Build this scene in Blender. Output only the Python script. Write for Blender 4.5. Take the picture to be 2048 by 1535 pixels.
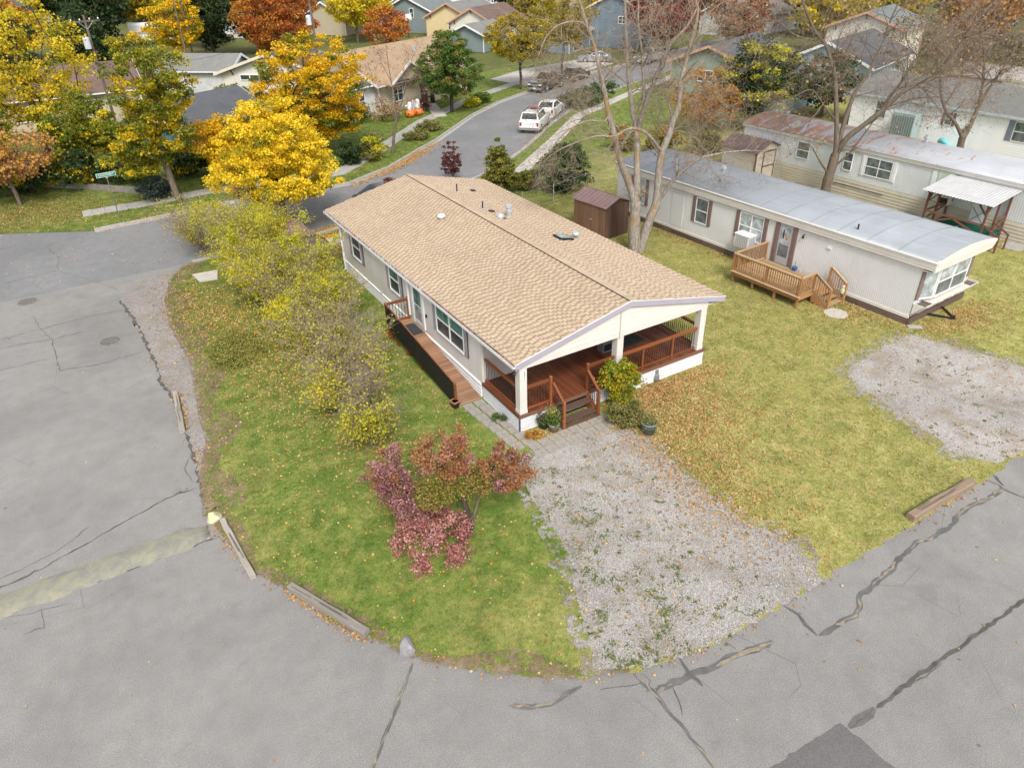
import bpy, bmesh, math, random
import numpy as np
from mathutils import Vector, Matrix

for o in list(bpy.data.objects): bpy.data.objects.remove(o)
SC = bpy.context.scene
COL = SC.collection
rad = math.radians

# ---------------------------------------------------------------- camera (drone, 15 m up)
cam = bpy.data.cameras.new('camera'); camo = bpy.data.objects.new('camera', cam); COL.objects.link(camo)
cam.sensor_fit = 'HORIZONTAL'; cam.sensor_width = 36; cam.lens = 1426.085/2048*36
cam.clip_start = .1; cam.clip_end = 4000
_p, _r, _y = rad(32.18276), rad(-1.39708), rad(30.64294)
fw = Vector((math.sin(_y)*math.cos(_p), math.cos(_y)*math.cos(_p), -math.sin(_p)))
rt = Vector((math.cos(_y), -math.sin(_y), 0)); up = rt.cross(fw)
r2 = rt*math.cos(_r)+up*math.sin(_r); u2 = up*math.cos(_r)-rt*math.sin(_r)
camo.matrix_world = Matrix(((r2.x,u2.x,-fw.x,0),(r2.y,u2.y,-fw.y,0),(r2.z,u2.z,-fw.z,15),(0,0,0,1)))
SC.camera = camo

# ---------------------------------------------------------------- sky, sun, exposure
SUN_EL, SUN_AZ = 48, 200          # azimuth clockwise from +Y
world = bpy.data.worlds.new('World'); SC.world = world; world.use_nodes = True
wn = world.node_tree.nodes; wl = world.node_tree.links
sky = wn.new('ShaderNodeTexSky'); sky.sky_type = 'NISHITA'; sky.sun_disc = False
sky.sun_elevation = rad(SUN_EL); sky.sun_rotation = rad(SUN_AZ)
sky.air_density = 1.0; sky.dust_density = 6.0; sky.ozone_density = .6; sky.altitude = 1400
hs = wn.new('ShaderNodeHueSaturation'); hs.inputs['Saturation'].default_value = .22
bg = wn['Background']; bg.inputs['Strength'].default_value = .13
wl.new(sky.outputs[0], hs.inputs['Color']); wl.new(hs.outputs[0], bg.inputs[0])
sun = bpy.data.lights.new('sun', 'SUN'); sun.energy = 1.5; sun.angle = rad(16); sun.color = (1, .95, .87)
suno = bpy.data.objects.new('sun', sun); COL.objects.link(suno)
_d = Vector((math.sin(rad(SUN_AZ))*math.cos(rad(SUN_EL)), math.cos(rad(SUN_AZ))*math.cos(rad(SUN_EL)), math.sin(rad(SUN_EL))))
suno.rotation_euler = _d.to_track_quat('Z', 'Y').to_euler(); suno.location = (0, 0, 60)
vs = SC.view_settings; vs.view_transform = 'Standard'; vs.look = 'None'; vs.gamma = 1; vs.use_curve_mapping = False
vs.exposure = 1.08
SC.render.resolution_x = 1024; SC.render.resolution_y = 767
SC.render.engine = 'CYCLES'
SC.cycles.max_bounces = 6; SC.cycles.diffuse_bounces = 3; SC.cycles.transparent_max_bounces = 8

# ---------------------------------------------------------------- helpers: materials
MATS = {}
def s2l(c):
    c = [x/255 for x in c]
    return tuple(x/12.92 if x <= .04045 else ((x+.055)/1.055)**2.4 for x in c)
class NT:
    "thin wrapper for one material's node tree"
    def __init__(s, name):
        s.m = bpy.data.materials.new(name); s.m.use_nodes = True; MATS[name] = s.m
        s.n = s.m.node_tree.nodes; s.l = s.m.node_tree.links; s.b = s.n['Principled BSDF']; s.out = s.n['Material Output']
    def new(s, t, **k):
        n = s.n.new(t)
        for a, v in k.items(): setattr(n, a, v)
        return n
    def link(s, a, b): s.l.new(a, b)
    def coord(s, kind='Object', scale=None):
        if kind == 'Position': o = s.new('ShaderNodeNewGeometry').outputs['Position']
        else: o = s.new('ShaderNodeTexCoord').outputs[kind]
        if scale:
            mp = s.new('ShaderNodeMapping'); mp.inputs['Scale'].default_value = scale; s.link(o, mp.inputs[0]); o = mp.outputs[0]
        return o
    def noise(s, co, scale, detail=4, rough=.6, dist=0):
        n = s.new('ShaderNodeTexNoise'); n.inputs['Scale'].default_value = scale; n.inputs['Detail'].default_value = detail
        n.inputs['Roughness'].default_value = rough; n.inputs['Distortion'].default_value = dist; s.link(co, n.inputs['Vector']); return n.outputs['Fac']
    def ramp(s, fac, stops, interp='LINEAR'):
        r = s.new('ShaderNodeValToRGB'); r.color_ramp.interpolation = interp; e = r.color_ramp.elements
        while len(e) < len(stops): e.new(.5)
        for i, (p, c) in enumerate(stops):
            e[i].position = p; e[i].color = (*(c if hasattr(c, '__len__') else (c, c, c)), 1)
        s.link(fac, r.inputs[0]); return r.outputs[0]
    def mix(s, fac, a, b, mode='MIX'):
        n = s.new('ShaderNodeMix', data_type='RGBA', blend_type=mode)
        if isinstance(fac, (int, float)): n.inputs[0].default_value = fac
        else: s.link(fac, n.inputs[0])
        for sock, v in ((n.inputs[6], a), (n.inputs[7], b)):
            if isinstance(v, (tuple, list)): sock.default_value = (*v, 1)
            else: s.link(v, sock)
        return n.outputs[2]
    def math(s, op, a, b=0.):
        n = s.new('ShaderNodeMath', operation=op)
        for i, v in enumerate((a, b)):
            if isinstance(v, (int, float)): n.inputs[i].default_value = v
            else: s.link(v, n.inputs[i])
        return n.outputs[0]
    def bump(s, h, strength=.3, dist=.02):
        n = s.new('ShaderNodeBump'); n.inputs['Strength'].default_value = strength; n.inputs['Distance'].default_value = dist
        s.link(h, n.inputs['Height']); s.link(n.outputs[0], s.b.inputs['Normal'])
    def col(s, c):
        if isinstance(c, (tuple, list)): s.b.inputs['Base Color'].default_value = (*c, 1)
        else: s.link(c, s.b.inputs['Base Color'])
    def done(s, rough=.7, spec=.3, metal=0):
        s.b.inputs['Roughness'].default_value = rough; s.b.inputs['Specular IOR Level'].default_value = spec; s.b.inputs['Metallic'].default_value = metal
        return s.m
def paint(name, c, rough=.6, var=.10, scale=3., spec=.3, metal=0, bump=0., bs=60, dirt=0., stretch=None):
    "painted or plastic surface: base colour with mottling, fine grain and some dirt stains"
    t = NT(name); co = t.coord('Object', stretch)
    n = t.noise(co, scale, 5); a = tuple(max(0, x*(1-var)) for x in c); b = tuple(min(1, x*(1+var)) for x in c)
    base = t.ramp(n, [(.3, a), (.7, b)])
    if dirt:
        d = t.ramp(t.noise(co, scale*.7, 8, .7, .4), [(.5, 0), (.75, 1)])
        base = t.mix(t.math('MULTIPLY', d, dirt), base, tuple(x*.45 for x in c))
    t.col(base)
    if bump: t.bump(t.noise(co, bs, 3), bump, .01)
    return t.done(rough, spec, metal)
def wood(name, c, rough=.55, var=.35, axis=0, spec=.35, wear=None):
    "board: grain along one local axis, tone changes from piece to piece"
    t = NT(name); sc = [18, 18, 18]; sc[axis] = .8
    co = t.coord('Object', tuple(sc)); oi = t.new('ShaderNodeObjectInfo').outputs['Random']
    ri = t.new('ShaderNodeNewGeometry').outputs['Random Per Island']
    n = t.noise(co, 1., 6, .65, .6)
    base = t.ramp(n, [(.25, tuple(x*(1-var) for x in c)), (.75, tuple(min(1, x*(1+var*.7)) for x in c))])
    tone = t.ramp(t.math('FRACT', t.math('ADD', oi, ri)), [(0, .74), (1, 1.22)])
    base = t.mix(1., base, tone, 'MULTIPLY')
    if wear:
        w = t.ramp(t.noise(t.coord('Object'), 1.3, 6, .7), [(.45, 0), (.7, 1)])
        base = t.mix(t.math('MULTIPLY', w, .7), base, wear)
    t.col(base); t.bump(n, .25, .006)
    return t.done(rough, spec)
def leafmat(name, cols, rough=.55, trans=.35, nscale=.9, nmix=.5):
    "foliage: every leaf its own colour from a palette, palette drifting from bough to bough"
    t = NT(name)
    ri = t.new('ShaderNodeNewGeometry').outputs['Random Per Island']
    n = t.noise(t.coord('Position'), nscale, 3, .6)
    n = t.ramp(n, [(.3, 0), (.7, 1)])
    f = t.math('ADD', t.math('MULTIPLY', ri, 1-nmix), t.math('MULTIPLY', n, nmix))
    k = len(cols); base = t.ramp(f, [(.08+.84*i/(k-1), c) for i, c in enumerate(cols)])
    t.col(base); t.done(rough, .25)
    tr = t.new('ShaderNodeBsdfTranslucent'); t.link(base, tr.inputs[0])
    mx = t.new('ShaderNodeMixShader'); mx.inputs[0].default_value = trans
    t.link(t.b.outputs[0], mx.inputs[1]); t.link(tr.outputs[0], mx.inputs[2]); t.link(mx.outputs[0], t.out.inputs[0])
    return t.m
def glass(name, c=(.03,.04,.045), rough=.06):
    t = NT(name); n = t.noise(t.coord('Object'), 2.5, 2)
    t.col(t.ramp(n, [(.35, tuple(x*.6 for x in c)), (.7, tuple(x*1.5 for x in c))]))
    return t.done(rough, .6)

# ---------------------------------------------------------------- helpers: meshes
class MB:
    "collects boxes, bars, tubes ... that become ONE mesh object"
    def __init__(s): s.v = []; s.f = []
    def add(s, vs_, fs):
        k = len(s.v); s.v += [tuple(p) for p in vs_]; s.f += [tuple(i+k for i in f) for f in fs]; return s
    def box(s, x0, y0, z0, x1, y1, z1):
        return s.add([(x0,y0,z0),(x1,y0,z0),(x1,y1,z0),(x0,y1,z0),(x0,y0,z1),(x1,y0,z1),(x1,y1,z1),(x0,y1,z1)],
                     [(0,3,2,1),(4,5,6,7),(0,1,5,4),(1,2,6,5),(2,3,7,6),(3,0,4,7)])
    def hexa(s, p8): return s.add(p8, [(0,3,2,1),(4,5,6,7),(0,1,5,4),(1,2,6,5),(2,3,7,6),(3,0,4,7)])
    def bar(s, p, q, w, h, upv=(0,0,1)):
        p = Vector(p); q = Vector(q); d = (q-p).normalized(); u = Vector(upv)
        sd = d.cross(u)
        if sd.length < 1e-4: sd = d.cross(Vector((0,1,0)))
        sd.normalize(); u = sd.cross(d); a = sd*w/2; b = u*h/2
        return s.hexa([p-a-b, p+a-b, q+a-b, q-a-b, p-a+b, p+a+b, q+a+b, q-a+b])
    def tube(s, pts, r, n=6, cap=True):
        pts = [Vector(p) for p in pts]; m = len(pts)
        rs = r if hasattr(r, '__len__') else [r]*m
        k = len(s.v); prev = None
        for i, p in enumerate(pts):
            d = (pts[min(i+1, m-1)]-pts[max(i-1, 0)])
            d = d.normalized() if d.length > 1e-9 else Vector((0,0,1))
            if prev is None: a = d.orthogonal().normalized()
            else:
                a = prev-d*prev.dot(d)
                a = a.normalized() if a.length > 1e-6 else d.orthogonal().normalized()
            prev = a; b = d.cross(a)
            for j in range(n):
                t = 2*math.pi*j/n; s.v.append(tuple(p+(a*math.cos(t)+b*math.sin(t))*rs[i]))
        for i in range(m-1):
            for j in range(n):
                s.f.append((k+i*n+j, k+i*n+(j+1)%n, k+(i+1)*n+(j+1)%n, k+(i+1)*n+j))
        if cap:
            s.f.append(tuple(k+j for j in range(n))[::-1]); s.f.append(tuple(k+(m-1)*n+j for j in range(n)))
        return s
    def prism(s, poly, z0, z1):
        n = len(poly)
        return s.add([(x,y,z0) for x,y in poly]+[(x,y,z1) for x,y in poly],
                     [tuple(range(n))[::-1], tuple(range(n,2*n))]+[(i,(i+1)%n,n+(i+1)%n,n+i) for i in range(n)])
    def ext(s, prof, axis, a0, a1):
        "profile of (u,z) swept along x (u=y) or along y (u=x)"
        n = len(prof); P = (lambda u,z,a: (a,u,z)) if axis == 'x' else (lambda u,z,a: (u,a,z))
        return s.add([P(u,z,a0) for u,z in prof]+[P(u,z,a1) for u,z in prof],
                     [tuple(range(n))[::-1], tuple(range(n,2*n))]+[(i,(i+1)%n,n+(i+1)%n,n+i) for i in range(n)])
    def lathe(s, prof, n=16, c=(0,0,0)):
        k = len(s.v)
        for r, z in prof:
            for j in range(n):
                t = 2*math.pi*j/n; s.v.append((c[0]+r*math.cos(t), c[1]+r*math.sin(t), c[2]+z))
        m = len(prof)
        for i in range(m-1):
            for j in range(n): s.f.append((k+i*n+j, k+i*n+(j+1)%n, k+(i+1)*n+(j+1)%n, k+(i+1)*n+j))
        s.f.append(tuple(k+j for j in range(n))[::-1]); s.f.append(tuple(k+(m-1)*n+j for j in range(n)))
        return s
    def mesh(s, name, mat, smooth=False):
        me = bpy.data.meshes.new(name); me.from_pydata(s.v, [], s.f); me.update()
        bm = bmesh.new(); bm.from_mesh(me); bmesh.ops.recalc_face_normals(bm, faces=bm.faces); bm.to_mesh(me); bm.free()
        me.materials.append(mat)
        if smooth: me.polygons.foreach_set('use_smooth', [True]*len(me.polygons))
        return me
def B(*a): return MB().box(*a)
def link(name, me, parent=None, loc=(0,0,0), rz=0):
    o = bpy.data.objects.new(name, me); COL.objects.link(o); o.location = loc; o.rotation_euler = (0,0,rz)
    if parent is not None: o.parent = parent
    return o
def obj(name, mb, mat, parent=None, smooth=False, loc=(0,0,0), rz=0):
    return link(name, mb.mesh(name, mat, smooth), parent, loc, rz)
def tag(o, label=None, cat=None, group=None, kind=None):
    for k, v in (('label', label), ('category', cat), ('group', group), ('kind', kind)):
        if v: o[k] = v
    return o
def thing(name, label, cat, loc=(0,0,0), rz=0, group=None):
    o = bpy.data.objects.new(name, None); COL.objects.link(o); o.empty_display_size = .2
    o.location = (*loc[:2], loc[2] if len(loc) > 2 else 0); o.rotation_euler = (0,0,rad(rz))
    return tag(o, label, cat, group)
def copy_tree(o, parent=None):
    c = o.copy(); COL.objects.link(c); c.parent = parent
    for ch in list(o.children): copy_tree(ch, c)
    return c
def polys_mesh(name, V, mat, smooth=False):
    "V: numpy (n, k, 3) - n separate k-gons, built fast"
    n, k = V.shape[:2]; me = bpy.data.meshes.new(name)
    me.vertices.add(n*k); me.vertices.foreach_set('co', V.astype(np.float32).ravel())
    me.loops.add(n*k); me.loops.foreach_set('vertex_index', np.arange(n*k, dtype=np.int32))
    me.polygons.add(n); me.polygons.foreach_set('loop_start', np.arange(0, n*k, k, dtype=np.int32))
    me.polygons.foreach_set('loop_total', np.full(n, k, np.int32))
    me.update(calc_edges=True); me.materials.append(mat)
    return me
def leaves_at(P, size, rng, upbias=.6, fold=.25, flat=False):
    "leaf quads (folded rhombs) at points P (n,3)"
    n = len(P); nr = rng.normal(size=(n,3)); nr[:,2] = nr[:,2]*.7+upbias
    if flat: nr = rng.normal(size=(n,3))*.28; nr[:,2] = 1
    nr /= np.linalg.norm(nr, axis=1)[:,None]
    a = rng.normal(size=(n,3)); a -= nr*(a*nr).sum(1)[:,None]; a /= np.linalg.norm(a, axis=1)[:,None]
    b = np.cross(nr, a); s = size*(.6+.8*rng.random(n))[:,None]; w = .36+.18*rng.random(n)[:,None]
    return np.stack([P-a*s*.5, P+b*s*w+nr*s*fold*.4, P+a*s*.5-nr*s*fold*.3, P-b*s*w+nr*s*fold*.4], 1)
def inside(poly, P):
    "even-odd test, P (n,2)"
    x, y = P[:,0], P[:,1]; r = np.zeros(len(P), bool); n = len(poly)
    for i in range(n):
        (x0,y0),(x1,y1) = poly[i], poly[(i+1)%n]
        if y0 == y1: continue
        r ^= ((y0 > y) != (y1 > y)) & (x < (x1-x0)*(y-y0)/(y1-y0)+x0)
    return r
def ragged(poly, amp=.1, step=.35, seed=1, keep=lambda p,q: False):
    "resample a polygon and roughen its edge"
    rg = random.Random(seed); out = []; n = len(poly)
    for i in range(n):
        p, q = poly[i], poly[(i+1)%n]; L = math.dist(p, q)
        if keep(p, q) or L > 40: out.append(p); continue
        m = max(1, int(L/step))
        for j in range(m):
            t = j/m; x = p[0]+(q[0]-p[0])*t; y = p[1]+(q[1]-p[1])*t
            out.append((x+rg.uniform(-amp, amp), y+rg.uniform(-amp, amp)))
    return out
def sheet(name, poly, z, mat, kind='structure', label=None, thick=0):
    me = bpy.data.meshes.new(name); bm = bmesh.new()
    f = bm.faces.new([bm.verts.new((x, y, z)) for x, y in poly])
    if thick:
        r = bmesh.ops.extrude_face_region(bm, geom=[f])
        for v in [g for g in r['geom'] if isinstance(g, bmesh.types.BMVert)]: v.co.z -= thick
    bmesh.ops.triangulate(bm, faces=[q for q in bm.faces if len(q.verts) > 4])
    bmesh.ops.recalc_face_normals(bm, faces=bm.faces)
    if not thick and bm.faces[:][0].normal.z < 0: bmesh.ops.reverse_faces(bm, faces=bm.faces)
    bm.to_mesh(me); bm.free(); me.materials.append(mat)
    return tag(link(name, me), label, kind=kind)
def offset(path, d):
    "polyline shifted sideways by d (left positive)"
    out = []
    for i, p in enumerate(path):
        a = path[max(0, i-1)]; b = path[min(len(path)-1, i+1)]
        t = Vector((b[0]-a[0], b[1]-a[1])).normalized(); out.append((p[0]-t.y*d, p[1]+t.x*d))
    return out
def resample(path, step):
    out = []; carry = 0
    for p, q in zip(path, path[1:]):
        L = math.dist(p, q); m = max(1, round(L/step))
        out += [(p[0]+(q[0]-p[0])*j/m, p[1]+(q[1]-p[1])*j/m) for j in range(m)]
    return out+[path[-1]]

# ---------------------------------------------------------------- ground materials
def mat_asphalt(name, c, speck=.38, stain=.6):
    t = NT(name); co = t.coord('Position')
    big = t.noise(co, .16, 6, .62, .4); mid = t.noise(co, 1.7, 6, .7); fine = t.noise(co, 46, 2, .6)
    base = t.ramp(big, [(.3, tuple(x*.82 for x in c)), (.72, tuple(x*1.13 for x in c))])
    base = t.mix(.55, base, t.ramp(mid, [(.3, .82), (.7, 1.14)]), 'MULTIPLY')
    base = t.mix(.5, base, t.ramp(t.noise(co, 14, 4, .7), [(.3, .86), (.7, 1.12)]), 'MULTIPLY')
    base = t.mix(1., base, t.ramp(fine, [(.32, 1-speck), (.5, 1), (.68, 1+speck*.9)]), 'MULTIPLY')
    st = t.ramp(t.noise(co, .55, 4, .5, 1.2), [(.62, 0), (.78, 1)])
    base = t.mix(t.math('MULTIPLY', st, stain*.7), base, tuple(x*.55 for x in c))
    vo = t.new('ShaderNodeTexVoronoi'); vo.inputs['Scale'].default_value = 1.1; t.link(co, vo.inputs['Vector'])
    sp = t.ramp(vo.outputs['Distance'], [(.035, 1), (.06, 0)])
    sp = t.math('MULTIPLY', sp, t.ramp(t.noise(co, .4, 2), [(.52, 0), (.58, .8)]))
    base = t.mix(sp, base, tuple(x*.35 for x in c))
    ct = t.noise(co, 1.3, 3, .6)      # hairline crazing
    v2 = t.new('ShaderNodeTexVoronoi', feature='DISTANCE_TO_EDGE'); v2.inputs['Scale'].default_value = .33; v2.inputs['Randomness'].default_value = 1
    wob = t.mix(.16, co, t.new('ShaderNodeTexNoise').outputs['Color'], 'ADD'); t.link(wob, v2.inputs['Vector'])
    ln = t.ramp(v2.outputs['Distance'], [(.0012, 1), (.0035, 0)])
    ln = t.math('MULTIPLY', ln, t.ramp(t.noise(co, .22, 2), [(.5, 0), (.6, .7)]))
    base = t.mix(ln, base, tuple(x*.4 for x in c))
    t.col(base); t.bump(fine, .5, .01)
    return t.done(.9, .25)
def mat_ground(name, stops, s1=.5, s2=6, s3=60, bump=.6):
    t = NT(name); co = t.coord('Position')
    a = t.noise(co, s1, 5, .6, .3); b = t.noise(co, s2, 4, .65); c = t.noise(co, s3, 2, .6)
    f = t.math('ADD', t.math('MULTIPLY', a, .55), t.math('MULTIPLY', b, .45))
    base = t.ramp(f, stops); base = t.mix(1., base, t.ramp(c, [(.3, .68), (.7, 1.3)]), 'MULTIPLY')
    t.col(base); t.bump(c, bump, .03); return t.done(.95, .15)
def mat_lawn(name):
    "lush green on the corner lot drifting to dry yellow-olive on the front lawn"
    t = NT(name); geo = t.new('ShaderNodeNewGeometry'); co = geo.outputs['Position']; ri = geo.outputs['Random Per Island']
    sx = t.new('ShaderNodeSeparateXYZ'); t.link(co, sx.inputs[0])
    n1 = t.noise(co, .28, 5, .6, .5); n2 = t.noise(co, 1.6, 5, .65, .3); n3 = t.noise(co, 40, 2)
    dry = t.math('ADD', t.math('MULTIPLY', t.math('SUBTRACT', sx.outputs[0], 9.2), .115), t.math('MULTIPLY', t.math('SUBTRACT', n1, .5), 2.2))
    dry = t.math('ADD', dry, t.math('MULTIPLY', t.math('MAXIMUM', t.math('SUBTRACT', 4.2, sx.outputs[0]), 0), .42)); dry = t.math('ADD', dry, t.math('MULTIPLY', t.math('MAXIMUM', t.math('SUBTRACT', 14, sx.outputs[1]), 0), .16))
    dry = t.math('SUBTRACT', dry, t.math('MULTIPLY', t.math('MAXIMUM', t.math('SUBTRACT', sx.outputs[1], 33), 0), .22))
    dry = t.ramp(dry, [(0, 0), (1, 1)])
    grn = t.ramp(n2, [(.28, (.068,.118,.018)), (.48, (.118,.160,.032)), (.62, (.185,.200,.052)), (.8, (.280,.250,.090))])
    yel = t.ramp(n2, [(.25, (.165,.185,.048)), (.45, (.235,.230,.070)), (.62, (.300,.272,.098)), (.8, (.365,.325,.145))])
    base = t.mix(dry, grn, yel)
    base = t.mix(1., base, t.ramp(t.noise(co, .75, 4, .6, .8), [(.3, .84), (.5, 1.0), (.7, 1.08)]), 'MULTIPLY')
    base = t.mix(1., base, t.ramp(t.noise(co, 7, 5, .7), [(.3, .78), (.7, 1.2)]), 'MULTIPLY')
    base = t.mix(1., base, t.ramp(n3, [(.3, .72), (.7, 1.25)]), 'MULTIPLY')
    base = t.mix(1., base, t.ramp(ri, [(0, .72), (1, 1.32)]), 'MULTIPLY')
    t.col(base); t.bump(n3, .5, .03); return t.done(.9, .15)
def mat_gravel(name, sc=42, tint=(.375,.358,.342)):
    t = NT(name); co = t.coord('Position')
    v = t.new('ShaderNodeTexVoronoi'); v.inputs['Scale'].default_value = sc; t.link(co, v.inputs['Vector'])
    sp = t.new('ShaderNodeSeparateColor'); t.link(v.outputs['Color'], sp.inputs[0])
    g = t.ramp(sp.outputs[0], [(0, tuple(x*.62 for x in tint)), (.45, tint), (.8, tuple(x*1.2 for x in tint)), (1, tuple(x*1.5 for x in tint))])
    warm = t.ramp(sp.outputs[1], [(.72, 0), (.8, .5)]); g = t.mix(warm, g, (.34,.27,.21))
    dirt = t.ramp(t.noise(co, .8, 6, .65, .4), [(.46, 0), (.68, .75)]); g = t.mix(dirt, g, (.235,.19,.135))
    n = t.noise(co, .3, 4); g = t.mix(1., g, t.ramp(n, [(.3, .85), (.7, 1.12)]), 'MULTIPLY')
    t.col(g); t.bump(v.outputs['Distance'], .9, .02); return t.done(.95, .2)
ASPH = mat_asphalt('court_asphalt', (.240,.232,.222)); STRA = mat_asphalt('street_asphalt', (.200,.200,.203), .25, .35)
LAWN = mat_lawn('lawn_grass'); GRAV = mat_gravel('grey_gravel'); SHLD = mat_gravel('shoulder_gravel', 30, (.26,.245,.235))
FARG = mat_ground('far_ground', [(.3, (.055,.085,.018)), (.5, (.11,.12,.035)), (.7, (.2,.15,.075))], .15, 1.5, 20)
CONC = paint('pale_concrete', (.46,.43,.39), .9, .12, 2.2, .2, bump=.4, dirt=.3)
CONC2 = paint('weathered_concrete', (.36,.345,.325), .9, .14, 2.5, .2, bump=.4, dirt=.45)
TAR = paint('black_tar_seal', (.118,.116,.114), .75, .3, 2, .3, bump=.3)
CRACK = paint('dark_crack', (.105,.098,.09), .95, .3, 3, .1)
CRUMB = paint('sandy_crack_fill', (.25,.21,.155), .95, .3, 7, .1, bump=.5)
LEAFY = leafmat('fallen_yellow_leaves', [(.30,.10,.02), (.52,.24,.03), (.62,.36,.05), (.60,.42,.16), (.42,.27,.13)], .8, .1, .8, .25)
LEAFT = leafmat('fallen_tan_leaves', [(.20,.085,.03), (.40,.18,.055), (.50,.30,.12), (.54,.39,.20), (.46,.25,.07)], .8, .1, .8, .25)

# ---------------------------------------------------------------- ground, court road, street
G0 = tag(obj('ground', MB().add([(-1500,-300,-.06),(1500,-300,-.06),(1500,2500,-.06),(-1500,2500,-.06)], [(0,1,2,3)]), FARG), 'wide flat ground under trees and houses', kind='structure')
court = sheet('court_road', [(-60,-30),(90,-30),(90,8.5),(12,8.5),(9,13),(4,17),(4,41.3),(-60,41.3)], 0, ASPH, label='worn grey asphalt of the court road')
KF = [(-16.48,59.38),(-5.3,52.73),(-0.23,49.87),(2.98,50.1),(7.79,50.64),(12.75,49.97),(16.47,50.08),(20.53,52.3),(24.77,55.91),(27.38,58.0),(34.62,64.89),(39.91,68.86),(45.51,71.96),(56.79,77.41),(66.5,80.5),(76.0,84.5),(100.0,93.0)]
KN = [(3.9,41.05),(10.0,41.1),(13.0,41.6),(20.0,43.6),(26.0,46.72),(29.86,49.31),(33.2,52.01),(37.83,56.35),(42.71,60.2),(47.11,63.64),(55.72,67.81),(66.0,72.3),(76.0,76.0),(100.0,84.0)]
STREET = [(-60,41.2)]+KN+KF[::-1]+[(-60,50.2)]
street = sheet('street', STREET, .004, STRA, label='grey asphalt street winding up between the houses')
def kerb(name, path, w, h, mat, side, label):
    m = MB(); a = offset(path, side*w); n = len(path)
    pr = [(p[0],p[1],0) for p in path]; k = 0
    V = []
    for p, q in zip(path, a): V += [(p[0],p[1],-.02),(p[0],p[1],h),(q[0],q[1],h),(q[0],q[1],-.02)]
    F = [(4*i+j, 4*i+(j+1)%4, 4*i+4+(j+1)%4, 4*i+4+j) for i in range(n-1) for j in range(4)]
    m.add(V, F+[(3,2,1,0), (4*n-4,4*n-3,4*n-2,4*n-1)])
    o = obj(name, m, mat); tag(o, label, kind='structure')
    g = MB(); b = offset(path, -side*.32)                       # concrete gutter pan
    for i in range(n-1): g.add([(*path[i],.009),(*path[i+1],.009),(*b[i+1],.009),(*b[i],.009)], [(0,1,2,3)])
    obj('gutter_pan', g, mat, o)
    return o
KFs = resample(KF[2:], 2.2); KNs = resample(KN[:12], 2.2)
kerb('kerb', KFs, .16, .14, CONC2, 1, 'concrete kerb on the far side of the street')
kerb('kerb', KNs, .16, .14, CONC2, -1, 'concrete kerb on the near side of the street behind the house')

# lots: lawns as slightly raised sheets with ragged edges
LOT = [(0.29,19.17),(0.47,18.27),(0.95,16.07),(1.58,14.81),(2.17,13.25),(2.85,12.17),(3.44,11.19),(3.85,10.76),(4.75,9.86),(5.69,9.1),(6.69,8.44),(7.8,7.93),(10.19,7.35),(12.5,7.37),(24.0,7.36)]
LOT = LOT+[(90,7.4),(90,60)]+offset(KN[:12], -.15)[::-1]+[(3.53,40.83),(2.53,39.07),(1.89,36.58),(1.63,33.53),(1.78,29.57),(1.55,27.34),(1.42,26.13),(1.29,25.0),(1.19,23.2),(0.6,21.27)]
LOTR = ragged(LOT, .09, .3, 3)
lawn = sheet('lawn', LOTR, .035, LAWN, label='lawn of the corner lot, green by the hedge and yellowing in front', thick=.06)
SHO = ragged([(3.91,41.08),(1.53,39.75),(-0.12,37.93),(0.32,32.66),(0.36,28.13),(0.67,26.62),(0.56,23.96),(0.43,21.07),(0.74,21.02),(1.34,23.1),(2.08,25.7),(2.78,29.94),(3.26,35.66),(3.97,39.28)], .1, .3, 8)
sheet('road_shoulder', SHO, .014, SHLD, label='crumbling gravel shoulder along the court road')
FAR = [(-60,60),(-60,50.3)]+offset(KF[:16], .15)+[(110,140),(-60,140)]
FARL = [(-60,50.35),(-9,49.9)]+offset(KF[1:15], .14)+[(60,90),(40,86),(-60,72)]
sheet('verge', FARL, .03, LAWN, label='leaf-strewn grass on the far side of the street', thick=.06)
DRV = ragged([(11.48,16.52),(13.2,16.19),(14.27,15.0),(14.05,14.18),(14.06,13.36),(13.84,11.85),(13.99,10.92),(13.97,9.89),(14.38,8.76),(14.39,7.73),(13.91,7.35),(12.51,7.33),(10.16,7.33),(7.78,7.91),(7.05,8.32),(7.63,9.42),(8.13,10.65),(8.73,12.02),(9.02,13.31),(9.25,14.66),(9.58,15.94),(10.58,16.26)], .11, .22, 5)
sheet('gravel_driveway', DRV, .041, GRAV, label='pale grey gravel driveway in front of the porch steps')
DR2 = ragged([(23.67,13.95),(26.51,14.4),(28.53,14.38),(29.19,12.99),(29.85,10.35),(30.5,7.94),(27.7,6.7),(24.23,7.42),(22.9,7.65),(22.49,8.07),(22.32,8.82),(22.63,9.92),(22.79,11.37),(23.05,12.82)], .12, .25, 6)
sheet('gravel_parking_pad', DR2, .041, GRAV, label='grey gravel parking pad beside the front lawn')

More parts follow.
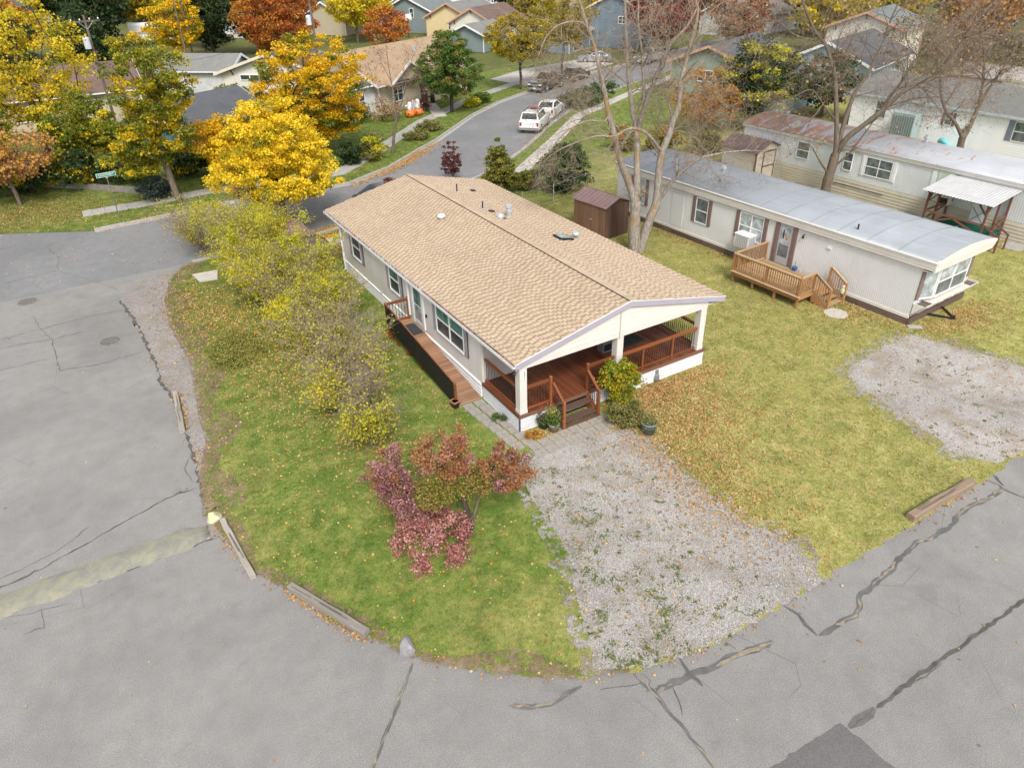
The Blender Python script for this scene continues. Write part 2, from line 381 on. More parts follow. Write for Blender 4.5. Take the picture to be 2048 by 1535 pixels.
def fringe_mat(name, base_fn, thr=.5):
    m = base_fn(name); nt = m.node_tree; co = nt.nodes.new('ShaderNodeNewGeometry'); n = nt.nodes.new('ShaderNodeTexNoise'); n.inputs['Scale'].default_value = 3.2; n.inputs['Detail'].default_value = 8; n.inputs['Roughness'].default_value = .78
    r = nt.nodes.new('ShaderNodeValToRGB'); r.color_ramp.elements[0].position = thr-.02; r.color_ramp.elements[1].position = thr+.03
    nt.links.new(co.outputs['Position'], n.inputs['Vector']); nt.links.new(n.outputs['Fac'], r.inputs[0]); nt.links.new(r.outputs[0], nt.nodes['Principled BSDF'].inputs['Alpha']); return m
def grown(poly, d, seed):
    n = len(poly); cx = sum(p[0] for p in poly)/n; cy = sum(p[1] for p in poly)/n; out = []; rg = random.Random(seed)
    for i, p in enumerate(poly):
        a, b = poly[i-3], poly[(i+3)%n]; t = Vector((b[0]-a[0], b[1]-a[1])); t.normalize(); nx, ny = t.y, -t.x
        if nx*(p[0]-cx)+ny*(p[1]-cy) < 0: nx, ny = -nx, -ny
        e = d*rg.uniform(.6,1.3)*(0 if ny < -.35 else 1); out.append((p[0]+nx*e, p[1]+ny*e))
    return out
FRG = fringe_mat('sparse_gravel', mat_gravel, .50); SOIL = fringe_mat('bare_soil', lambda nm: mat_ground(nm, [(.3,(.13,.095,.06)),(.5,(.22,.165,.105)),(.7,(.32,.255,.17))], .8, 7, 50), .48)
sheet('gravel_fringe', grown(DRV, .42, 1), .039, FRG, label='thin gravel thinning out into the grass'); sheet('gravel_fringe', grown(DR2, .5, 2), .039, FRG, label='thin gravel at the edge of the parking pad')
def strip(name, A, Bp, z, mat, label):
    m = MB(); n = len(A); m.add([(x,y,z) for x, y in A]+[(x,y,z) for x, y in Bp], [(i,i+1,n+i+1,n+i) for i in range(n-1)]); return tag(obj(name, m, mat), label, kind='structure')
EDG = resample(LOT[:12], .3)
strip('bare_edge', [(x-.05, y-.05) for x, y in EDG], [(x+.30+.22*math.sin(i*.37), y+.26+.2*math.sin(i*.53)) for i, (x, y) in enumerate(EDG)], .0385, SOIL, 'worn earth along the curved lawn edge')
LFT = [(3.53,40.83),(2.53,39.07),(1.89,36.58),(1.63,33.53),(1.78,29.57),(1.55,27.34),(1.42,26.13),(1.29,25.0),(1.19,23.2),(0.6,21.27),(0.29,19.17)]; LFT = resample(LFT, .4)
strip('bare_edge', [(x-.15, y) for x, y in LFT], [(x+.85+.4*math.sin(i*.6), y) for i, (x, y) in enumerate(LFT)], .0385, SOIL, 'brown earth between the gravel shoulder and the lawn')

# sidewalks: slab by slab
def slabs(name, path, w, z, mat, label, L=1.5, seed=1, h=.05):
    root = thing(name, label, None); root['kind'] = 'structure'; rg = random.Random(seed)
    p = resample(path, L); o2 = offset(p, w)
    for i in range(len(p)-1):
        a, b, c, d = [Vector(q) for q in (p[i], p[i+1], o2[i+1], o2[i])]; e = (b-a).normalized()*.012; e2 = (c-d).normalized()*.012
        dz = rg.uniform(-.006, .006)
        m = MB().prism([tuple(a+e), tuple(b-e), tuple(c-e2), tuple(d+e2)], z-h, z+dz); obj('slab', m, mat, root)
    return root
WN = [(9.96,38.64),(12.0,39.0),(18.0,40.4),(23.08,41.61),(26.84,43.62),(29.81,46.15),(35.59,51.1),(43.48,58.18),(47.0,59.91),(51.43,62.31),(57.0,65.0),(66.0,69.5)]
slabs('sidewalk', WN, 1.15, .075, CONC, 'concrete sidewalk curving past the junipers', 1.5, 2)
WF = [(-0.62,53.18),(3.42,53.19),(7.42,53.59),(12.09,52.59),(16.98,52.52),(21.4,56.39),(24.59,59.61),(30.18,65.19),(34.16,68.19),(38.76,71.79),(47.15,76.64),(54.09,80.07)]
slabs('sidewalk', WF, 1.3, .075, CONC2, 'concrete sidewalk on the far side under the yellow maples', 1.5, 3)
slabs('front_walk', [(33.96,75.5),(31.36,66.5)], 1.2, .082, CONC, 'short front walk of the tan roofed house', 1.3, 4)
DWY = [(47.5,74.5),(56,78),(66,82.2),(64,88),(54,86),(46.5,82)]
sheet('pale_driveway', DWY, .045, CONC, label='pale concrete driveway apron behind the dark pickup')
slab = tag(obj('utility_slab', MB().prism([(3.53,39.02),(4.82,38.87),(4.56,37.69),(3.68,37.83)], 0, .11), CONC), 'small pale concrete slab on the leaves by the hedge', 'slab')

# ---------------------------------------------------------------- cracks, tar seams, patches on the court road
def ribbon(name, pts, w, mat, z, seed, jit=.25, parent=court, step=.18, wob=.03):
    rg = random.Random(seed); p = resample(pts, step); n = len(p)
    p = [(x+rg.uniform(-wob, wob), y+rg.uniform(-wob, wob)) for x, y in p]
    m = MB(); V = []
    for i in range(n):
        a = p[max(0, i-1)]; b = p[min(n-1, i+1)]; t = Vector((b[0]-a[0], b[1]-a[1])).normalized()
        ww = w*.5*(1+rg.uniform(-jit, jit))*(1 if 0 < i < n-1 else .35)
        V += [(p[i][0]-t.y*ww, p[i][1]+t.x*ww, z), (p[i][0]+t.y*ww, p[i][1]-t.x*ww, z)]
    m.add(V, [(2*i, 2*i+1, 2*i+3, 2*i+2) for i in range(n-1)]); o = obj(name, m, mat, parent)
    return o
q_ = 0
SEAMS = [[(21.78,6.82),(20.97,6.78),(20.17,6.87),(19.46,6.86),(19.08,6.7),(18.44,6.72),(17.88,6.71),(17.41,6.85),(17.06,6.76),(16.55,6.73),(16.27,6.7),(15.97,6.6),(15.42,6.56),(14.91,6.47),(14.46,6.48),(14.26,6.43),(14.02,6.19),(13.71,6.13),(13.06,6.17),(12.45,6.19)],[(12.45,7.27),(12.51,6.89),(12.43,6.61),(12.38,6.24)],[(11.29,6.69),(10.81,6.76),(10.21,6.91),(9.64,6.94),(8.9,7.08),(8.45,7.12),(8.08,7.17),(7.9,7.12)],[(9.04,7.54),(8.98,7.28),(8.92,7.06),(9.0,6.88),(8.98,6.71)],[(7.82,7.83),(7.85,7.46),(7.88,7.06),(7.87,6.7),(7.86,6.26),(7.83,5.73),(7.78,5.15),(7.76,4.8)],[(18.9,4.07),(17.86,4.1),(16.63,4.12),(15.85,4.12),(14.94,4.15),(14.42,4.18),(13.23,4.21),(12.35,4.18),(11.87,4.18)],[(11.83,4.21),(11.43,4.2),(10.97,4.21)],[(21.86,7.28),(21.88,6.94),(21.81,6.8),(21.92,6.29),(22.22,5.79)],[(22.25,7.29),(21.97,6.89)],[(4.88,8.68),(5.25,8.41),(5.67,8.21),(6.14,8.22),(6.58,8.19)],[(3.45,10.92),(2.58,9.98),(1.63,9.0),(1.25,8.55)]]
for i, s in enumerate(SEAMS):
    w = [.15,.09,.16,.10,.085,.09,.22,.06,.09,.12,.075][i]
    ribbon('tar_seam', s, w, CRACK if i in (5,) else TAR, .004+.0005*i, i, .35)
    if i in (0,2,4,7,9,10): [ribbon('crack_fill', s[a:a+4], w*.40, CRUMB, .0105+.0004*i, 50+i+a, 1., wob=.045) for a in range(0, len(s)-2, 5)]
    else: ribbon('crack', s, .025, CRACK, .011+.0004*i, 70+i, .6)
for i, s in enumerate([[(-6.5,19.03),(-5.23,19.24),(-4.22,19.44),(-2.9,19.9),(-1.94,20.27),(-1.02,20.58),(-0.33,20.76),(0.26,20.7)],[(-6.5,35.4),(-5.26,35.46),(-3.11,35.1),(-1.99,35.15)],[(-5.27,36.37),(-3.38,36.57),(-1.63,36.77),(-0.07,36.62)],[(-3.23,35.02),(-3.2,33.36),(-3.07,31.75),(-1.74,31.41),(0.01,31.53)],[(-2.79,47.83),(-2.38,46.03),(-2.62,44.04),(-3.35,43.87),(-5.28,43.65)],[(-2.62,44.04),(-1.47,42.15),(-0.02,39.27)],[(-6.73,33.23),(-5.26,33.19),(-4.25,33.2),(-3.31,33.15)],[(-5.23,19.6),(-3.84,19.97),(-2.91,20.61)],[(-4.27,17.78),(-4.24,17.06),(-4.74,17.07)],[(-3.56,17.6),(-4.47,17.74),(-5.23,18.01)],[(-3.9,38.28),(-3.62,36.4),(-3.23,35.02)],[(0.48,22.83),(0.14,21.96),(0.23,21.05)]]):
    ribbon('crack', s, [.045,.022,.016,.026,.02,.014,.016,.018,.018,.014,.014,.02][i], CRACK, .009, 90+i, .7, wob=.04)
for i, s in enumerate([[(7.96,7.75),(8.02,7.42),(7.78,7.29),(8.04,7.2)],[(8.38,7.05),(8.24,6.74),(8.03,6.4)],[(6.87,7.9),(7.46,7.63),(7.89,7.5)],[(10.36,7.36),(10.35,7.05)],[(13.12,4.13),(13.75,4.09),(14.26,4.13)]]):
    ribbon('crack', s, .02, CRACK, .009, 120+i, .6, wob=.03)
ribbon('crack', [(-0.12,37.93),(0.17,35.11),(0.32,32.66),(0.38,30.49),(0.36,28.13),(0.59,26.67),(0.56,23.96),(0.5,22.45),(0.43,21.07),(0.29,19.17)], .10, CRACK, .018, 140, .9, wob=.07)
PATCH = mat_asphalt('patch_asphalt', (.14,.135,.132), .25, .2)
ribbon_p = sheet('asphalt_patch', ragged([(10.91,4.42),(10.99,3.01),(10.96,1.91),(8.35,4.0),(8.61,4.5),(9.53,4.5)], .03, .15, 4), .006, PATCH, label=None); ribbon_p.parent = court
# worn speed bump in yellow paint
t = NT('worn_yellow_paint'); co = t.coord('Position')
wearm = t.ramp(t.noise(co, 2.2, 7, .75, .6), [(.36, .15), (.58, .95)])
t.col(t.mix(wearm, (.31,.30,.205), (.205,.20,.18))); t.bump(t.noise(co, 40, 3), .5, .01); BUMPM = t.done(.85, .25)
m = MB(); A = [(-9.6,19.6),(-7.47,18.94),(-5.23,18.45),(-2.79,18.46),(0.18,18.43)]; A = resample(A, .3); n = len(A); V = []; rg = random.Random(5)
for i, p in enumerate(A):
    e = min(1, (n-1-i)/2); wd = .50*(.55+.45*e)*(1+rg.uniform(-.07, .07))
    a = A[max(0, i-1)]; b = A[min(n-1, i+1)]; tt = Vector((b[0]-a[0], b[1]-a[1])).normalized()
    for k in range(7):
        s = -1+k/3; V.append((p[0]-tt.y*wd*s, p[1]+tt.x*wd*s, .002+.075*(1-s*s)*(.3+.7*e)))
F = [(7*i+k, 7*i+k+1, 7*i+8+k, 7*i+7+k) for i in range(n-1) for k in range(6)]+[tuple(range(7*n-7, 7*n))]
o = obj('speed_bump', m.add(V, F), BUMPM, smooth=True); tag(o, 'cracked speed bump with worn yellow paint crossing the court road', 'speed bump')
ribbon('crack', [(x+.1, y-.42) for x, y in A], .05, CRACK, .012, 31, .8, parent=None).name = 'edge_crack'
bpy.data.objects['edge_crack'].parent = court
MHR = paint('manhole_collar', (.215,.20,.185), .9, .2, 4, .2, bump=.4)
IRON = paint('manhole_iron', (.165,.155,.147), .7, .25, 6, .4, .3, bump=.5)
for (x, y), lb in zip([(-4.09,40.38),(-1.03,33.44)], ('round iron manhole cover out in the court road', 'round iron manhole cover beside the gravel shoulder')):
    mh = thing('manhole', lb, 'manhole', (x, y))
    obj('rim', MB().lathe([(.50,.003),(.50,.012),(.40,.014),(.40,.003)], 28), MHR, mh)
    obj('cover', MB().lathe([(.385,.004),(.385,.016),(.30,.018),(.29,.013),(.1,.013),(.09,.018),(.01,.018)], 28), IRON, mh)

# ---------------------------------------------------------------- grass blades and fallen leaves
rng = np.random.default_rng(7)
def rect(x0,y0,x1,y1): return [(x0,y0),(x1,y0),(x1,y1),(x0,y1)]
HOLES = [DRV, DR2, rect(10.6,17.5,19.6,35.3), rect(9.4,20.1,10.9,26.8), rect(9.45,16.6,10.75,20.3), rect(10.3,15.8,13.7,17.0), rect(29.0,15,34,34.2), rect(43,15,48,38)]
def in_view(P, mg=.12):
    d = P-np.array([0,0,15.]); z = d@np.array(fw); x = d@np.array(r2)/z; y = d@np.array(u2)/z
    return (z > 1) & (np.abs(x) < (1024/1426)*(1+mg)) & (np.abs(y) < (767/1426)*(1+mg)+.02)
def lot_points(n, box, poly, holes=HOLES):
    P = np.stack([rng.uniform(box[0], box[2], n), rng.uniform(box[1], box[3], n)], 1)
    k = inside(poly, P)
    for i, h in enumerate(holes): k &= ~inside(h, P+(rng.normal(0, .22, P.shape) if i < 2 else 0))
    P = np.c_[P[k], np.full(k.sum(), .035)]
    return P[in_view(P)]
def blades(P, h, w):
    n = len(P); a = rng.uniform(0, 2*np.pi, n); s = h*(.5+rng.random(n))
    dx = np.c_[np.cos(a), np.sin(a), np.zeros(n)]*(w*(.6+.8*rng.random(n)))[:,None]
    lean = np.c_[rng.normal(0, .5, n), rng.normal(0, .5, n), np.ones(n)]*s[:,None]
    return np.stack([P-dx, P+dx, P+lean], 1)
g1 = lot_points(380000, (0,7,30,42), LOTR); g2 = lot_points(120000, (28,7,62,60), LOTR)
me = polys_mesh('grass', np.concatenate([blades(g1, .05, .010), blades(g2, .06, .018)]), LAWN)
tag(link('grass', me), 'short mown grass growing over the lawn', 'grass', kind='stuff')
g3 = lot_points(70000, (-12,50,45,75), FARL, [])
tag(link('grass', polys_mesh('verge_grass', blades(g3, .07, .022), LAWN)), 'grass growing beyond the street', 'grass', kind='stuff')
WEED = leafmat('weed_green', [(.06,.10,.025), (.10,.15,.035), (.17,.2,.05), (.27,.25,.09)], .8, .2, 1, .3)
cl = rng.random((3400, 2))*np.array([8,11])+np.array([7.5,7]); k = inside(DRV, cl)&(rng.random(len(cl)) < np.clip((1.0-(cl[:,0]-6.8)*.15)*(1.15-(cl[:,1]-8)*.06), .03, 1)*(.25+.75*(np.sin(cl[:,0]*2.3+1.2*np.sin(cl[:,1]*1.7))*np.sin(cl[:,1]*1.9) > -.05))); cl = cl[k]
cl2 = rng.random((160, 2))*np.array([9,6])+np.array([19,7]); cl2 = cl2[inside(DR2, cl2)]
W_ = np.concatenate([np.c_[c+rng.normal(0, rng.uniform(.02,.11), (int(rng.uniform(3,24)), 2)), ] for c in np.concatenate([cl, cl2[:70]])])
P = np.c_[W_, np.full(len(W_), .05)]
tag(link('driveway_weeds', polys_mesh('weeds', leaves_at(P, .05, rng, 1.), WEED)), 'small green weeds sprouting through the gravel driveway', 'weeds', kind='stuff')
gp = np.stack([rng.uniform(6.5,16,140000), rng.uniform(7,17.5,140000)], 1); gp = gp[inside(DRV, gp)]
def gravel_stones(P, sz):
    n = len(P); s = sz*(.5+rng.random(n))
    return leaves_at(np.c_[P, .043+s*.2], sz*1.5, rng, flat=True, fold=.5)
STONE = leafmat('loose_gravel', [(.23,.22,.215), (.32,.31,.30), (.39,.38,.37), (.47,.46,.45), (.34,.29,.235)], .9, 0, 2, .1)
tag(link('loose_gravel', polys_mesh('loose_gravel', gravel_stones(gp[:30000], .021), STONE)), 'loose grey stones lying on the gravel driveway', 'gravel', kind='stuff')

def lot_leaves():
    A, T = [], []
    def uni(lst, n, x0, y0, x1, y1, z=.055, poly=None, holes=HOLES[2:]):
        P = np.stack([rng.uniform(x0, x1, n), rng.uniform(y0, y1, n)], 1); k = np.ones(n, bool)
        k &= rng.random(n) < .25+.75*np.clip(.5+.6*np.sin(P[:,0]*.9+1.3*np.sin(P[:,1]*.7))*np.sin(P[:,1]*.8+np.sin(P[:,0]*1.1)), 0, 1)
        if poly: k &= inside(poly, P)
        for h in holes: k &= ~inside(h, P)
        lst.append(np.c_[P[k], np.full(k.sum(), z)])
    def blob(lst, n, c, s, z=.055):
        P = np.c_[rng.normal(0, s[0], n)+c[0], rng.normal(0, s[1], n)+c[1], np.full(n, z)]; k = np.ones(n, bool)
        for h in HOLES[2:4]+HOLES[6:]: k &= ~inside(h, P[:,:2])
        lst.append(P[k])
    def along(lst, n, path, s, z=.055):
        p = np.array(resample(path, .5)); i = rng.integers(0, len(p)-1, n); u = rng.random(n)[:,None]
        q = p[i]*(1-u)+p[i+1]*u+rng.normal(0, s, (n,2)); lst.append(np.c_[q, np.full(n, z)])
    uni(A, 1900, 0,8,10,41, poly=LOTR); uni(T, 2600, 0,8,10,41, poly=LOTR)
    blob(T, 2600, (3.2,34.5), (1.0,2.2)); blob(A, 1500, (4.2,31), (1.1,3)); blob(T, 1500, (4.4,27), (1.,2.5)); blob(T, 600, (3.5,22), (1.5,3))
    blob(A, 1200, (5.8,28), (.8,5)); blob(T, 700, (6.,19.5), (.7,1.6)); blob(T, 500, (9.3,24), (.4,3))
    uni(T, 5500, 9,7.3,30,33, poly=LOTR); uni(A, 900, 9,7.3,30,33, poly=LOTR)
    blob(T, 3200, (17,16.9), (1.6,.42)); blob(T, 3200, (16.2,15.2), (1.5,1.0)); blob(T, 2200, (14.9,13.2), (1.2,1.5)); blob(T, 1100, (14.0,10.6), (1.1,1.4)); blob(T, 900, (18,13), (2,2.2))
    blob(T, 450, (12.3,16.7), (.8,.15)); blob(T, 300, (11.1,17.1), (.35,.25)); blob(A, 120, (10.9,17.9), (.15,.6))
    along(T, 1500, [(28.9,15.2),(28.1,31)], .28); blob(T, 1900, (32,14.1), (1.5,.65)); blob(T, 500, (27.3,19.5), (.9,1.6)); blob(T, 500, (28.2,17), (.7,.9))
    blob(T, 700, (24.5,17), (2.5,4)); along(T, 3200, [(42.1,33),(42.0,19)], .35, .06); uni(T, 1500, 34,14,44,38, poly=LOTR)
    uni(T, 900, 28,7.4,45,14.5, poly=LOTR); uni(T, 1000, 19.5,30,29,45)
    along(T, 300, [(0.74,27.0),(0.56,24.26)], .1, .03); along(T, 500, [(1.67,14.65),(2.74,12.24)], .12, .03); along(T, 260, [(18.05,7.45),(21.08,7.41)], .10, .03)
    along(T, 420, LOTR[2:60], .16, .03); along(T, 200, LOTR[60:100], .1, .03); along(T, 250, [(0.69,22.83),(0.47,18.27),(0.86,16.24)], .12, .03)
    uni(A, 900, -12,42,14,50, .012); uni(A, 330, 13,43,30,57, .012, STREET); along(A, 2300, [(16.29,49.61),(20.31,51.78),(24.49,55.31),(27.06,57.36)], .35, .014)
    along(T, 2600, [(19.16,50.96),(21.63,52.9),(24.73,55.34)], .45, .02); along(A, 1500, [(10,41.3),(13,41.8)], .35, .02); along(A, 420, KF[2:6], .3, .02)
    blob(A, 2600, (11.6,40.3), (1.3,.45), .05); blob(T, 1900, (12.2,38.0), (1.,.5), .05); blob(A, 500, (11,35), (1,1.5), .05)
    uni(A, 2600, -12,50.3,20,56, .05, FARL, []); blob(T, 4200, (-3.8,56.2), (2.6,1.9), .05); blob(T, 900, (0,54), (3,1.2), .05); along(A, 700, [(2,50.4),(9,51.2)], .4, .05)
    uni(T, 160, 0.5,-2,30,7.3, .012, None, []); uni(T, 130, -12,8,0.3,41, .012, None, []); uni(T, 170, 7,7.2,16,17.5, .06, DRV, []); uni(T, 300, 18,7,40,14, .06, DR2, [])
    blob(T, 600, (29.5,48.5), (1.5,1.5), .02); along(T, 800, KN[4:9], .3, .02)
    return np.concatenate(A), np.concatenate(T)
A, T = lot_leaves(); A = A[in_view(A)]; T = T[in_view(T)]
tag(link('fallen_leaves', polys_mesh('yellow_leaves', leaves_at(A, .074, rng, flat=True, fold=.6), LEAFY)), 'fallen yellow maple leaves scattered over lawn and street', 'leaves', kind='stuff')
tag(link('fallen_leaves', polys_mesh('tan_leaves', leaves_at(T, .066, rng, flat=True, fold=.6), LEAFT)), 'dry tan and orange leaves scattered over the lawns', 'leaves', kind='stuff')

# ---------------------------------------------------------------- timbers and rocks along the lot edge
TIMB = wood('weathered_timber', (.30,.27,.235), .9, .4, 0, .15)
TIMB2 = wood('brown_weathered_timber', (.24,.18,.13), .9, .4, 0, .15)
def timber(p, q, s, mat, lb, seed):
    rg = random.Random(seed); L = math.dist(p, q); m = MB(); n = 8; h = s
    for i in range(n+1):
        x = L*i/n; a = rg.uniform(-.012, .012); b = rg.uniform(-.012, .012); c = .02
        m.v += [(x,-h/2+a,.0),(x,-h/2+a,h-c+b),(x,-h/2+c+a,h+b),(x,h/2-c+a,h+b),(x,h/2+a,h-c+b),(x,h/2+a,0)]
    m.f += [(6*i+j, 6*i+(j+1)%6, 6*i+6+(j+1)%6, 6*i+6+j) for i in range(n) for j in range(6)]+[tuple(range(6))[::-1], tuple(range(6*n, 6*n+6))]
    tm = thing('landscape_timber', lb, 'timber', (*p, .012), 0, 'timbers along the lot edge'); tm.rotation_euler.z = math.atan2(q[1]-p[1], q[0]-p[0])
    obj('beam', m, mat, tm)
    ck = MB(); rg2 = random.Random(seed+9)
    for k in range(3):
        y = rg2.uniform(-.06, .06); x0 = rg2.uniform(.1, L*.5); x1 = x0+rg2.uniform(.4, L*.45)
        ck.bar((x0,y,h+.008), (min(x1,L-.05),y+.02,h+.008), .012, .012)
    obj('drying_crack', ck, CRACK, tm)
for (p, q), s, mt, lb, sd in zip([((0.69,27.04),(0.46,24.18)),((0.63,18.55),(0.83,15.75)),((1.62,14.83),(2.81,12.25)),((18.05,7.5),(21.13,7.44))], (.19,.17,.21,.25), (TIMB,TIMB,TIMB,TIMB2),
    ('short grey timber by the gravel shoulder', 'grey timber with long drying cracks next to the pale yellow rock', 'grey timber on the curve next to the grey rock', 'thick brown timber along the edge of the front lawn'), (1,2,3,4)):
    timber(p, q, s, mt, lb, sd)
def rock(p, r, sq, mat, lb, seed):
    bm = bmesh.new(); bmesh.ops.create_icosphere(bm, subdivisions=2, radius=r); rg = random.Random(seed)
    cuts = [(Vector((rg.uniform(-1,1), rg.uniform(-1,1), rg.uniform(-.3,1))).normalized(), rg.uniform(.55,.8)*r) for _ in range(9)]
    for v in bm.verts:
        for nn, d in cuts:
            k = v.co.dot(nn)-d
            if k > 0: v.co -= nn*k
        v.co *= 1+rg.uniform(-.04, .04); v.co.z *= sq
    me = bpy.data.meshes.new('rock'); bm.to_mesh(me); bm.free(); me.materials.append(mat)
    o = link('rock', me, None, (*p, r*sq*.55)); return tag(o, lb, 'rock')
rock((0.44,18.81), .27, .8, paint('pale_yellow_rock', (.46,.44,.27), .9, .25, 4, bump=.5, dirt=.4), 'pale yellow painted rock at the end of the speed bump', 3)
rock((3.48,11.29), .25, 1.35, paint('grey_rock', (.25,.24,.245), .9, .25, 5, bump=.5), 'upright grey rock at the edge of the curve', 8)

# ================================================================ the main house
SIDE = paint('beige_siding', (.585,.555,.51), .75, .05, 1.2, .25, bump=.15, bs=25, dirt=.12)
SIDE2 = paint('taupe_porch_siding', (.47,.43,.39), .75, .05, 1.2, .25, dirt=.1)
WHITE = paint('white_trim', (.72,.72,.72), .55, .05, 3, .35, dirt=.15)
VINYL = paint('white_vinyl_skirting', (.78,.79,.81), .5, .05, 2, .35, dirt=.2)
LILAC = paint('lilac_grey_fascia', (.335,.315,.37), .6, .06, 2, .3, dirt=.12)
SHUT = paint('mauve_grey_shutter', (.30,.27,.285), .65, .06, 3)
DARKSH = paint('dark_shadow_and_corner', (.07,.06,.07), .7)  # near-black for the painted shutter shadows and the lattice corner
GLASS = glass('window_glass', (.045,.055,.06)); GLASSG = glass('green_curtained_glass', (.10,.20,.155), .1); GLASSD = glass('dark_glass', (.012,.014,.018))
GLASSP = glass('pale_curtained_glass', (.30,.33,.34), .12)
DECKR = wood('red_brown_deck_stain', (.150,.047,.022), .36, .3, 1, .5)
RAILR = wood('orange_brown_rail_stain', (.225,.072,.026), .45, .3, 0, .45)
STEPB = wood('dark_brown_tread', (.095,.058,.044), .6, .3, 0, .3)
STEPB2 = wood('greyed_brown_rim', (.17,.085,.055), .7, .3, 0, .25)
RAMPW = wood('worn_ramp_board', (.33,.185,.11), .75, .3, 0, .25, wear=(.36,.28,.21))
BLACK = paint('black_metal', (.012,.012,.014), .45, .1, 3, .45)
GALV = paint('galvanised_metal', (.52,.54,.56), .4, .08, 5, .5, .5)
LATT = paint('white_lattice', (.70,.71,.74), .6, .05, 3, .3)
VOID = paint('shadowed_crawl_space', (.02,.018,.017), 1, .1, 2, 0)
MATT = paint('woven_doormat', (.05,.055,.06), .95, .4, 14, .1, bump=.6, bs=80)
def mat_shingle(name, cols):
    t = NT(name); ri = t.new('ShaderNodeNewGeometry').outputs['Random Per Island']; oi = t.new('ShaderNodeObjectInfo').outputs['Random']
    f = t.math('FRACT', t.math('ADD', ri, oi)); base = t.ramp(f, [(i/(len(cols)-1), c) for i, c in enumerate(cols)])
    co = t.coord('Position'); base = t.mix(1., base, t.ramp(t.noise(co, 55, 2), [(.3, .9), (.7, 1.1)]), 'MULTIPLY')
    base = t.mix(1., base, t.ramp(t.noise(co, .45, 4), [(.3, .96), (.7, 1.04)]), 'MULTIPLY')
    t.col(base); t.bump(t.noise(co, 90, 2), .5, .008); return t.done(.92, .15)
SHIN = mat_shingle('tan_shingle', [(.42,.322,.23), (.46,.360,.262), (.50,.395,.292), (.44,.34,.243)])
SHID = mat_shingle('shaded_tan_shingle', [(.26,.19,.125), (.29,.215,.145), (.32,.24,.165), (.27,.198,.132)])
HX, HY = 10.72, 17.6
H = thing('house', 'beige manufactured house with tan shingle roof and red-brown front porch', 'house', (HX, HY))
def part(name, mb, mat, parent=None, smooth=False, loc=(0,0,0)): return obj(name, mb, mat, parent or H, smooth, loc)
EX0, EX1, RX, EZ, RZ, RY0, RY1 = -.18, 9.46, 4.64, 2.867, 3.93, -.07, 19.2
def rz(x): return EZ+(RZ-EZ)*((x-EX0)/(RX-EX0) if x < RX else (EX1-x)/(EX1-RX))
# walls
part('wall', MB().box(.04,2.70,.0,8.63,17.47,2.76), SIDE)
part('back_gable', MB().ext([(0,2.76),(8.67,2.76),(8.67,rz(8.67)-.13),(RX,RZ-.13),(0,rz(0)-.13)], 'y', 17.36, 17.5), SIDE)
nb = 11; bh = (2.79-.60)/nb
def lap(y0, y1, L, axis):
    "one lap-siding board, thick lower edge"
    return [(-.028,0),(-.010,bh+.012),(.03,bh+.012),(.03,0)]
mL = MB().ext([(-.030,0),(-.012,bh+.01),(.035,bh+.01),(.035,0)], 'y', 2.63, 17.5).mesh('siding_board', SIDE)
for i in range(nb): link('siding_board', mL, H, (0,0,.60+i*bh))
mP = MB().ext([(2.655,0),(2.667,bh+.01),(2.70,bh+.01),(2.70,0)], 'x', .0, 8.66).mesh('porch_siding_board', SIDE2)
for i in range(10): link('siding_board', mP, H, (.01,0,.60+i*bh))
for x in (2.2,6.4): part('seam_strip', B(x,2.636,.72,x+.03,2.662,2.75), SIDE)
part('corner_trim', B(-.045,2.60,.58,.05,2.72,2.80), SIDE); part('corner_trim', B(-.045,17.42,.58,.05,17.54,2.80), WHITE)
part('corner_trim', B(8.6,2.60,.58,8.70,2.72,2.80), SIDE)
# skirting: ribbed white vinyl, panel by panel
sk = [(-.075,0),(-.075,.58),(-.045,.62),(0,.62),(0,0)]
pw = (17.5-2.7)/12
mS = MB()
for k in range(4): mS.ext([(-.05,.145*k+.003),(-.082,.145*k+.02),(-.082,.145*k+.115),(-.05,.145*k+.142),(.03,.145*k+.142),(.03,.145*k+.003)], 'y', .006, pw-.006)
mS = mS.mesh('skirting_panel', VINYL)
for i in range(12): link('skirting_panel', mS, H, (0,2.7+i*pw,.03))
part('skirting_rail', B(-.095,2.68,.605,.0,17.5,.635), VINYL)
# roof deck + shingles
roof = part('roof', MB().ext([(EX0,EZ-.10),(RX,RZ-.10),(EX1,EZ-.10),(EX1,EZ-.012),(RX,RZ-.012),(EX0,EZ-.012)], 'y', RY0+.02, RY1-.02), SHIN)
rg = random.Random(11); near = []; rest = MB(); rest2 = MB()
sl = math.hypot(RX-EX0, RZ-EZ); EXPO = sl/38
def shingle_pts(side, c, y0, y1, th):
    s0 = c*EXPO-.012; s1 = s0+EXPO+.05
    P = []
    for s, h in ((s0, .0), (s1, -.004)):
        t = s/sl; x = (EX0+(RX-EX0)*t) if side == 0 else (EX1+(RX-EX1)*t); P.append((x, EZ+(RZ-EZ)*t+h))
    (xa,za),(xb,zb) = P
    return [(xa,y0,za),(xa,y1,za),(xb,y1,zb),(xb,y0,zb),(xa,y0,za+th),(xa,y1,za+th),(xb,y1,zb+.005),(xb,y0,zb+.005)]
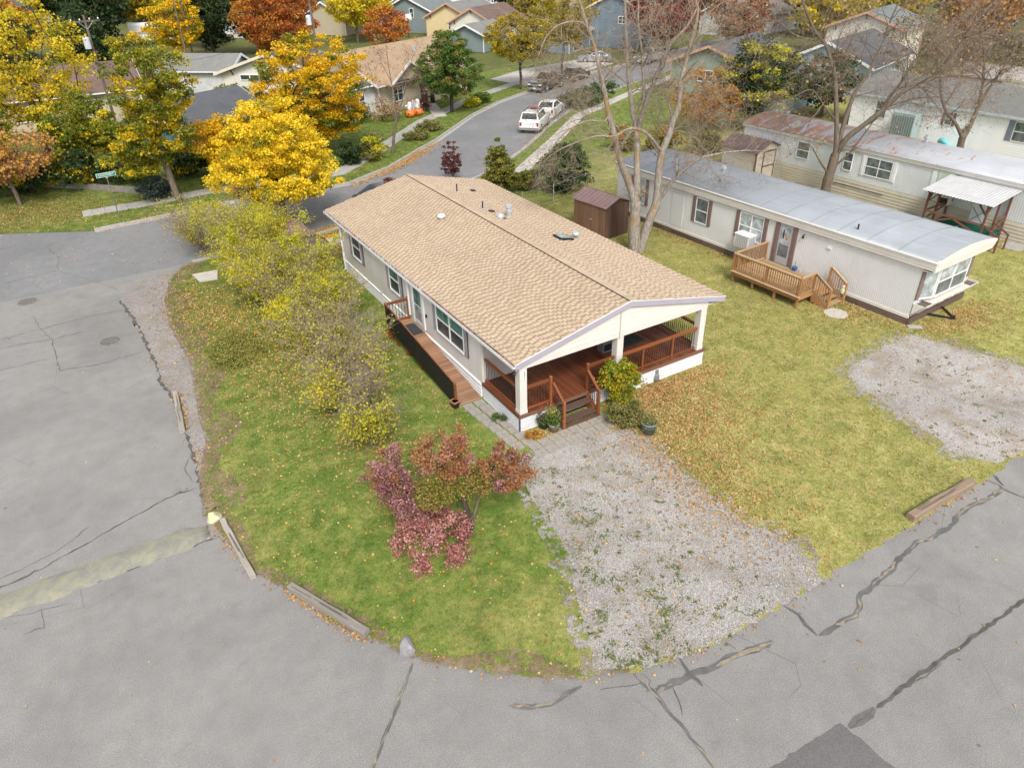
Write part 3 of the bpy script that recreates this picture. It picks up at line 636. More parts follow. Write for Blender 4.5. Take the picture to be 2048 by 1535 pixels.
for side in (0, 1):
    for c in range(38):
        y = RY0-.01-rg.choice((0,.08,.16,.24)); kk = 0
        while y < RY1:
            kk += 1; w = rg.uniform(.165,.195) if kk%2 else rg.uniform(.095,.125); y1 = min(y+w, RY1+.01); y0 = max(y, RY0-.01)
            if y1-y0 > .03:
                th = rg.choice((.024,.026)) if kk%2 else .008
                x = EX0+(RX-EX0)*(c/38) if side == 0 else EX1+(RX-EX1)*(c/38)
                near.append((math.dist((x+HX, y0+HY, EZ), (0,0,15))+(8 if side else 0), side, c, y0, y1-.004, th))
            y = y1
near.sort()
base_sh = {}
for i, (d, side, c, y0, y1, th) in enumerate(near):
    if i < 300:
        key = th
        if key not in base_sh:
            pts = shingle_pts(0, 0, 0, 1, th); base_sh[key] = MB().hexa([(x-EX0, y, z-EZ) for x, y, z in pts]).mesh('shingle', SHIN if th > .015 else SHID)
        t = c/38; o = link('shingle', base_sh[key], roof, (EX0+(RX-EX0)*t, y0, EZ+(RZ-EZ)*t)); o.scale = (1, y1-y0, 1)
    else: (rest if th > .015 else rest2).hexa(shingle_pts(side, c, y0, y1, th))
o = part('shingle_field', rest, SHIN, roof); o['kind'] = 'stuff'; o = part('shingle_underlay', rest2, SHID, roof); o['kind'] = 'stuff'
capm = MB().hexa([(-.03,0,-.02),(.34,0,-.085),(.34,.36,-.095),(-.03,.36,-.03),(-.03,0,.032),(.34,0,-.045),(.34,.36,-.062),(-.03,.36,.012)]).mesh('ridge_cap', SHIN)
for i in range(78): link('ridge_cap', capm, roof, (RX, RY0+i*.247, RZ+.012))
part('ridge_seam_shade', B(RX-.055,RY0,RZ-.03,RX-.028,RY1,RZ+.028), paint('dark_seam_and_shade', (.045,.03,.025), .9), roof)  # dark strip: ridge vent seam, with the cap edge's shade painted in
# fascia, rake boards, gutter
def rake(y0, y1, nm, mat):
    for a, b in ((EX0, RX), (RX, EX1)):
        z0, z1 = rz(a), rz(b)
        part(nm, MB().hexa([(a,y0,z0-.21),(b,y0,z1-.21),(b,y1,z1-.21),(a,y1,z0-.21),(a,y0,z0-.01),(b,y0,z1-.01),(b,y1,z1-.01),(a,y1,z0-.01)]), mat)
rake(-.10, -.055, 'rake_board', LILAC); rake(19.19, 19.23, 'rake_board', LILAC)
for a, b in ((EX0-.03, RX), (RX, EX1+.03)):
    part('drip_edge', MB().bar((a,-.098,rz(a)+.003), (b,-.098,rz(b)+.003), .03, .018), WHITE)
part('eave_board', B(EX1-.03,-.05,EZ-.2,EX1,19.18,EZ-.02), LILAC)
part('soffit', MB().add([(EX0,-.05,EZ-.17),(.0,-.05,EZ-.17),(.0,19.15,EZ-.17),(EX0,19.15,EZ-.17)], [(0,1,2,3)]), WHITE)
part('soffit', MB().add([(8.6,-.05,EZ-.17),(EX1,-.05,EZ-.17),(EX1,19.15,EZ-.17),(8.6,19.15,EZ-.17)], [(0,1,2,3)]), WHITE)
part('back_soffit', MB().add([(EX0,17.5,EZ-.165),(EX1,17.5,EZ-.165),(EX1,19.15,EZ-.165),(EX0,19.15,EZ-.165)], [(0,1,2,3)]), WHITE)
gt = part('gutter', MB().ext([(EX0-.10,EZ-.125),(EX0-.10,EZ-.02),(EX0-.115,EZ-.02),(EX0-.115,EZ-.14),(EX0+.0,EZ-.14),(EX0+.0,EZ-.02),(EX0-.012,EZ-.02),(EX0-.012,EZ-.125)], 'y', -.08, 19.2), WHITE)
P = np.c_[rng.uniform(EX0-.09, EX0-.02, 1500), np.concatenate([rng.uniform(0,19,600), rng.uniform(0,7,900)]), np.full(1500, EZ-.06)+rng.normal(0,.012,1500)]
lv = link('gutter_leaves', polys_mesh('gutter_leaves', leaves_at(P, .075, rng, 1.), leafmat('gutter_leaf_litter', [(.05,.025,.015), (.16,.06,.025), (.30,.12,.04), (.36,.2,.1)], .9, .05)), gt); lv['kind'] = 'stuff'
ds = part('downspout', MB().bar((-.12,17.35,.14),(-.12,17.35,2.62),.07,.05,(0,1,0)).bar((-.12,17.35,.16),(-.30,17.33,.06),.07,.05).bar((-.12,17.35,2.60),(-.24,17.35,2.74),.07,.05), WHITE)
ds2 = part('downspout', MB().bar((-.11,8.95,.95),(-.11,8.95,2.62),.07,.05,(0,1,0)).bar((-.11,8.95,2.60),(-.24,8.95,2.74),.07,.05), WHITE)
# front gable panel, board by board under the roof line
z = 2.77; k = 0
while z < RZ-.16:
    z1 = min(z+.2, RZ-.15); und = lambda zz: EX0+(zz+.15-EZ)/(RZ-EZ)*(RX-EX0); xl = max(.0, und(z)); xr = min(8.67, 2*RX-und(z)); xl1 = max(0, und(z1)); xr1 = min(8.67, 2*RX-und(z1))
    part('gable_board', MB().hexa([(xl,-.012,z),(xr,-.012,z),(xr,.10,z),(xl,.10,z),(xl1,.004,z1+.004),(xr1,.004,z1+.004),(xr1,.10,z1+.004),(xl1,.10,z1+.004)]), SIDE); z = z1; k += 1
part('gable_batten', B(4.27,-.035,2.50,4.31,.0,3.63), SIDE2)
part('porch_beam', B(.0,.0,2.55,8.67,.14,2.768), SIDE); part('porch_beam', B(.0,.14,2.55,.14,2.65,2.768), SIDE); part('porch_beam', B(8.53,.14,2.55,8.67,2.65,2.768), SIDE)
part('porch_ceiling', B(.14,.14,2.72,8.53,2.65,2.75), WHITE)
for x in (.02, 4.22, 8.36):
    pt = part('porch_post', B(x,.01,.72,x+.29,.30,2.56), SIDE)
    part('post_base', B(x-.012,-.004,.722,x+.302,.312,.86), SIDE, pt)
# house number plate on the corner post
def text_part(s, size, mat, parent, loc, rot, name='lettering', ext=.004, align='CENTER', space=1.):
    cu = bpy.data.curves.new(name, 'FONT'); cu.body = s; cu.size = size; cu.extrude = ext; cu.align_x = align; cu.align_y = 'CENTER'; cu.space_line = space
    tmp = bpy.data.objects.new('tmp', cu); COL.objects.link(tmp); bpy.context.view_layer.update()
    me = bpy.data.meshes.new_from_object(tmp.evaluated_get(bpy.context.evaluated_depsgraph_get())); bpy.data.objects.remove(tmp)
    me.materials.clear(); me.materials.append(mat); o = link(name, me, parent, loc); o.rotation_euler = rot; return o
pl = part('number_plate', B(.14,-.012,2.17,.27,.012,2.47), WHITE)
text_part('5\n0\n1', .135, paint('navy_ink', (.03,.04,.09), .6), pl, (.205,-.014,2.32), (rad(90),0,0), 'house_number', space=.72)
lm = part('porch_lamp', MB().bar((-.0,.15,2.4),(-.09,.15,2.4),.02,.02).lathe([(.015,0),(.05,.03),(.05,.12),(.02,.16)], 8, (-.11,.15,2.27)), BLACK)
# porch deck, plank by plank
pk = MB().box(0,-.04,.685,.122,2.64,.72).mesh('deck_plank', DECKR)
for i in range(62): link('deck_plank', pk, H, (.005+i*.14,0,0))
part('deck_rim', B(-.06,-.075,.60,8.74,-.043,.735), STEPB2); part('deck_rim', B(-.065,-.04,.60,-.005,2.62,.735), DECKR); part('deck_rim', B(8.69,-.04,.60,8.74,2.62,.735), DECKR)
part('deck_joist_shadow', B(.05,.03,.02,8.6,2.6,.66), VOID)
def lattice(L, h, w=.034, s=.088):
    m = MB()
    for dz, sg in ((.0, 1), (.009, -1)):
        k = -int(h/s)-1
        while k*s < L:
            a, b = k*s, k*s+h; u0, v0, u1, v1 = (a,0,b,h)
            if u0 < 0: v0 -= u0; u0 = 0
            if u1 > L: v1 -= (u1-L); u1 = L
            if u1-u0 > .02:
                p, q = ((u0,v0),(u1,v1)) if sg > 0 else ((u0,h-v0),(u1,h-v1))
                m.bar((p[0],dz,p[1]), (q[0],dz,q[1]), .007, w)
            k += 1
    for zz in (.02, h-.02): m.bar((0,-.006,zz),(L,-.006,zz),.012,.04)
    return m
def latt(L, h, loc, rzd): o = part('lattice_panel', lattice(L, h), LATT, loc=loc); o.rotation_euler.z = rad(rzd); return o
latt(1.36,.57,(-.03,-.045,.03),0); latt(5.72,.57,(2.98,-.045,.03),0); latt(2.62,.57,(-.045,2.6,.03),-90); latt(2.62,.57,(8.70,-.03,.03),90)
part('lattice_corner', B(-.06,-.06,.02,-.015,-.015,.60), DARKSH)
# railings
bal = MB().tube([(0,0,0),(0,0,1)], .011, 6).mesh('baluster', BLACK)
def railing(parent, p, q, h, name='railing', sp=.112, low=.09, mat=None, wide=.09, balmat=None, ends=(0,0)):
    "p,q at deck level; rails + one baluster object per spindle"
    mat = mat or RAILR; p = Vector(p); q = Vector(q); d = q-p; L = math.hypot(d.x, d.y)
    m = MB().bar(p+Vector((0,0,h)), q+Vector((0,0,h)), wide, .04).bar(p+Vector((0,0,h-.06)), q+Vector((0,0,h-.06)), .036, .08).bar(p+Vector((0,0,low)), q+Vector((0,0,low)), .036, .08)
    r = obj(name, m, mat, parent); n = max(2, int(L/sp))
    for i in range(1, n):
        t = i/n; c = p+d*t; o = link('baluster', balmat or bal, r, (c.x, c.y, c.z+low)); o.scale = (1,1,h-low-.06)
    return r
def rpost(parent, x, y, z0, z1, s=.09, mat=None, name='rail_post'):
    return obj(name, MB().box(x-s/2,y-s/2,z0,x+s/2,y+s/2,z1-.03).hexa([(x-s/2-.008,y-s/2-.008,z1-.03),(x+s/2+.008,y-s/2-.008,z1-.03),(x+s/2+.008,y+s/2+.008,z1-.03),(x-s/2-.008,y+s/2+.008,z1-.03),(x-s/4,y-s/4,z1+.015),(x+s/4,y-s/4,z1+.015),(x+s/4,y+s/4,z1+.015),(x-s/4,y+s/4,z1+.015)]), mat or RAILR, parent)
railing(H, (.10,.30,.72), (.10,2.6,.72), 1.0, 'porch_railing'); railing(H, (.31,.12,.72), (1.30,.12,.72), 1.0, 'porch_railing')
railing(H, (3.0,.12,.72), (4.2,.12,.72), 1.0, 'porch_railing'); railing(H, (4.52,.12,.72), (8.36,.12,.72), .98, 'porch_railing'); railing(H, (8.55,.30,.72), (8.55,2.6,.72), 1.0, 'porch_railing')
rpost(H, 1.33,.06,.5,1.86); rpost(H, 2.95,.06,.5,1.86); rpost(H, 5.6,.12,.72,1.7); rpost(H, 7.1,.12,.72,1.7)
# steps
st = part('porch_steps', MB().hexa([(1.36,-.66,.0),(1.41,-.66,.0),(1.41,.0,.0),(1.36,.0,.0),(1.36,-.66,.17),(1.41,-.66,.17),(1.41,.0,.6),(1.36,.0,.6)]).hexa([(2.87,-.66,.0),(2.92,-.66,.0),(2.92,.0,.0),(2.87,.0,.0),(2.87,-.66,.17),(2.92,-.66,.17),(2.92,.0,.6),(2.87,.0,.6)]), RAILR)
for y, zz in ((-.34,.49),(-.67,.25)): part('tread', B(1.30,y-.02,zz-.04,2.98,y+.30,zz), STEPB, st)
part('tread_landing', B(1.30,-.80,.04,2.98,-.62,.08), STEPB, st)
for x in (1.38, 2.90):
    rpost(st, x, -.72, 0, 1.18)
    railing(st, (x,-.04,.62), (x,-.70,.14), 1.0, 'stair_railing', sp=.10)
o = part('riser_lattice', lattice(1.4,.3), LATT, st, loc=(1.44,.02,.12))
# porch wall openings
def window(parent, axis, a0, a1, z0, z1, plane, nx=1, split=True, gm=GLASS, gm2=None, fr=.055, sg=-1, frame=WHITE, out=.05, name='window'):
    "frame with sash bars and separate panes; axis x: wall along x at y=plane, axis y: wall along y at x=plane"
    def bx(m, u0, u1, w0, w1, d0, d1):
        lo, hi = sorted((plane+sg*d0, plane+sg*d1))
        return m.box(u0,lo,w0,u1,hi,w1) if axis == 'x' else m.box(lo,u0,w0,hi,u1,w1)
    m = MB(); bx(m,a0-fr,a0,z0-fr,z1+fr,0,out); bx(m,a1,a1+fr,z0-fr,z1+fr,0,out); bx(m,a0,a1,z1,z1+fr,0,out); bx(m,a0,a1,z0-fr,z0,0,out+.02)
    w = (a1-a0)/nx; zm = (z0+z1)/2
    for i in range(1, nx): bx(m,a0+i*w-fr*.5,a0+i*w+fr*.5,z0,z1,0,out)
    root = obj(name, m, frame, parent)
    for i in range(nx):
        u0 = a0+i*w+(fr*.5 if i else 0); u1 = a0+(i+1)*w-(fr*.5 if i < nx-1 else 0)
        if split:
            b = MB(); bx(b,u0,u1,zm-.025,zm+.025,.0,out*.8); obj('sash_bar', b, frame, root)
            for (zz0, zz1, g) in ((z0,zm-.025,gm),(zm+.025,z1,gm2 or gm)):
                b = MB(); bx(b,u0,u1,zz0,zz1,0,out*.35); obj('pane', b, g, root)
        else:
            b = MB(); bx(b,u0,u1,z0,z1,0,out*.35); obj('pane', b, gm, root)
    return root
window(H,'x',3.15,4.95,1.02,2.15,2.655,2,True,GLASSD); window(H,'x',5.05,6.75,1.02,2.15,2.655,2,True,GLASSD)
# left wall: windows, shutters, door
def shutter(parent, plane, y0, y1, z0, z1, mat=SHUT, sg=-1):
    b = B(*sorted((plane,plane+sg*.045))[:1], y0, z0, max(plane,plane+sg*.045), y1, z1)
    s = obj('shutter', b, mat, parent); n = int((z1-z0)/.07); m = MB()
    for i in range(n): zz = z0+.05+i*(z1-z0-.1)/n; lo, hi = sorted((plane+sg*.045, plane+sg*.06)); m.box(lo,y0+.05,zz,hi,y1-.05,zz+.035)
    obj('slat_field', m, mat, s); return s
for (a0, a1, z0, z1, nx, g2) in ((14.75,15.85,1.42,2.58,1,GLASS),(10.05,11.1,1.42,2.58,1,GLASSG),(3.98,6.28,1.36,2.56,2,GLASSG)):
    window(H,'y',a0,a1,z0,z1,-.028,nx,True,GLASS,g2)
    for s0, s1 in ((a0-.34,a0-.07),(a1+.07,a1+.34)):
        shutter(H,-.026,s0,s1,z0-.07,z1+.07); part('shutter_shadow', B(-.075,s0-.02,z0-.08,-.03,s0-.001,z1+.07), DARKSH)  # dark strip along each shutter paints in its shadow
dr = part('side_door', B(-.07,7.62,.80,-.02,8.56,2.66), WHITE)
part('door_frame', B(-.085,7.53,.76,-.025,7.615,2.72).box(-.085,8.565,.76,-.025,8.65,2.72).box(-.085,7.53,2.665,-.025,8.65,2.72), WHITE, dr)
for a, b in ((1.75,2.5),(1.05,1.70)): part('pane', B(-.078,7.75,a,-.066,8.43,b), GLASSG if a > 1.5 else GLASSP, dr)
part('handle', B(-.11,7.68,1.45,-.07,7.71,1.62), GALV, dr); part('door_light', B(-.1,7.28,1.5,-.03,7.34,1.62), BLACK)
part('hose_bib', B(-.14,12.3,.72,-.03,12.36,.78), GALV)
# roof fittings
def rp(x, y): return (x-HX, y-HY, rz(x-HX))
for (x, y), hh in zip([(16.62,33.23),(16.3,29.91)], (.42,.36)):
    a = rp(x, y); v = part('vent_pipe', MB().tube([(a[0],a[1],a[2]-.1),(a[0],a[1],a[2]+hh)], .035, 8), BLACK); part('flashing', MB().bar((a[0]-.12,a[1],rz(a[0]-.12)+.022),(a[0]+.12,a[1],rz(a[0]+.12)+.022),.22,.006), GALV, v)
x, y = (14.01,29.84); a = rp(x, y); part('white_roof_vent', MB().lathe([(.09,-.1),(.09,.12),(.17,.14),(.19,.2),(.15,.27),(.02,.29)], 14, a), WHITE, smooth=True)
x, y = (16.35,28.28); a = rp(x, y); v = part('dome_vent', MB().lathe([(.17,-.05),(.19,.05),(.17,.15),(.11,.22),(.02,.25)], 14, a), GALV, smooth=True); part('dark_flashing', MB().bar((a[0]-.02,a[1]-.16,a[2]+.03),(a[0]+.22,a[1]-.12,rz(a[0]+.22)+.03),.2,.02), BLACK, v)
x, y = (16.97,28.54); a = rp(x, y); part('flue_cap', MB().lathe([(.14,-.1),(.14,.22),(.19,.24),(.19,.36),(.10,.38),(.10,.45),(.17,.47),(.17,.56),(.03,.6)], 14, a), GALV)
x, y = (18.46,25.14); a = rp(x, y); part('mushroom_vent', MB().lathe([(.08,-.05),(.08,.12),(.15,.15),(.17,.2),(.1,.27),(.02,.28)], 14, a), paint('pale_blue_vent', (.38,.46,.52), .5), smooth=True)
for (x, y) in [(16.47,29.34),(17.75,33.6)]:
    a = rp(x, y); part('low_vent', MB().hexa([(a[0]-.14,a[1]-.16,rz(a[0]-.14)+.01),(a[0]+.14,a[1]-.16,rz(a[0]+.14)+.01),(a[0]+.14,a[1]+.16,rz(a[0]+.14)+.01),(a[0]-.14,a[1]+.16,rz(a[0]-.14)+.01),(a[0]-.08,a[1]-.1,a[2]+.09),(a[0]+.1,a[1]-.1,a[2]+.07),(a[0]+.1,a[1]+.1,a[2]+.07),(a[0]-.08,a[1]+.1,a[2]+.09)]), BLACK)
sx, sy = (17.7,25.04); sx -= HX; sy -= HY; skl = part('skylight', MB().bar((sx-.36,sy,rz(sx-.36)+.05),(sx+.36,sy,rz(sx+.36)+.05),.62,.10), BLACK)
part('pane', MB().bar((sx-.28,sy,rz(sx-.28)+.103),(sx+.28,sy,rz(sx+.28)+.103),.46,.012), GLASSG, skl)
# things on the porch
mt = tag(obj('doormat', B(-.55,-.35,0,.55,.35,.02), MATT, None, False, (17.36,19.74,0.72), 0), 'dark patterned doormat on the red-brown porch deck', 'doormat')
hb = thing('floor_fan', 'small grey boxy appliance on the porch under the window', 'appliance', (16.12,19.68,0.72), 0)
obj('casing', B(-.3,-.2,0,.3,.2,.42), paint('grey_appliance', (.2,.21,.23), .5), hb); obj('grille', MB().box(-.26,-.215,.06,.26,-.202,.36), BLACK, hb)
obj('knob', MB().tube([(.2,-.2,.39),(.2,-.24,.39)], .025, 8), GALV, hb)

# ---------------------------------------------------------------- ramp on the left side
R_ = thing('access_ramp', 'wooden ramp with black spindle railing leading up to the white side door', 'ramp', (HX-.6, HY+2.6))
def rzz(y): return .745 if y > 5.2 else .06+(.685)*y/5.2          # local y from ramp foot
pk2 = B(-.56,0,-.035,.50,.114,0).mesh('ramp_plank', RAMPW); y = 0; sl_ = math.atan2(.685, 5.2)
while y < 6.45:
    o = link('ramp_plank', pk2, R_, (0, y, rzz(y))); 
    if y < 5.1: o.rotation_euler.x = sl_
    y += .139
for x in (-.5,.44): obj('stringer', MB().hexa([(x-.02,0,.0),(x+.02,0,.0),(x+.02,6.4,.50),(x-.02,6.4,.50),(x-.02,0,.045),(x+.02,0,.045),(x+.02,6.4,.70),(x-.02,6.4,.70)]), RAILR, R_)
for y in (3.2,4.6,5.6,6.3): obj('leg', B(-.55,y-.045,0,-.46,y+.045,rzz(y)-.03), RAILR, R_)
rp1 = obj('side_railing', MB().bar((-.56,.15,.98),(-.56,6.4,1.70),.05,.09).bar((-.56,.15,.30),(-.56,6.4,.82),.04,.09), RAILR, R_)
bal2 = MB().box(-.018,-.029,0,.018,.029,1).mesh('baluster', BLACK)
for i in range(58):
    t = (i+.5)/58; y = .15+6.25*t; o = link('baluster', bal2, rp1, (-.60,y,.10+.60*t)); o.scale = (1,1,.93+.10*t)
rpost(R_, -.56,.10,0,1.05); rpost(R_, -.56,6.42,0,1.78); rpost(R_, .46,6.42,.6,1.80); rpost(R_, -.56,3.3,.3,1.38)
railing(R_, (-.52,6.42,.745), (.42,6.42,.745), .98, 'end_railing', sp=.13)
mt2 = tag(obj('doormat', B(-.32,-.5,0,.32,.5,.018), MATT, None, False, (HX-.5, HY+8.0, .748), 0), 'rounded grey grid doormat outside the white side door', 'doormat')

# ================================================================ mobile homes and sheds
def mat_metalroof(name, c, rust=0., seam=True, streak=(.5,.5,6)):
    t = NT(name); co = t.coord('Object'); n = t.noise(co, .5, 6, .6, .4); f = t.noise(t.coord('Object', (3,.35,3)), 1.2, 5, .7)
    base = t.ramp(n, [(.3, tuple(x*.86 for x in c)), (.7, tuple(min(1,x*1.12) for x in c))])
    pa = t.ramp(f, [(.5, 0), (.75, .5)]); base = t.mix(pa, base, tuple(min(1,x*1.28) for x in c))
    if rust:
        sx = t.new('ShaderNodeSeparateXYZ'); t.link(co, sx.inputs[0])
        r = t.noise(t.coord('Object', (.45,1.9,1)), .9, 6, .72, .5)
        k = t.math('ADD', r, t.math('MULTIPLY', t.math('SUBTRACT', sx.outputs[1], 9), .0125))
        k = t.ramp(k, [(.57, 0), (.62, 1)]); rc = t.ramp(t.noise(co, 2, 5), [(.3, (.24,.085,.04)), (.6, (.40,.18,.09)), (.8, (.5,.3,.2))])
        base = t.mix(t.math('MULTIPLY', k, rust), base, rc)
    t.col(base); t.bump(t.noise(co, 25, 3), .12, .01); return t.done(.5, .4, .1)
MHW = paint('off_white_aluminium', (.60,.595,.585), .55, .05, .8, .35, dirt=.12); MHT = paint('cream_trim_metal', (.62,.59,.53), .5, .05, 1.5, .35, dirt=.2)
BRN = paint('brown_skirt_metal', (.115,.075,.062), .6, .15, 2, .3, dirt=.2); BRNL = paint('pale_brown_skirt_lip', (.30,.22,.19), .6, .1)
BSHUT = paint('brown_shutter', (.20,.135,.115), .65, .08, 4); RF1 = mat_metalroof('blue_grey_coated_roof', (.275,.295,.318)); RF2 = mat_metalroof('rusting_white_roof', (.37,.38,.405), .95)
TRTD = wood('honey_treated_wood', (.34,.175,.075), .65, .3, 0, .3); TRTP = wood('pale_honey_plank', (.40,.27,.15), .7, .3, 0, .3)
GREYD = paint('grey_door', (.36,.36,.38), .5, .05, 2)
def ribbed(L, h, pitch=.10, dep=.012):
    "vertical ribbed aluminium sheet in the local yz plane facing -x"
    m = MB(); n = int(L/pitch); V = []
    for i in range(n):
        y = i*L/n; w = L/n
        for dy, dx in ((0,0),(.62*w,0),(.70*w,dep),(.92*w,dep)): V += [(dx,y+dy,0),(dx,y+dy,h)]
    V += [(0,L,0),(0,L,h)]; k = len(V)//2
    m.add(V, [(2*i,2*i+1,2*i+3,2*i+2) for i in range(k-1)]); return m
def rounded_roof(W, y0, y1, ze, rise, ov, n=12, th=.05):
    pr = [(-ov+(W+2*ov)*i/n, ze+rise*math.sin(math.pi*i/n)**.8) for i in range(n+1)]
    return MB().ext(pr+[(x, z-th) for x, z in pr[::-1]], 'y', y0, y1)
# ---- grey-roofed home next door
M1 = thing('mobile_home', 'off-white mobile home with pale blue-grey rounded roof and brown skirting', 'mobile home', (29.34,15.08), 3.0)
W1, L1 = 4.55, 19.3
obj('wall', B(.02,.03,.40,W1-.02,L1-.03,2.9), MHW, M1)
obj('ribbed_siding', ribbed(L1-.02, 2.34), MHW, M1, loc=(-.015,.01,.44)); o = obj('ribbed_siding', ribbed(W1-.02, 2.34), MHW, M1, loc=(.01,L1+.016,.44)); o.rotation_euler.z = rad(-90)
o = obj('ribbed_siding', ribbed(W1-.02, 2.34), MHW, M1, loc=(W1-.01,.012,.44)); o.rotation_euler.z = rad(90)
rf = obj('roof', rounded_roof(W1, -.55, L1+.1, 3.10, .30, .20), RF1, M1, True)
for i in range(1, 13): obj('roof_seam', MB().tube([(-.1+(W1+.2)*k/8, i*1.48-.3, 3.113+.30*math.sin(math.pi*(k*.9+.4)/8)**.8) for k in range(9)], .012, 4), RF1, rf)
for z0, z1, d in ((2.74,2.86,.03),(2.87,3.0,.05),(3.01,3.13,.075)): obj('fascia_strip', B(-.12-d,-.55,z0,-.015,L1+.1,z1), MHT, M1)
for z0, z1, d in ((2.64,2.75,.0),(2.76,2.87,.03),(2.88,2.99,.06),(3.0,3.11,.09)): obj('fascia_strip', B(-.1,-.5-d,z0,W1+.16,-.42,z1), MHT, M1)
obj('fascia_arch', MB().ext([(-.2+(W1+.4)*i/12, 3.105+.28*math.sin(math.pi*i/12)**.8) for i in range(13)], 'y', -.56, -.48), MHT, M1)
obj('front_soffit', B(-.1,-.44,2.62,W1+.16,.0,2.66), MHT, M1)
obj('base_trim', B(-.05,0,.33,0,L1,.46), MHT, M1)
sp = MB()
for k in range(3): sp.ext([(-.03,.11*k),(-.055,.11*k+.01),(-.055,.11*k+.085),(-.03,.11*k+.108),(.02,.11*k+.108),(.02,.11*k)], 'y', .008, 2.40)
spm = sp.mesh('skirting_panel', BRN)
for i in range(8):
    o = link('skirting_panel', spm, M1, (0,i*2.41,.0)); 
    for k in (1,2): obj('skirt_lip', B(-.062,i*2.41+.01,.11*k-.008,-.04,i*2.41+2.4,.11*k+.004), BRNL, o)
obj('front_skirting', B(.0,-.06,0,W1,.0,.36).box(.0,-.075,.14,W1,-.06,.24), BRN, M1); obj('skirt_corner', B(-.08,-.1,0,.06,.0,.36), BRN, M1)
def mhwin(a0, a1, z0, z1, nx, gm, sh=.24, par=M1, plane=-.016, fr=WHITE, smat=BSHUT):
    window(par,'y',a0,a1,z0,z1,plane,nx,True,gm,gm,.04,-1,fr,.045)
    if sh:
        for s0, s1 in ((a0-.05-sh,a0-.05),(a1+.05,a1+.05+sh)): shutter(par,plane,s0,s1,z0-.06,z1+.06,smat)
GLC = glass('lace_curtained_glass', (.34,.37,.38), .15); GLK = glass('dim_glass', (.12,.14,.145), .1)
mhwin(16.85,17.75,1.15,2.55,1,GLC); mhwin(11.95,12.75,1.25,2.55,1,GLK); mhwin(8.25,9.70,1.28,2.56,2,GLC)
obj('access_door', B(-.035,13.72,.55,-.016,14.62,2.50), MHW, M1); obj('door_drip_cap', B(-.08,13.68,2.50,-.016,14.66,2.54), MHT, M1)
d1 = obj('front_door', B(-.05,6.50,.62,-.014,7.22,2.62), GREYD, M1)
obj('pane', B(-.056,6.58,1.7,-.05,7.14,2.52), GLC, d1); obj('pane', B(-.056,6.58,1.02,-.05,7.14,1.64), GLK, d1); obj('door_slot', B(-.062,6.93,1.95,-.056,7.0,2.4), BLACK, d1); obj('sticker', B(-.062,6.68,1.92,-.056,6.82,2.05), paint('orange_sticker', (.55,.16,.05), .6), d1)
for s0, s1 in ((6.22,6.46),(7.26,7.50)): shutter(M1,-.016,s0,s1,.64,2.66,BSHUT)
lampm = obj('wall_lamp', MB().bar((-.02,5.82,2.45),(-.14,5.82,2.5),.03,.03).lathe([(.02,.0),(.06,.03),(.05,.14),(.02,.18)], 8, (-.16,5.82,2.3)), BLACK, M1)
obj('meter_box', B(-.08,4.3,2.2,-.016,4.5,2.28), WHITE, M1)
ac = obj('window_cooler', B(-.62,8.55,.98,-.02,9.45,1.62), MHT, M1); obj('cooler_top', B(-.65,8.52,1.62,-.02,9.48,1.66), WHITE, ac)
for i in range(7): obj('louvre', B(-.635,8.62+i*.11,1.04,-.622,8.68+i*.11,1.56), GREYD, ac)
obj('louvre', B(-.55,8.535,1.04,-.1,8.548,1.56), GREYD, ac)
for (x, y), hh in ((( .75,15.2),.28), ((2.6,13.4),.3)):
    z = 3.10+.30*math.sin(math.pi*(x+.2)/(W1+.4))**.8; obj('roof_vent', MB().lathe([(.1,-.05),(.1,hh*.5),(.17,hh*.55),(.17,hh*.75),(.09,hh*.8),(.13,hh),(.02,hh+.04)], 12, (x,y,z)), GALV, M1)
for (x, y) in ((.55,3.6),(1.2,12.4),(1.8,16.6)): obj('vent_pipe', MB().tube([(x,y,3.1),(x,y,3.5 if y < 5 else 3.42)], .04, 7), BLACK, M1)
# bay window at the front end
bw = obj('bay_window', MB().prism([(.25,0),(.9,-.28),(3.5,-.28),(4.1,0)], 1.15, 2.62), MHW, M1)
window(bw,'x',1.0,3.4,1.25,2.5,-.285,2,True,GLK,GLC,.05,-1,WHITE,.04)
for a, b in (((.30,-.03),(.84,-.26)),((3.56,-.26),(4.05,-.03))):
    obj('angled_pane', MB().hexa([(a[0],a[1]-.02,1.28),(b[0],b[1]-.02,1.28),(b[0],b[1],1.28),(a[0],a[1],1.28),(a[0],a[1]-.02,2.5),(b[0],b[1]-.02,2.5),(b[0],b[1],2.5),(a[0],a[1],2.5)]), GLC, bw)
for x in (.12, 4.3): obj('shutter', B(x-.1,-.05,1.2,x+.12,-.01,2.5), BSHUT, M1)
pb = obj('planter_box', MB().ext([(-.02,.42),(-.55,1.05),(-.50,1.05),(-.02,.52)], 'x', .0, W1).ext([(-.02,.42),(-.55,1.05),(-.02,1.05)], 'x', .0, .05).ext([(-.02,.42),(-.55,1.05),(-.02,1.05)], 'x', W1-.05, W1), MHT, M1)
for i in range(5): obj('planter_rib', MB().bar((.5+i*.85,-.07,.46),(.5+i*.85,-.55,1.03),.06,.03), WHITE, pb)
obj('planter_soil', B(.05,-.44,.92,W1-.05,-.03,.96), paint('dry_soil', (.14,.11,.085), 1, .3, 6), pb); obj('planter_lid', B(.7,-.50,1.0,W1-.75,-.02,1.04), MHT, pb)
obj('tow_hitch', MB().bar((1.5,-.05,.14),(2.1,-1.0,.08),.07,.07).bar((2.7,-.05,.14),(2.1,-1.0,.08),.07,.07).tube([(2.1,-.95,.0),(2.1,-.95,.24)], .03, 8), BLACK, M1)
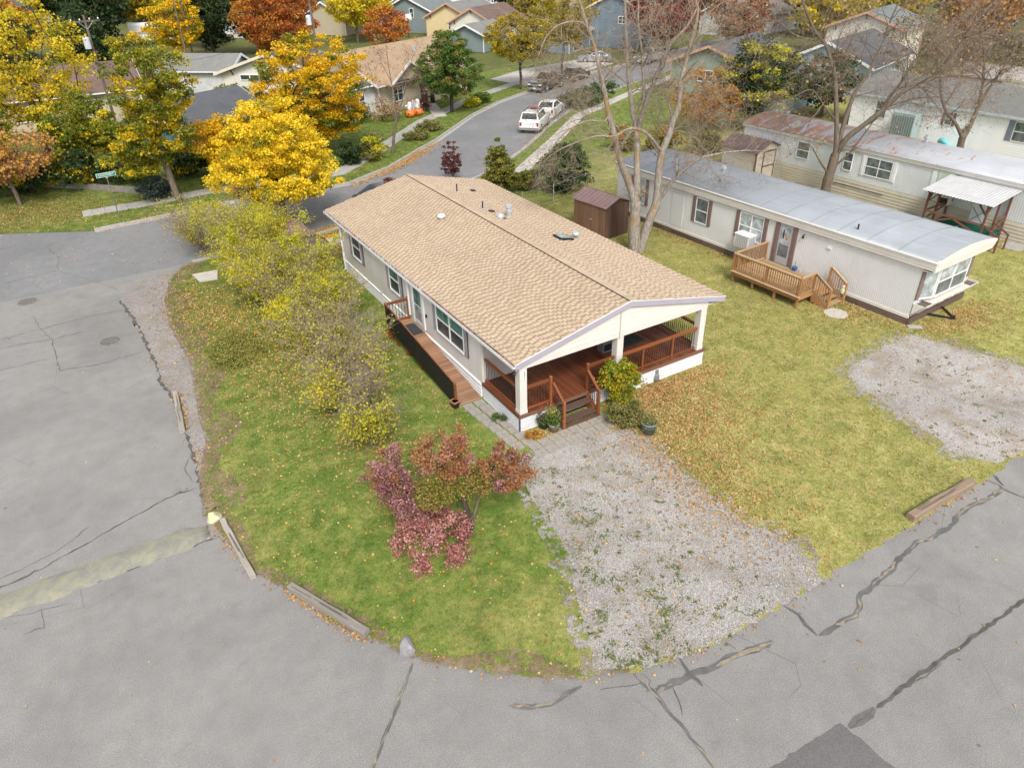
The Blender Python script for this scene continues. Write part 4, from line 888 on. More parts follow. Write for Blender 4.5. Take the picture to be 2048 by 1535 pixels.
# its little wooden deck
D1 = thing('entry_deck', 'honey-coloured wooden entry deck with steps at the off-white mobile home door', 'deck', (29.34,15.08), 3.0)
dx0, dx1, dy0, dy1, dz = -2.55, -.08, 3.9, 7.75, .62
pk3 = B(0,dy0,dz-.035,.132,dy1,dz).mesh('deck_plank', TRTP)
for i in range(17): link('deck_plank', pk3, D1, (dx0+.02+i*.143,0,0))
obj('rim_board', B(dx0-.04,dy0-.04,dz-.20,dx0,dy1+.04,dz-.005), TRTD, D1); obj('rim_board', B(dx0,dy0-.04,dz-.20,dx1,dy0,dz-.005), TRTD, D1); obj('rim_board', B(dx0,dy1,dz-.20,dx1,dy1+.04,dz-.005), TRTD, D1)
obj('rim_cap', B(dx0-.14,dy0-.14,dz+.001,dx0+.0,dy1+.06,dz+.03), TRTP, D1)
for x, y in ((dx0+.05,dy0+.05),(dx0+.05,5.2),(dx0+.05,6.5),(dx0+.05,dy1-.05),(dx1-.3,dy0+.05),(dx0+1.2,dy0+.05),(dx1-.3,dy1-.1)): obj('leg', B(x-.05,y-.05,0,x+.05,y+.05,dz-.04), TRTD, D1)
wb = MB().box(-.018,-.018,0,.018,.018,1).mesh('baluster', TRTD)
railing(D1,(dx0,dy0,dz),(dx0,dy1,dz),.92,'deck_railing',.125,.08,TRTP,.14,wb); railing(D1,(dx0,dy1,dz),(dx1,dy1,dz),.92,'deck_railing',.125,.08,TRTP,.14,wb); railing(D1,(dx0,dy0,dz),(dx0+1.05,dy0,dz),.92,'deck_railing',.125,.08,TRTP,.14,wb)
for x, y in ((dx0,dy0),(dx0,5.8),(dx0,dy1),(dx0+1.05,dy0),(dx1-.25,dy0),(dx1-.05,dy1)): rpost(D1,x,y,dz-.2,dz+.90,.09,TRTD)
for k, (y, z) in enumerate(((3.60,.46),(3.30,.30),(3.0,.15))): obj('tread', B(dx0+1.1,y,z-.035,dx1-.28,y+.3,z), TRTP, D1)
for x in (dx0+1.05, dx1-.25):
    obj('stringer', MB().hexa([(x-.02,2.95,0),(x+.02,2.95,0),(x+.02,3.9,.1),(x-.02,3.9,.1),(x-.02,2.95,.14),(x+.02,2.95,.14),(x+.02,3.9,.6),(x-.02,3.9,.6)]), TRTD, D1)
    railing(D1,(x,3.86,.62),(x,3.0,.12),.92,'stair_railing',.11,.08,TRTP,.10,wb); rpost(D1,x,2.98,0,1.04,.09,TRTD)
sp_ = tag(obj('stepping_stone', MB().lathe([(.52,.03),(.52,.055),(.48,.065),(.02,.065)], 24), CONC, None, False, (27.67,17.49,0.0)), 'round pale stepping stone at the foot of the wooden deck stairs', 'stepping stone')
bp = thing('plant_pot', 'small blue flower pot standing on the honey-coloured deck', 'pot', (28.85,20.98,0.62), 0)
obj('pot', MB().lathe([(.09,0),(.12,.16),(.14,.17),(.14,.2),(.02,.19)], 12), paint('blue_glaze', (.03,.09,.30), .25, spec=.5), bp); obj('stem', MB().tube([(0,0,.18),(.02,.01,.5)], .012, 5), paint('dead_stem', (.2,.14,.08), .9), bp)
gn = thing('garden_ornament', 'small green and white garden figure on the deck stair post', 'ornament', (27.73,17.46,1.05), 0)
obj('body', MB().lathe([(.07,0),(.08,.14),(.05,.24),(.02,.25)], 10), paint('pale_green_ornament', (.40,.52,.30), .7), gn); obj('head', MB().lathe([(.02,.24),(.06,.29),(.055,.35),(.01,.38)], 10), paint('pale_face', (.6,.45,.38), .7), gn)
# ---- rusty-roofed home behind
M2 = thing('mobile_home', 'pale mobile home with rust-streaked roof and tall yellowish skirting', 'mobile home', (43.0,14.5), 2.3)
W2, L2 = 4.3, 22.6; YSK = paint('yellowed_skirting', (.50,.46,.36), .65, .08, 1.2, .25, dirt=.45); BLW = paint('pale_blue_white_aluminium', (.58,.60,.605), .55, .05, .8, .35, dirt=.12)
obj('wall', B(.02,.02,.1,W2-.02,L2-.02,3.15), BLW, M2); obj('ribbed_siding', ribbed(L2-.02, 1.95, .13), BLW, M2, loc=(-.015,.01,1.16)); o = obj('ribbed_siding', ribbed(W2-.02, 1.95, .13), BLW, M2, loc=(.01,L2+.016,1.16)); o.rotation_euler.z = rad(-90)
obj('roof', rounded_roof(W2, -.4, L2+.15, 3.22, .42, .16, 14), RF2, M2, True)
for z0, z1, d in ((3.0,3.11,.02),(3.12,3.23,.05)): obj('fascia_strip', B(-.10-d,-.4,z0,-.01,L2+.12,z1), MHT, M2)
for z0, z1, d in ((3.0,3.11,.02),(3.12,3.23,.05)): obj('fascia_strip', B(-.1,L2+.01,z0,W2+.1,L2+.1+d,z1), MHT, M2)
for k in range(6): obj('skirting_board', MB().ext([(-.02,.19*k+.01),(-.06,.19*k+.012),(-.035,.19*k+.185),(.0,.19*k+.185)], 'y', .0, L2), YSK, M2); obj('skirting_board', MB().ext([(L2+.02,.19*k+.01),(L2+.06,.19*k+.012),(L2+.035,.19*k+.185),(L2,.19*k+.185)], 'x', .0, W2), YSK, M2)
for a0, a1, z0, z1, nx in ((17.0,17.9,1.75,2.75,1),(13.75,14.3,1.7,2.75,1),(11.05,12.75,1.70,2.75,2)): mhwin(a0,a1,z0,z1,nx,GLK,0,M2)
for a0, a1 in ((10.72,10.98),(12.82,13.06)): shutter(M2,-.016,a0,a1,1.6,2.85,WHITE)
obj('gas_pipe', MB().tube([(-.09,11.2,.75),(-.09,14.5,.75),(-.09,15.2,.5)], .02, 6), BLACK, M2)
gd = obj('side_door', B(-.05,7.3,1.2,-.014,8.2,2.95), paint('mint_white_door', (.50,.60,.52), .5), M2); obj('pane', B(-.056,7.0,1.4,-.02,7.28,2.9), GLK, gd)
text_part('WELCOME', .10, paint('grey_ink', (.12,.14,.13), .7), gd, (-.058,7.75,2.35), (rad(90),0,rad(-90)), 'lettering')
obj('door_shutter', B(-.05,8.3,1.2,-.016,8.55,2.9), WHITE, M2); ac2 = obj('window_unit', B(-.45,7.05,1.22,-.02,7.7,1.68), MHT, M2); obj('grille', B(-.462,7.1,1.27,-.451,7.65,1.62), BLACK, ac2)
obj('roof_vent', MB().lathe([(.1,-.1),(.1,.15),(.17,.17),(.17,.25),(.02,.3)], 10, (2.6,L2-1.5,3.6)), GALV, M2); obj('roof_vent', MB().lathe([(.12,-.1),(.12,.2),(.2,.22),(.2,.34),(.1,.36),(.14,.44),(.02,.47)], 10, (3.0,11.0,3.55)), GALV, M2)
# covered porch of that home
CP = thing('covered_porch', 'small brown timber porch with corrugated roof and green floor', 'porch', (43.0,14.5), 2.3)
PBR = wood('red_brown_porch_timber', (.17,.085,.06), .75, .25, 2, .2); GRN = paint('green_carpet', (.015,.10,.07), .95, .2, 5, .1)
x0, x1, y0, y1 = -2.5, -.05, 4.0, 7.2
obj('floor', B(x0,y0,.42,x1,y1,.50), GRN, CP); obj('skirt_lattice', MB().box(x0-.03,y0,.0,x0,y1,.42), PBR, CP); o = obj('lattice_panel', lattice(3.2,.4,.03,.1), LATT, CP, loc=(x0-.05,7.2,.02)); o.rotation_euler.z = rad(-90)
for x, y, zt in ((x0,y0,2.45),(x0,y1,2.45),(x0+1.2,y0,2.6),(x0+1.2,y1,2.6),(x1-.1,y0,2.75),(x1-.1,y1,2.75)): obj('post', B(x-.05,y-.05,.0,x+.05,y+.05,zt), PBR, CP)
obj('beam', MB().bar((x0,y0-.1,2.45),(x0,y1+.1,2.45),.09,.12), PBR, CP)
for y in (y0,y1): obj('rafter', MB().bar((x0-.2,y,2.46),(x1,y,2.78),.07,.12), PBR, CP); obj('brace', MB().bar((x0+.02,y,1.9),(x0+.45,y,2.45),.07,.07), PBR, CP)
obj('brace', MB().bar((x0,y0+.05,1.9),(x0,y0+.5,2.4),.07,.07).bar((x0,y1-.05,1.9),(x0,y1-.5,2.4),.07,.07), PBR, CP)
for a, b in (((x0,y0,1.35),(x0,y1,1.35)),((x0,y0,.75),(x0,y1,.75)),((x0,y0+1.6,1.3),(x0,y0,.7)),((x0,y0+1.6,1.3),(x0,y1,.7)),((x0,y1,1.35),(x1,y1,1.35)),((x0,y1,.8),(x1,y1,1.3)),((x0+1.2,y0,1.35),(x1,y0,1.35)),((x0+1.2,y0,.7),(x1,y0,1.3))): obj('rail', MB().bar(a,b,.045,.11), PBR, CP)
cr = MB(); V = []; nn = 44
for i in range(nn+1):
    y = y0-.35+(y1-y0+.7)*i/nn; zz = .025*(i%2); V += [(x0-.35,y,2.50+zz),(x1+.02,y,2.86+zz)]
cr.add(V, [(2*i,2*i+1,2*i+3,2*i+2) for i in range(nn)])
obj('corrugated_roof', cr, paint('white_corrugated', (.47,.47,.47), .5, .08, 2, .35, dirt=.3), CP)
obj('porch_steps', MB().box(x0+.2,y0-.3,.0,x0+1.15,y0,.3).box(x0+.2,y0-.6,.0,x0+1.15,y0-.3,.15), PBR, CP)
for x in (x0+.15,x0+1.15): obj('stair_rail', MB().bar((x,y0,1.3),(x,y0-.9,.85),.05,.1).bar((x,y0-.9,0),(x,y0-.9,.9),.08,.08), PBR, CP)
wd = thing('storm_door', 'white crossbuck storm door behind the green porch floor', 'door', (43.0,14.5), 2.3)
obj('leaf', B(-.06,5.0,.55,-.02,5.85,2.5), WHITE, wd); obj('crossbuck', MB().bar((-.065,5.05,.62),(-.065,5.8,1.4),.012,.07).bar((-.065,5.8,.62),(-.065,5.05,1.4),.012,.07), GREYD, wd)
ch = thing('wicker_chair', 'pale wicker armchair on the green porch floor', 'chair', (45.44,22.1,0.5), 140)
WICK = paint('pale_wicker', (.42,.36,.28), .9, .25, 12, .1, bump=.5)
obj('seat', B(-.32,-.3,.32,.32,.3,.42), WICK, ch); obj('backrest', MB().hexa([(-.36,.26,.35),(.36,.26,.35),(.36,.34,.35),(-.36,.34,.35),(-.26,.42,1.0),(.26,.42,1.0),(.26,.48,1.0),(-.26,.48,1.0)]), WICK, ch)
for s in (-1,1):
    obj('armrest', B(s*.36-.05,-.3,.58,s*.36+.05,.3,.65), WICK, ch)
    for y in (-.27,.27): obj('leg', B(s*.32-.03,y-.03,0,s*.32+.03,y+.03,.6), WICK, ch)
# round pads
tag(obj('stepping_stone', MB().lathe([(.62,.03),(.62,.055),(.58,.065),(.02,.065)], 24), CONC2, None, False, (42.39,17.44,0.0)), 'round concrete pad near the brown porch steps', 'stepping stone')
# ---- white double-wide and the home beyond
M3 = thing('mobile_home', 'bright white home with weathered grey shingle roof and grey shutters', 'mobile home', (60.1,19.0), 3.0)
WSD = paint('bright_white_siding', (.78,.78,.79), .6, .04, 1.5, .3); GSH = mat_ground('weathered_grey_shingles', [(.3,(.135,.135,.125)),(.7,(.215,.21,.19))], .8, 8, 40, .3); BGS = paint('blue_grey_shutter', (.20,.225,.27), .6)
W3, L3 = 8.0, 21.5
obj('wall', B(.03,.02,.0,W3,L3,3.0), WSD, M3)
for k in range(15): obj('siding_board', MB().ext([(-.02,0),(-.002,.19),(.03,.19),(.03,0)], 'y', 0, L3), WSD, M3, loc=(0,0,.12+.19*k)); obj('siding_board', MB().ext([(L3+.02,0),(L3+.002,.19),(L3-.03,.19),(L3-.03,0)], 'x', 0, W3), WSD, M3, loc=(0,0,.12+.19*k))
obj('gable', MB().ext([(0,3.0),(W3,3.0),(W3/2,4.15)], 'y', L3-.1, L3+.01), WSD, M3)
obj('roof', MB().ext([(-.3,2.92),(W3/2,4.18),(W3+.3,2.92),(W3+.3,3.02),(W3/2,4.30),(-.3,3.02)], 'y', -.3, L3+.3), GSH, M3)
obj('fascia', B(-.34,-.3,2.86,-.30,L3+.3,3.03), paint('pale_blue_fascia', (.42,.47,.53), .6), M3)
for a0, a1, z0, z1, sh in ((18.35,19.25,1.3,2.55,0),(12.9,13.4,1.65,2.5,.22),(7.4,8.3,1.35,2.65,.42)): mhwin(a0,a1,z0,z1,1,GLK,sh,M3,-.01,WHITE,BGS if sh > .3 else BSHUT)
cx_ = obj('air_handler', B(-1.3,15.1,.0,-.35,17.0,2.2), paint('seafoam_metal', (.32,.41,.41), .5, .06), M3)
for i in range(9): obj('louvre', B(-1.32,15.18+i*.2,.25,-1.302,15.30+i*.2,2.0), paint('dark_louvre', (.16,.2,.2), .6) if i == 0 else MATS['dark_louvre'], cx_)
tp = tag(obj('paddling_pool', MB().lathe([(.85,0),(.92,.2),(.88,.3),(.8,.2),(.05,.16)], 22), paint('turquoise_plastic', (.20,.62,.68), .4), None, True, (58.15,31.11,0.15)), 'turquoise plastic paddling pool leaning by the white home', 'pool'); tp.rotation_euler = (rad(50),0,rad(60))
M4 = thing('mobile_home', 'cream white home with orange-stained roof edge far behind the bare trees', 'mobile home', (76.5,28), 3)
obj('wall', B(0,0,0,6,14,2.7), WSD, M4); obj('roof', rounded_roof(6,-.2,14.2,2.75,.6,.2,10), mat_metalroof('orange_stained_roof', (.5,.46,.4), .75), M4, True); obj('fascia_strip', B(-.24,-.2,2.6,-.0,14.2,2.78), MHT, M4); window(M4,'y',8,9.4,1.2,2.2,-.01,2,False,GLK); window(M4,'y',3,4.2,1.2,2.2,-.01,1,True,GLK)
obj('awning', MB().hexa([(-2.2,9.2,2.0),(0,9.2,2.4),(0,14,2.4),(-2.2,14,2.0),(-2.2,9.2,2.06),(0,9.2,2.46),(0,14,2.46),(-2.2,14,2.06)]), BSHUT, M4)
# ---- sheds
def ribroof(W, L, z0, rise, ov, mat, par, axis='y', n=9):
    "two metal slopes with standing ribs; ridge along local y"
    for s in (0, 1):
        e = -ov if s == 0 else W+ov
        o = obj('roof_sheet', MB().hexa([(e,-ov,z0),(W/2,-ov,z0+rise),(W/2,L+ov,z0+rise),(e,L+ov,z0),(e,-ov,z0+.03),(W/2,-ov,z0+rise+.03),(W/2,L+ov,z0+rise+.03),(e,L+ov,z0+.03)]), mat, par)
        for i in range(n+1):
            y = -ov+(L+2*ov)*i/n; obj('roof_rib', MB().bar((e,y,z0+.05),(W/2,y,z0+rise+.05),.045,.05), mat, o)
BROOF = paint('brown_pink_metal_roof', (.30,.205,.195), .45, .12, 2, .4, .15, dirt=.2); BWD = wood('brown_plank_siding', (.23,.135,.085), .85, .35, 2, .15); BWD2 = wood('dark_brown_plank_siding', (.095,.055,.042), .85, .3, 2, .15)
S1 = thing('garden_shed', 'brown wooden shed with ribbed pinkish-brown metal roof beside the bare tree', 'shed', (24.62,30.74), 8)
wS, lS = 1.9, 2.55
obj('wall', B(.02,.02,0,wS-.02,lS-.02,1.95), BWD2, S1); obj('gable', MB().ext([(0,1.95),(wS,1.95),(wS/2,2.35)], 'y', .0, lS), BWD2, S1)
for i in range(9):
    y = i*lS/9; 
    if not 2 <= i < 6: obj('plank', B(-.02,y+.004,.03,.0,y+lS/9-.004,1.95), BWD, S1)
dd = obj('double_door', B(-.03,lS*2/9,.06,.0,lS*6/9,1.9), BWD, S1); obj('door_gap', B(-.034,lS*4/9-.006,.06,-.029,lS*4/9+.006,1.9), VOID, dd); obj('hasp', B(-.06,lS*4/9-.06,1.0,-.03,lS*4/9+.06,1.06), GALV, dd)
for i in range(10): obj('plank', B(i*wS/10+.004,-.02,.03,(i+1)*wS/10-.004,.0,1.95), BWD2, S1)
ribroof(wS, lS, 1.9, .42, .12, BROOF, S1)
S2 = thing('garden_shed', 'cream shed with dark brown trim and brown ribbed roof by the rusty-roofed home', 'shed', (40.05,33.9), 2)
CRM = paint('cream_shed_siding', (.52,.47,.40), .7, .06, 2, dirt=.15); DBT = paint('dark_brown_trim', (.12,.065,.045), .7)
w2s, l2s = 2.5, 3.0
obj('wall', B(0,0,0,w2s,l2s,2.0), CRM, S2); obj('gable', MB().ext([(0,2.0),(w2s,2.0),(w2s/2,2.6)], 'y', .0, l2s), CRM, S2)
for x in (0,w2s): obj('corner_board', B(x-.06,-.03,0,x+.06,.03,2.0), DBT, S2)
d2 = obj('double_door', B(.75,-.025,.08,1.95,.0,1.95), CRM, S2); obj('door_trim', MB().box(.70,-.04,.05,.80,-.02,2.0).box(1.9,-.04,.05,2.0,-.02,2.0).box(.8,-.04,1.9,1.9,-.02,2.0).box(.8,-.04,.9,1.9,-.02,1.0), DBT, d2)
ribroof(w2s, l2s, 1.95, .65, .18, paint('brown_metal_roof', (.15,.10,.095), .45, .1, 2, .4, .2), S2)
S3 = thing('arched_shed', 'brown barrel-roofed storage shed half hidden behind the hedge', 'shed', (9.1,37.2), 4)
arch = [(1.25*math.cos(math.pi*i/14)+0, .75+1.1*math.sin(math.pi*i/14)) for i in range(15)]
obj('shell', MB().ext([(1.25,0)]+arch+[(-1.25,0)], 'y', -.9, 2.6), paint('mauve_brown_fabric', (.27,.18,.16), .75, .12, 2, dirt=.3), S3); obj('end_frame', MB().tube([(1.27,-.92,0)]+[(x*1.02,-.92,z+.02) for x, z in arch]+[(-1.27,-.92,0)], .035, 6), BLACK, S3)
obj('end_flap', MB().ext([(1.2,0)]+[(x*.95,z-.02) for x, z in arch]+[(-1.2,0)], 'y', -.93, -.91), paint('grey_brown_fabric', (.16,.13,.12), .8), S3)

# ================================================================ trees, shrubs, plants
BARK = paint('grey_brown_bark', (.150,.118,.092), .95, .3, 7, .1, bump=.8, bs=30, stretch=(1,1,.25)); BARKD = paint('dark_bark', (.07,.055,.045), .95, .3, 7, .1, bump=.8, bs=30, stretch=(1,1,.25))
t = NT('pale_lichen_bark'); co = t.coord('Object', (1,1,.3)); n = t.noise(co, 11, 6, .75, .4); li = t.ramp(t.noise(t.coord('Object'), 1.1, 5, .6), [(.5, 0), (.66, .8)])
b_ = t.ramp(n, [(.32, (.12,.095,.075)), (.5, (.27,.235,.20)), (.68, (.42,.38,.35))]); t.col(t.mix(li, b_, (.27,.165,.065))); t.bump(n, .8, .03); PALEB = t.done(.95, .1)
TWIG = paint('grey_twig', (.25,.20,.15), .95, .25, 3, .1); TWIGB = paint('brown_twig', (.20,.158,.125), .95, .25, 3, .1)
LY = leafmat('golden_maple_leaf', [(.40,.36,.02), (.72,.53,.02), (.86,.64,.03), (.90,.69,.045), (.80,.50,.02)], .5, .4, .55)
LYO = leafmat('amber_maple_leaf', [(.30,.28,.015), (.60,.42,.015), (.80,.50,.015), (.85,.52,.02), (.72,.34,.012)], .5, .38, .55)
LYG = leafmat('green_gold_maple_leaf', [(.10,.125,.012), (.20,.21,.015), (.44,.37,.02), (.70,.48,.015), (.70,.42,.015)], .5, .35, .4, .65)
LYS = leafmat('lemon_leaf', [(.36,.33,.02), (.58,.49,.03), (.75,.58,.035), (.60,.40,.03)], .5, .4, .4)
LOR = leafmat('orange_red_leaf', [(.30,.07,.035), (.46,.13,.03), (.50,.21,.03), (.54,.28,.03)], .55, .3, .35, .6)
LRD = leafmat('crimson_leaf', [(.11,.012,.02), (.25,.02,.03), (.30,.05,.03), (.24,.11,.03)], .55, .3, .5)
LGR = leafmat('green_leaf', [(.035,.085,.015), (.07,.14,.02), (.12,.19,.03), (.23,.22,.06)], .5, .3, .6)
LDG = leafmat('dark_green_leaf', [(.014,.032,.012), (.025,.055,.017), (.05,.08,.022), (.10,.11,.03)], .55, .25, .5)
LLO = leafmat('locust_leaf', [(.12,.115,.015), (.25,.20,.015), (.40,.30,.02), (.48,.34,.02)], .5, .4, .5)
LTA = leafmat('dry_tan_leaf', [(.20,.135,.075), (.30,.19,.095), (.42,.26,.10), (.36,.25,.15)], .7, .2, .5)
LOB = leafmat('orange_brown_leaf', [(.25,.12,.04), (.42,.20,.04), (.50,.25,.04), (.36,.17,.06)], .6, .3, .6)
LPK = leafmat('peach_leaf', [(.34,.17,.09), (.46,.24,.10), (.44,.24,.04), (.36,.18,.1)], .6, .3, .5)
LHE = leafmat('hedge_leaf', [(.29,.31,.02), (.47,.48,.03), (.65,.57,.04), (.56,.42,.05)], .6, .45, .9)
LJU = leafmat('juniper_needle', [(.055,.08,.016), (.11,.125,.02), (.21,.19,.03), (.34,.26,.04)], .7, .15, .8, .4)
LJG = leafmat('bright_juniper_needle', [(.015,.045,.008), (.03,.085,.012), (.055,.125,.02)], .7, .15, .8)
LPU = leafmat('purple_leaf', [(.06,.02,.03), (.13,.045,.05), (.20,.08,.07), (.11,.06,.04)], .6, .25, 1)
LB1 = leafmat('burgundy_leaf', [(.15,.055,.058), (.27,.105,.10), (.38,.19,.175), (.50,.35,.33)], .5, .25, 1.4, .35)
LB2 = leafmat('red_russet_leaf', [(.24,.085,.078), (.38,.13,.115), (.48,.22,.185), (.55,.39,.35)], .5, .25, 1.4, .4)
LB3 = leafmat('rust_leaf', [(.18,.065,.03), (.30,.115,.045), (.42,.20,.10), (.28,.19,.05)], .5, .25, 1.4, .4)
LB4 = leafmat('olive_leaf', [(.12,.14,.03), (.22,.21,.035), (.33,.27,.07), (.34,.15,.07)], .5, .3, 1.4, .4)
LSU = leafmat('sumac_leaf', [(.09,.17,.015), (.19,.26,.02), (.38,.32,.02), (.48,.29,.015)], .5, .35, 1.6)
LBX = leafmat('olive_shrub_leaf', [(.08,.10,.025), (.16,.165,.04), (.26,.235,.07), (.34,.28,.12)], .6, .25, 1.6, .3)

def spread(ells, n, rg, shell=.55, flat=0):
    "clump centres through a union of ellipsoids, denser towards the outside"
    vol = np.array([e[3]*e[4]*e[5] for e in ells])**.75; idx = rg.choice(len(ells), n, p=vol/vol.sum()); E_ = np.array(ells, float)[idx]
    d = rg.normal(size=(n,3)); d /= np.linalg.norm(d, axis=1)[:,None]; r = (shell+(1-shell)*rg.random(n))**.6
    r *= np.where(d[:,2] < -.3, .85, 1); k = rg.random(n) < .25; r[k] *= rg.random(k.sum())
    return E_[:,:3]+d*E_[:,3:6]*r[:,None]
def grow(root_nodes, targets, rg, r0, rmin=.012, bend=.25, cone=.6):
    "connect clumps to the nearest node of the growing skeleton; pipe-model radii"
    N = [Vector(p) for p in root_nodes]; par = [-1]+list(range(len(N)-1)); cnt = [0]*len(N); base = N[0]
    order = sorted(range(len(targets)), key=lambda i: (targets[i][0]-N[-1].x)**2+(targets[i][1]-N[-1].y)**2+(targets[i][2]-N[-1].z)**2*.4)
    A = np.array([tuple(v) for v in N])
    for i in order:
        t_ = np.array(targets[i]); dv = t_-A; d = np.linalg.norm(dv, axis=1); hor = np.linalg.norm(dv[:,:2], axis=1)
        cost = d+np.maximum(0, A[:,2]-t_[2])*1.2+np.maximum(0, hor*cone-dv[:,2])*.35; cost[0] += 3
        j = int(np.argmin(cost)); p = N[j]; T_ = Vector(t_)
        mid = p.lerp(T_, .5)+Vector((rg.normal(0,1),rg.normal(0,1),rg.normal(.6,1)))*bend*.25*(T_-p).length
        for q in (mid, T_): N.append(q); par.append(j); cnt.append(0); j = len(N)-1
        A = np.vstack([A, [tuple(mid)], [tuple(T_)]])
    w = [0.]*len(N); ch = [[] for _ in N]
    for i in range(len(N)-1, 0, -1): ch[par[i]].append(i)
    for i in range(len(N)-1, -1, -1): w[i] = sum(w[c] for c in ch[i]) or 1.
    mx = w[0]; rad_ = [max(rmin, r0*(x/mx)**.5) for x in w]
    chains = []
    for i in range(len(N)):
        if i == 0 or True:
            for c in ch[i]:
                big = max(ch[i], key=lambda k: w[k])
                if c != big or i == 0:
                    seq = [i, c]; k = c
                    while ch[k]: k = max(ch[k], key=lambda q: w[q]); seq.append(k)
                    chains.append(seq)
    m = MB()
    for s in chains:
        rs = [rad_[k] for k in s]; rs[0] = min(rs[0], rs[1]*1.35) if s[0] else rs[0]
        m.tube([N[k] for k in s], rs, 7 if rs[0] > .06 else (5 if rs[0] > .025 else 3), False)
    return m
def tree(name, label, base, H, ells, lmat, nc=150, lp=70, ls=.17, sg=.42, r0=.16, seed=1, trunk=None, bark=None, shell=.5, group=None, cat='tree', trunk_h=.3, up=.95, mats2=None):
    rg = np.random.default_rng(seed); tr = thing(name, label, cat, base, 0, group)
    C_ = spread(ells, nc, rg, shell); tz = H*trunk_h
    nodes = trunk or [(0,0,-.1),(rg.normal(0,.04),rg.normal(0,.04),tz*.5),(rg.normal(0,.1),rg.normal(0,.1),tz),(rg.normal(0,.2),rg.normal(0,.2),H*.6)]
    obj('trunk', grow(nodes, [tuple(c) for c in C_], rg, r0), bark or BARK, tr, True)
    def crown(idx, mat):
        n = len(idx)*lp; j = np.repeat(idx, lp); sgm = sg*(.6+.8*rg.random(len(C_)))[j]
        v = rg.normal(size=(n,3)); v /= np.linalg.norm(v, axis=1)[:,None]; P = C_[j]+v*(rg.random(n)**.45*1.55)[:,None]*sgm[:,None]*np.array([1,1,.5]); P = P[P[:,2] > .12]
        link('crown', polys_mesh('crown', leaves_at(P, ls, rg, up), mat), tr)
    if mats2: 
        k = rg.random(nc) < mats2[1]; crown(np.where(~k)[0], lmat); crown(np.where(k)[0], mats2[0])
    else: crown(np.arange(nc), lmat)
    return tr
LG2 = leafmat('olive_green_maple_leaf', [(.06,.095,.012), (.11,.15,.016), (.20,.22,.02), (.40,.34,.02)], .5, .35, .5)
ST = 'trees along the street'
tree('maple_tree', 'golden yellow maple beside the end of the tan roof', (9.93,43.61), 7.7, [(0,0,3.3,3.9,3.7,1.9),(0,0,5.1,3.0,3.0,2.0),(0,0,6.5,1.6,1.6,1.3)], LY, 430, 130, .115, .30, .17, 1, bark=BARKD, group=ST, mats2=(LYG,.16))
tree('maple_tree', 'large round golden maple with green inner boughs behind the front maple', (17.6,59.4), 9.2, [(0,0,5.4,4.7,4.7,3.7),(.6,0,3,4.0,3.6,1.8)], LG2, 500, 115, .14, .38, .24, 2, bark=BARKD, group=ST, mats2=(LYO,.76))
tree('maple_tree', 'tall leaning green and gold maple by the sidewalk end', (5.28,52.8), 10.4, [(0,.2,7.3,2.8,2.8,3.1),(-.6,0,4.5,2.9,2.6,1.8),(-1.9,.3,2.9,2.0,1.8,1.0)], LYG, 340, 100, .135, .33, .22, 3, trunk=[(0,0,-.1),(-.15,0,1.4),(-.25,.1,2.8),(-.2,.1,4.5),(-.1,.2,6.5)], group=ST, mats2=(LG2,.35))
tree('maple_tree', 'lower yellow maple filling the gap behind the grey garage roof', (8.9,54.6), 5.0, [(0,0,3.2,2.3,2.2,1.7)], LYO, 100, 120, .14, .36, .14, 4, group=ST, mats2=(LYG,.3))
tree('ash_tree', 'tall airy lemon-yellow tree over the retaining wall', (-1.6,67.5), 12.8, [(0,0,7.4,5.0,4.6,5.0)], LYS, 230, 66, .18, .52, .24, 5, bark=BARKD, group=ST, mats2=(LYG,.25))
tree('ash_tree', 'airy yellow tree at the edge of the view beyond the retaining wall', (-9.2,66), 11, [(0,0,6.6,3.6,3.6,4.4)], LYS, 120, 42, .26, .62, .22, 6, bark=BARKD, group=ST, mats2=(LYG,.3))
tree('peach_leaved_tree', 'small half-bare tree with peach leaves on the leaf-covered verge', (-4.07,58.43), 6, [(0,0,3.5,3.1,3.0,1.9),(.6,0,2.6,2.6,2,.9)], LPK, 130, 26, .20, .5, .13, 7, group=ST, mats2=(LOB,.25))
tree('small_maple', 'yellow maple standing beside the long grey garage', (16.8,117), 9, [(0,0,5.4,4.0,4.0,3.6)], LYO, 130, 90, .25, .6, .2, 8, mats2=(LYG,.4))
tree('evergreen_tree', 'dark green bushy tree behind the weathered garage', (23,126), 13, [(0,0,6.2,5.6,5.2,5.6)], LDG, 170, 62, .38, .8, .25, 9)
tree('evergreen_tree', 'dark green tree touching the orange tree', (30,126), 11, [(0,0,5.5,3.6,3.6,5)], LDG, 110, 60, .38, .75, .25, 19, mats2=(LYG,.2))
tree('orange_tree', 'broad orange-red tree rising behind the cream gable', (28.8,109), 14, [(0,0,6.6,5.3,5.2,6.2)], LOR, 300, 100, .24, .7, .28, 10)
tree('yellow_tree', 'bright yellow tree near the utility pole', (47,128), 11, [(0,0,6,5.0,4.6,4.2)], LYS, 150, 55, .34, .7, .22, 11)
tree('yellow_tree', 'bright yellow spreading tree behind the russet tree', (51.5,133.5), 9, [(0,0,5.4,4.6,4.6,3.4)], LYS, 160, 55, .34, .7, .22, 12, mats2=(LY,.3))
tree('russet_tree', 'red-orange half-bare tree beside the blue-grey house yard', (44.2,108), 7.2, [(0,0,3.9,3.6,3.4,3.2)], LOR, 130, 40, .27, .5, .15, 13)
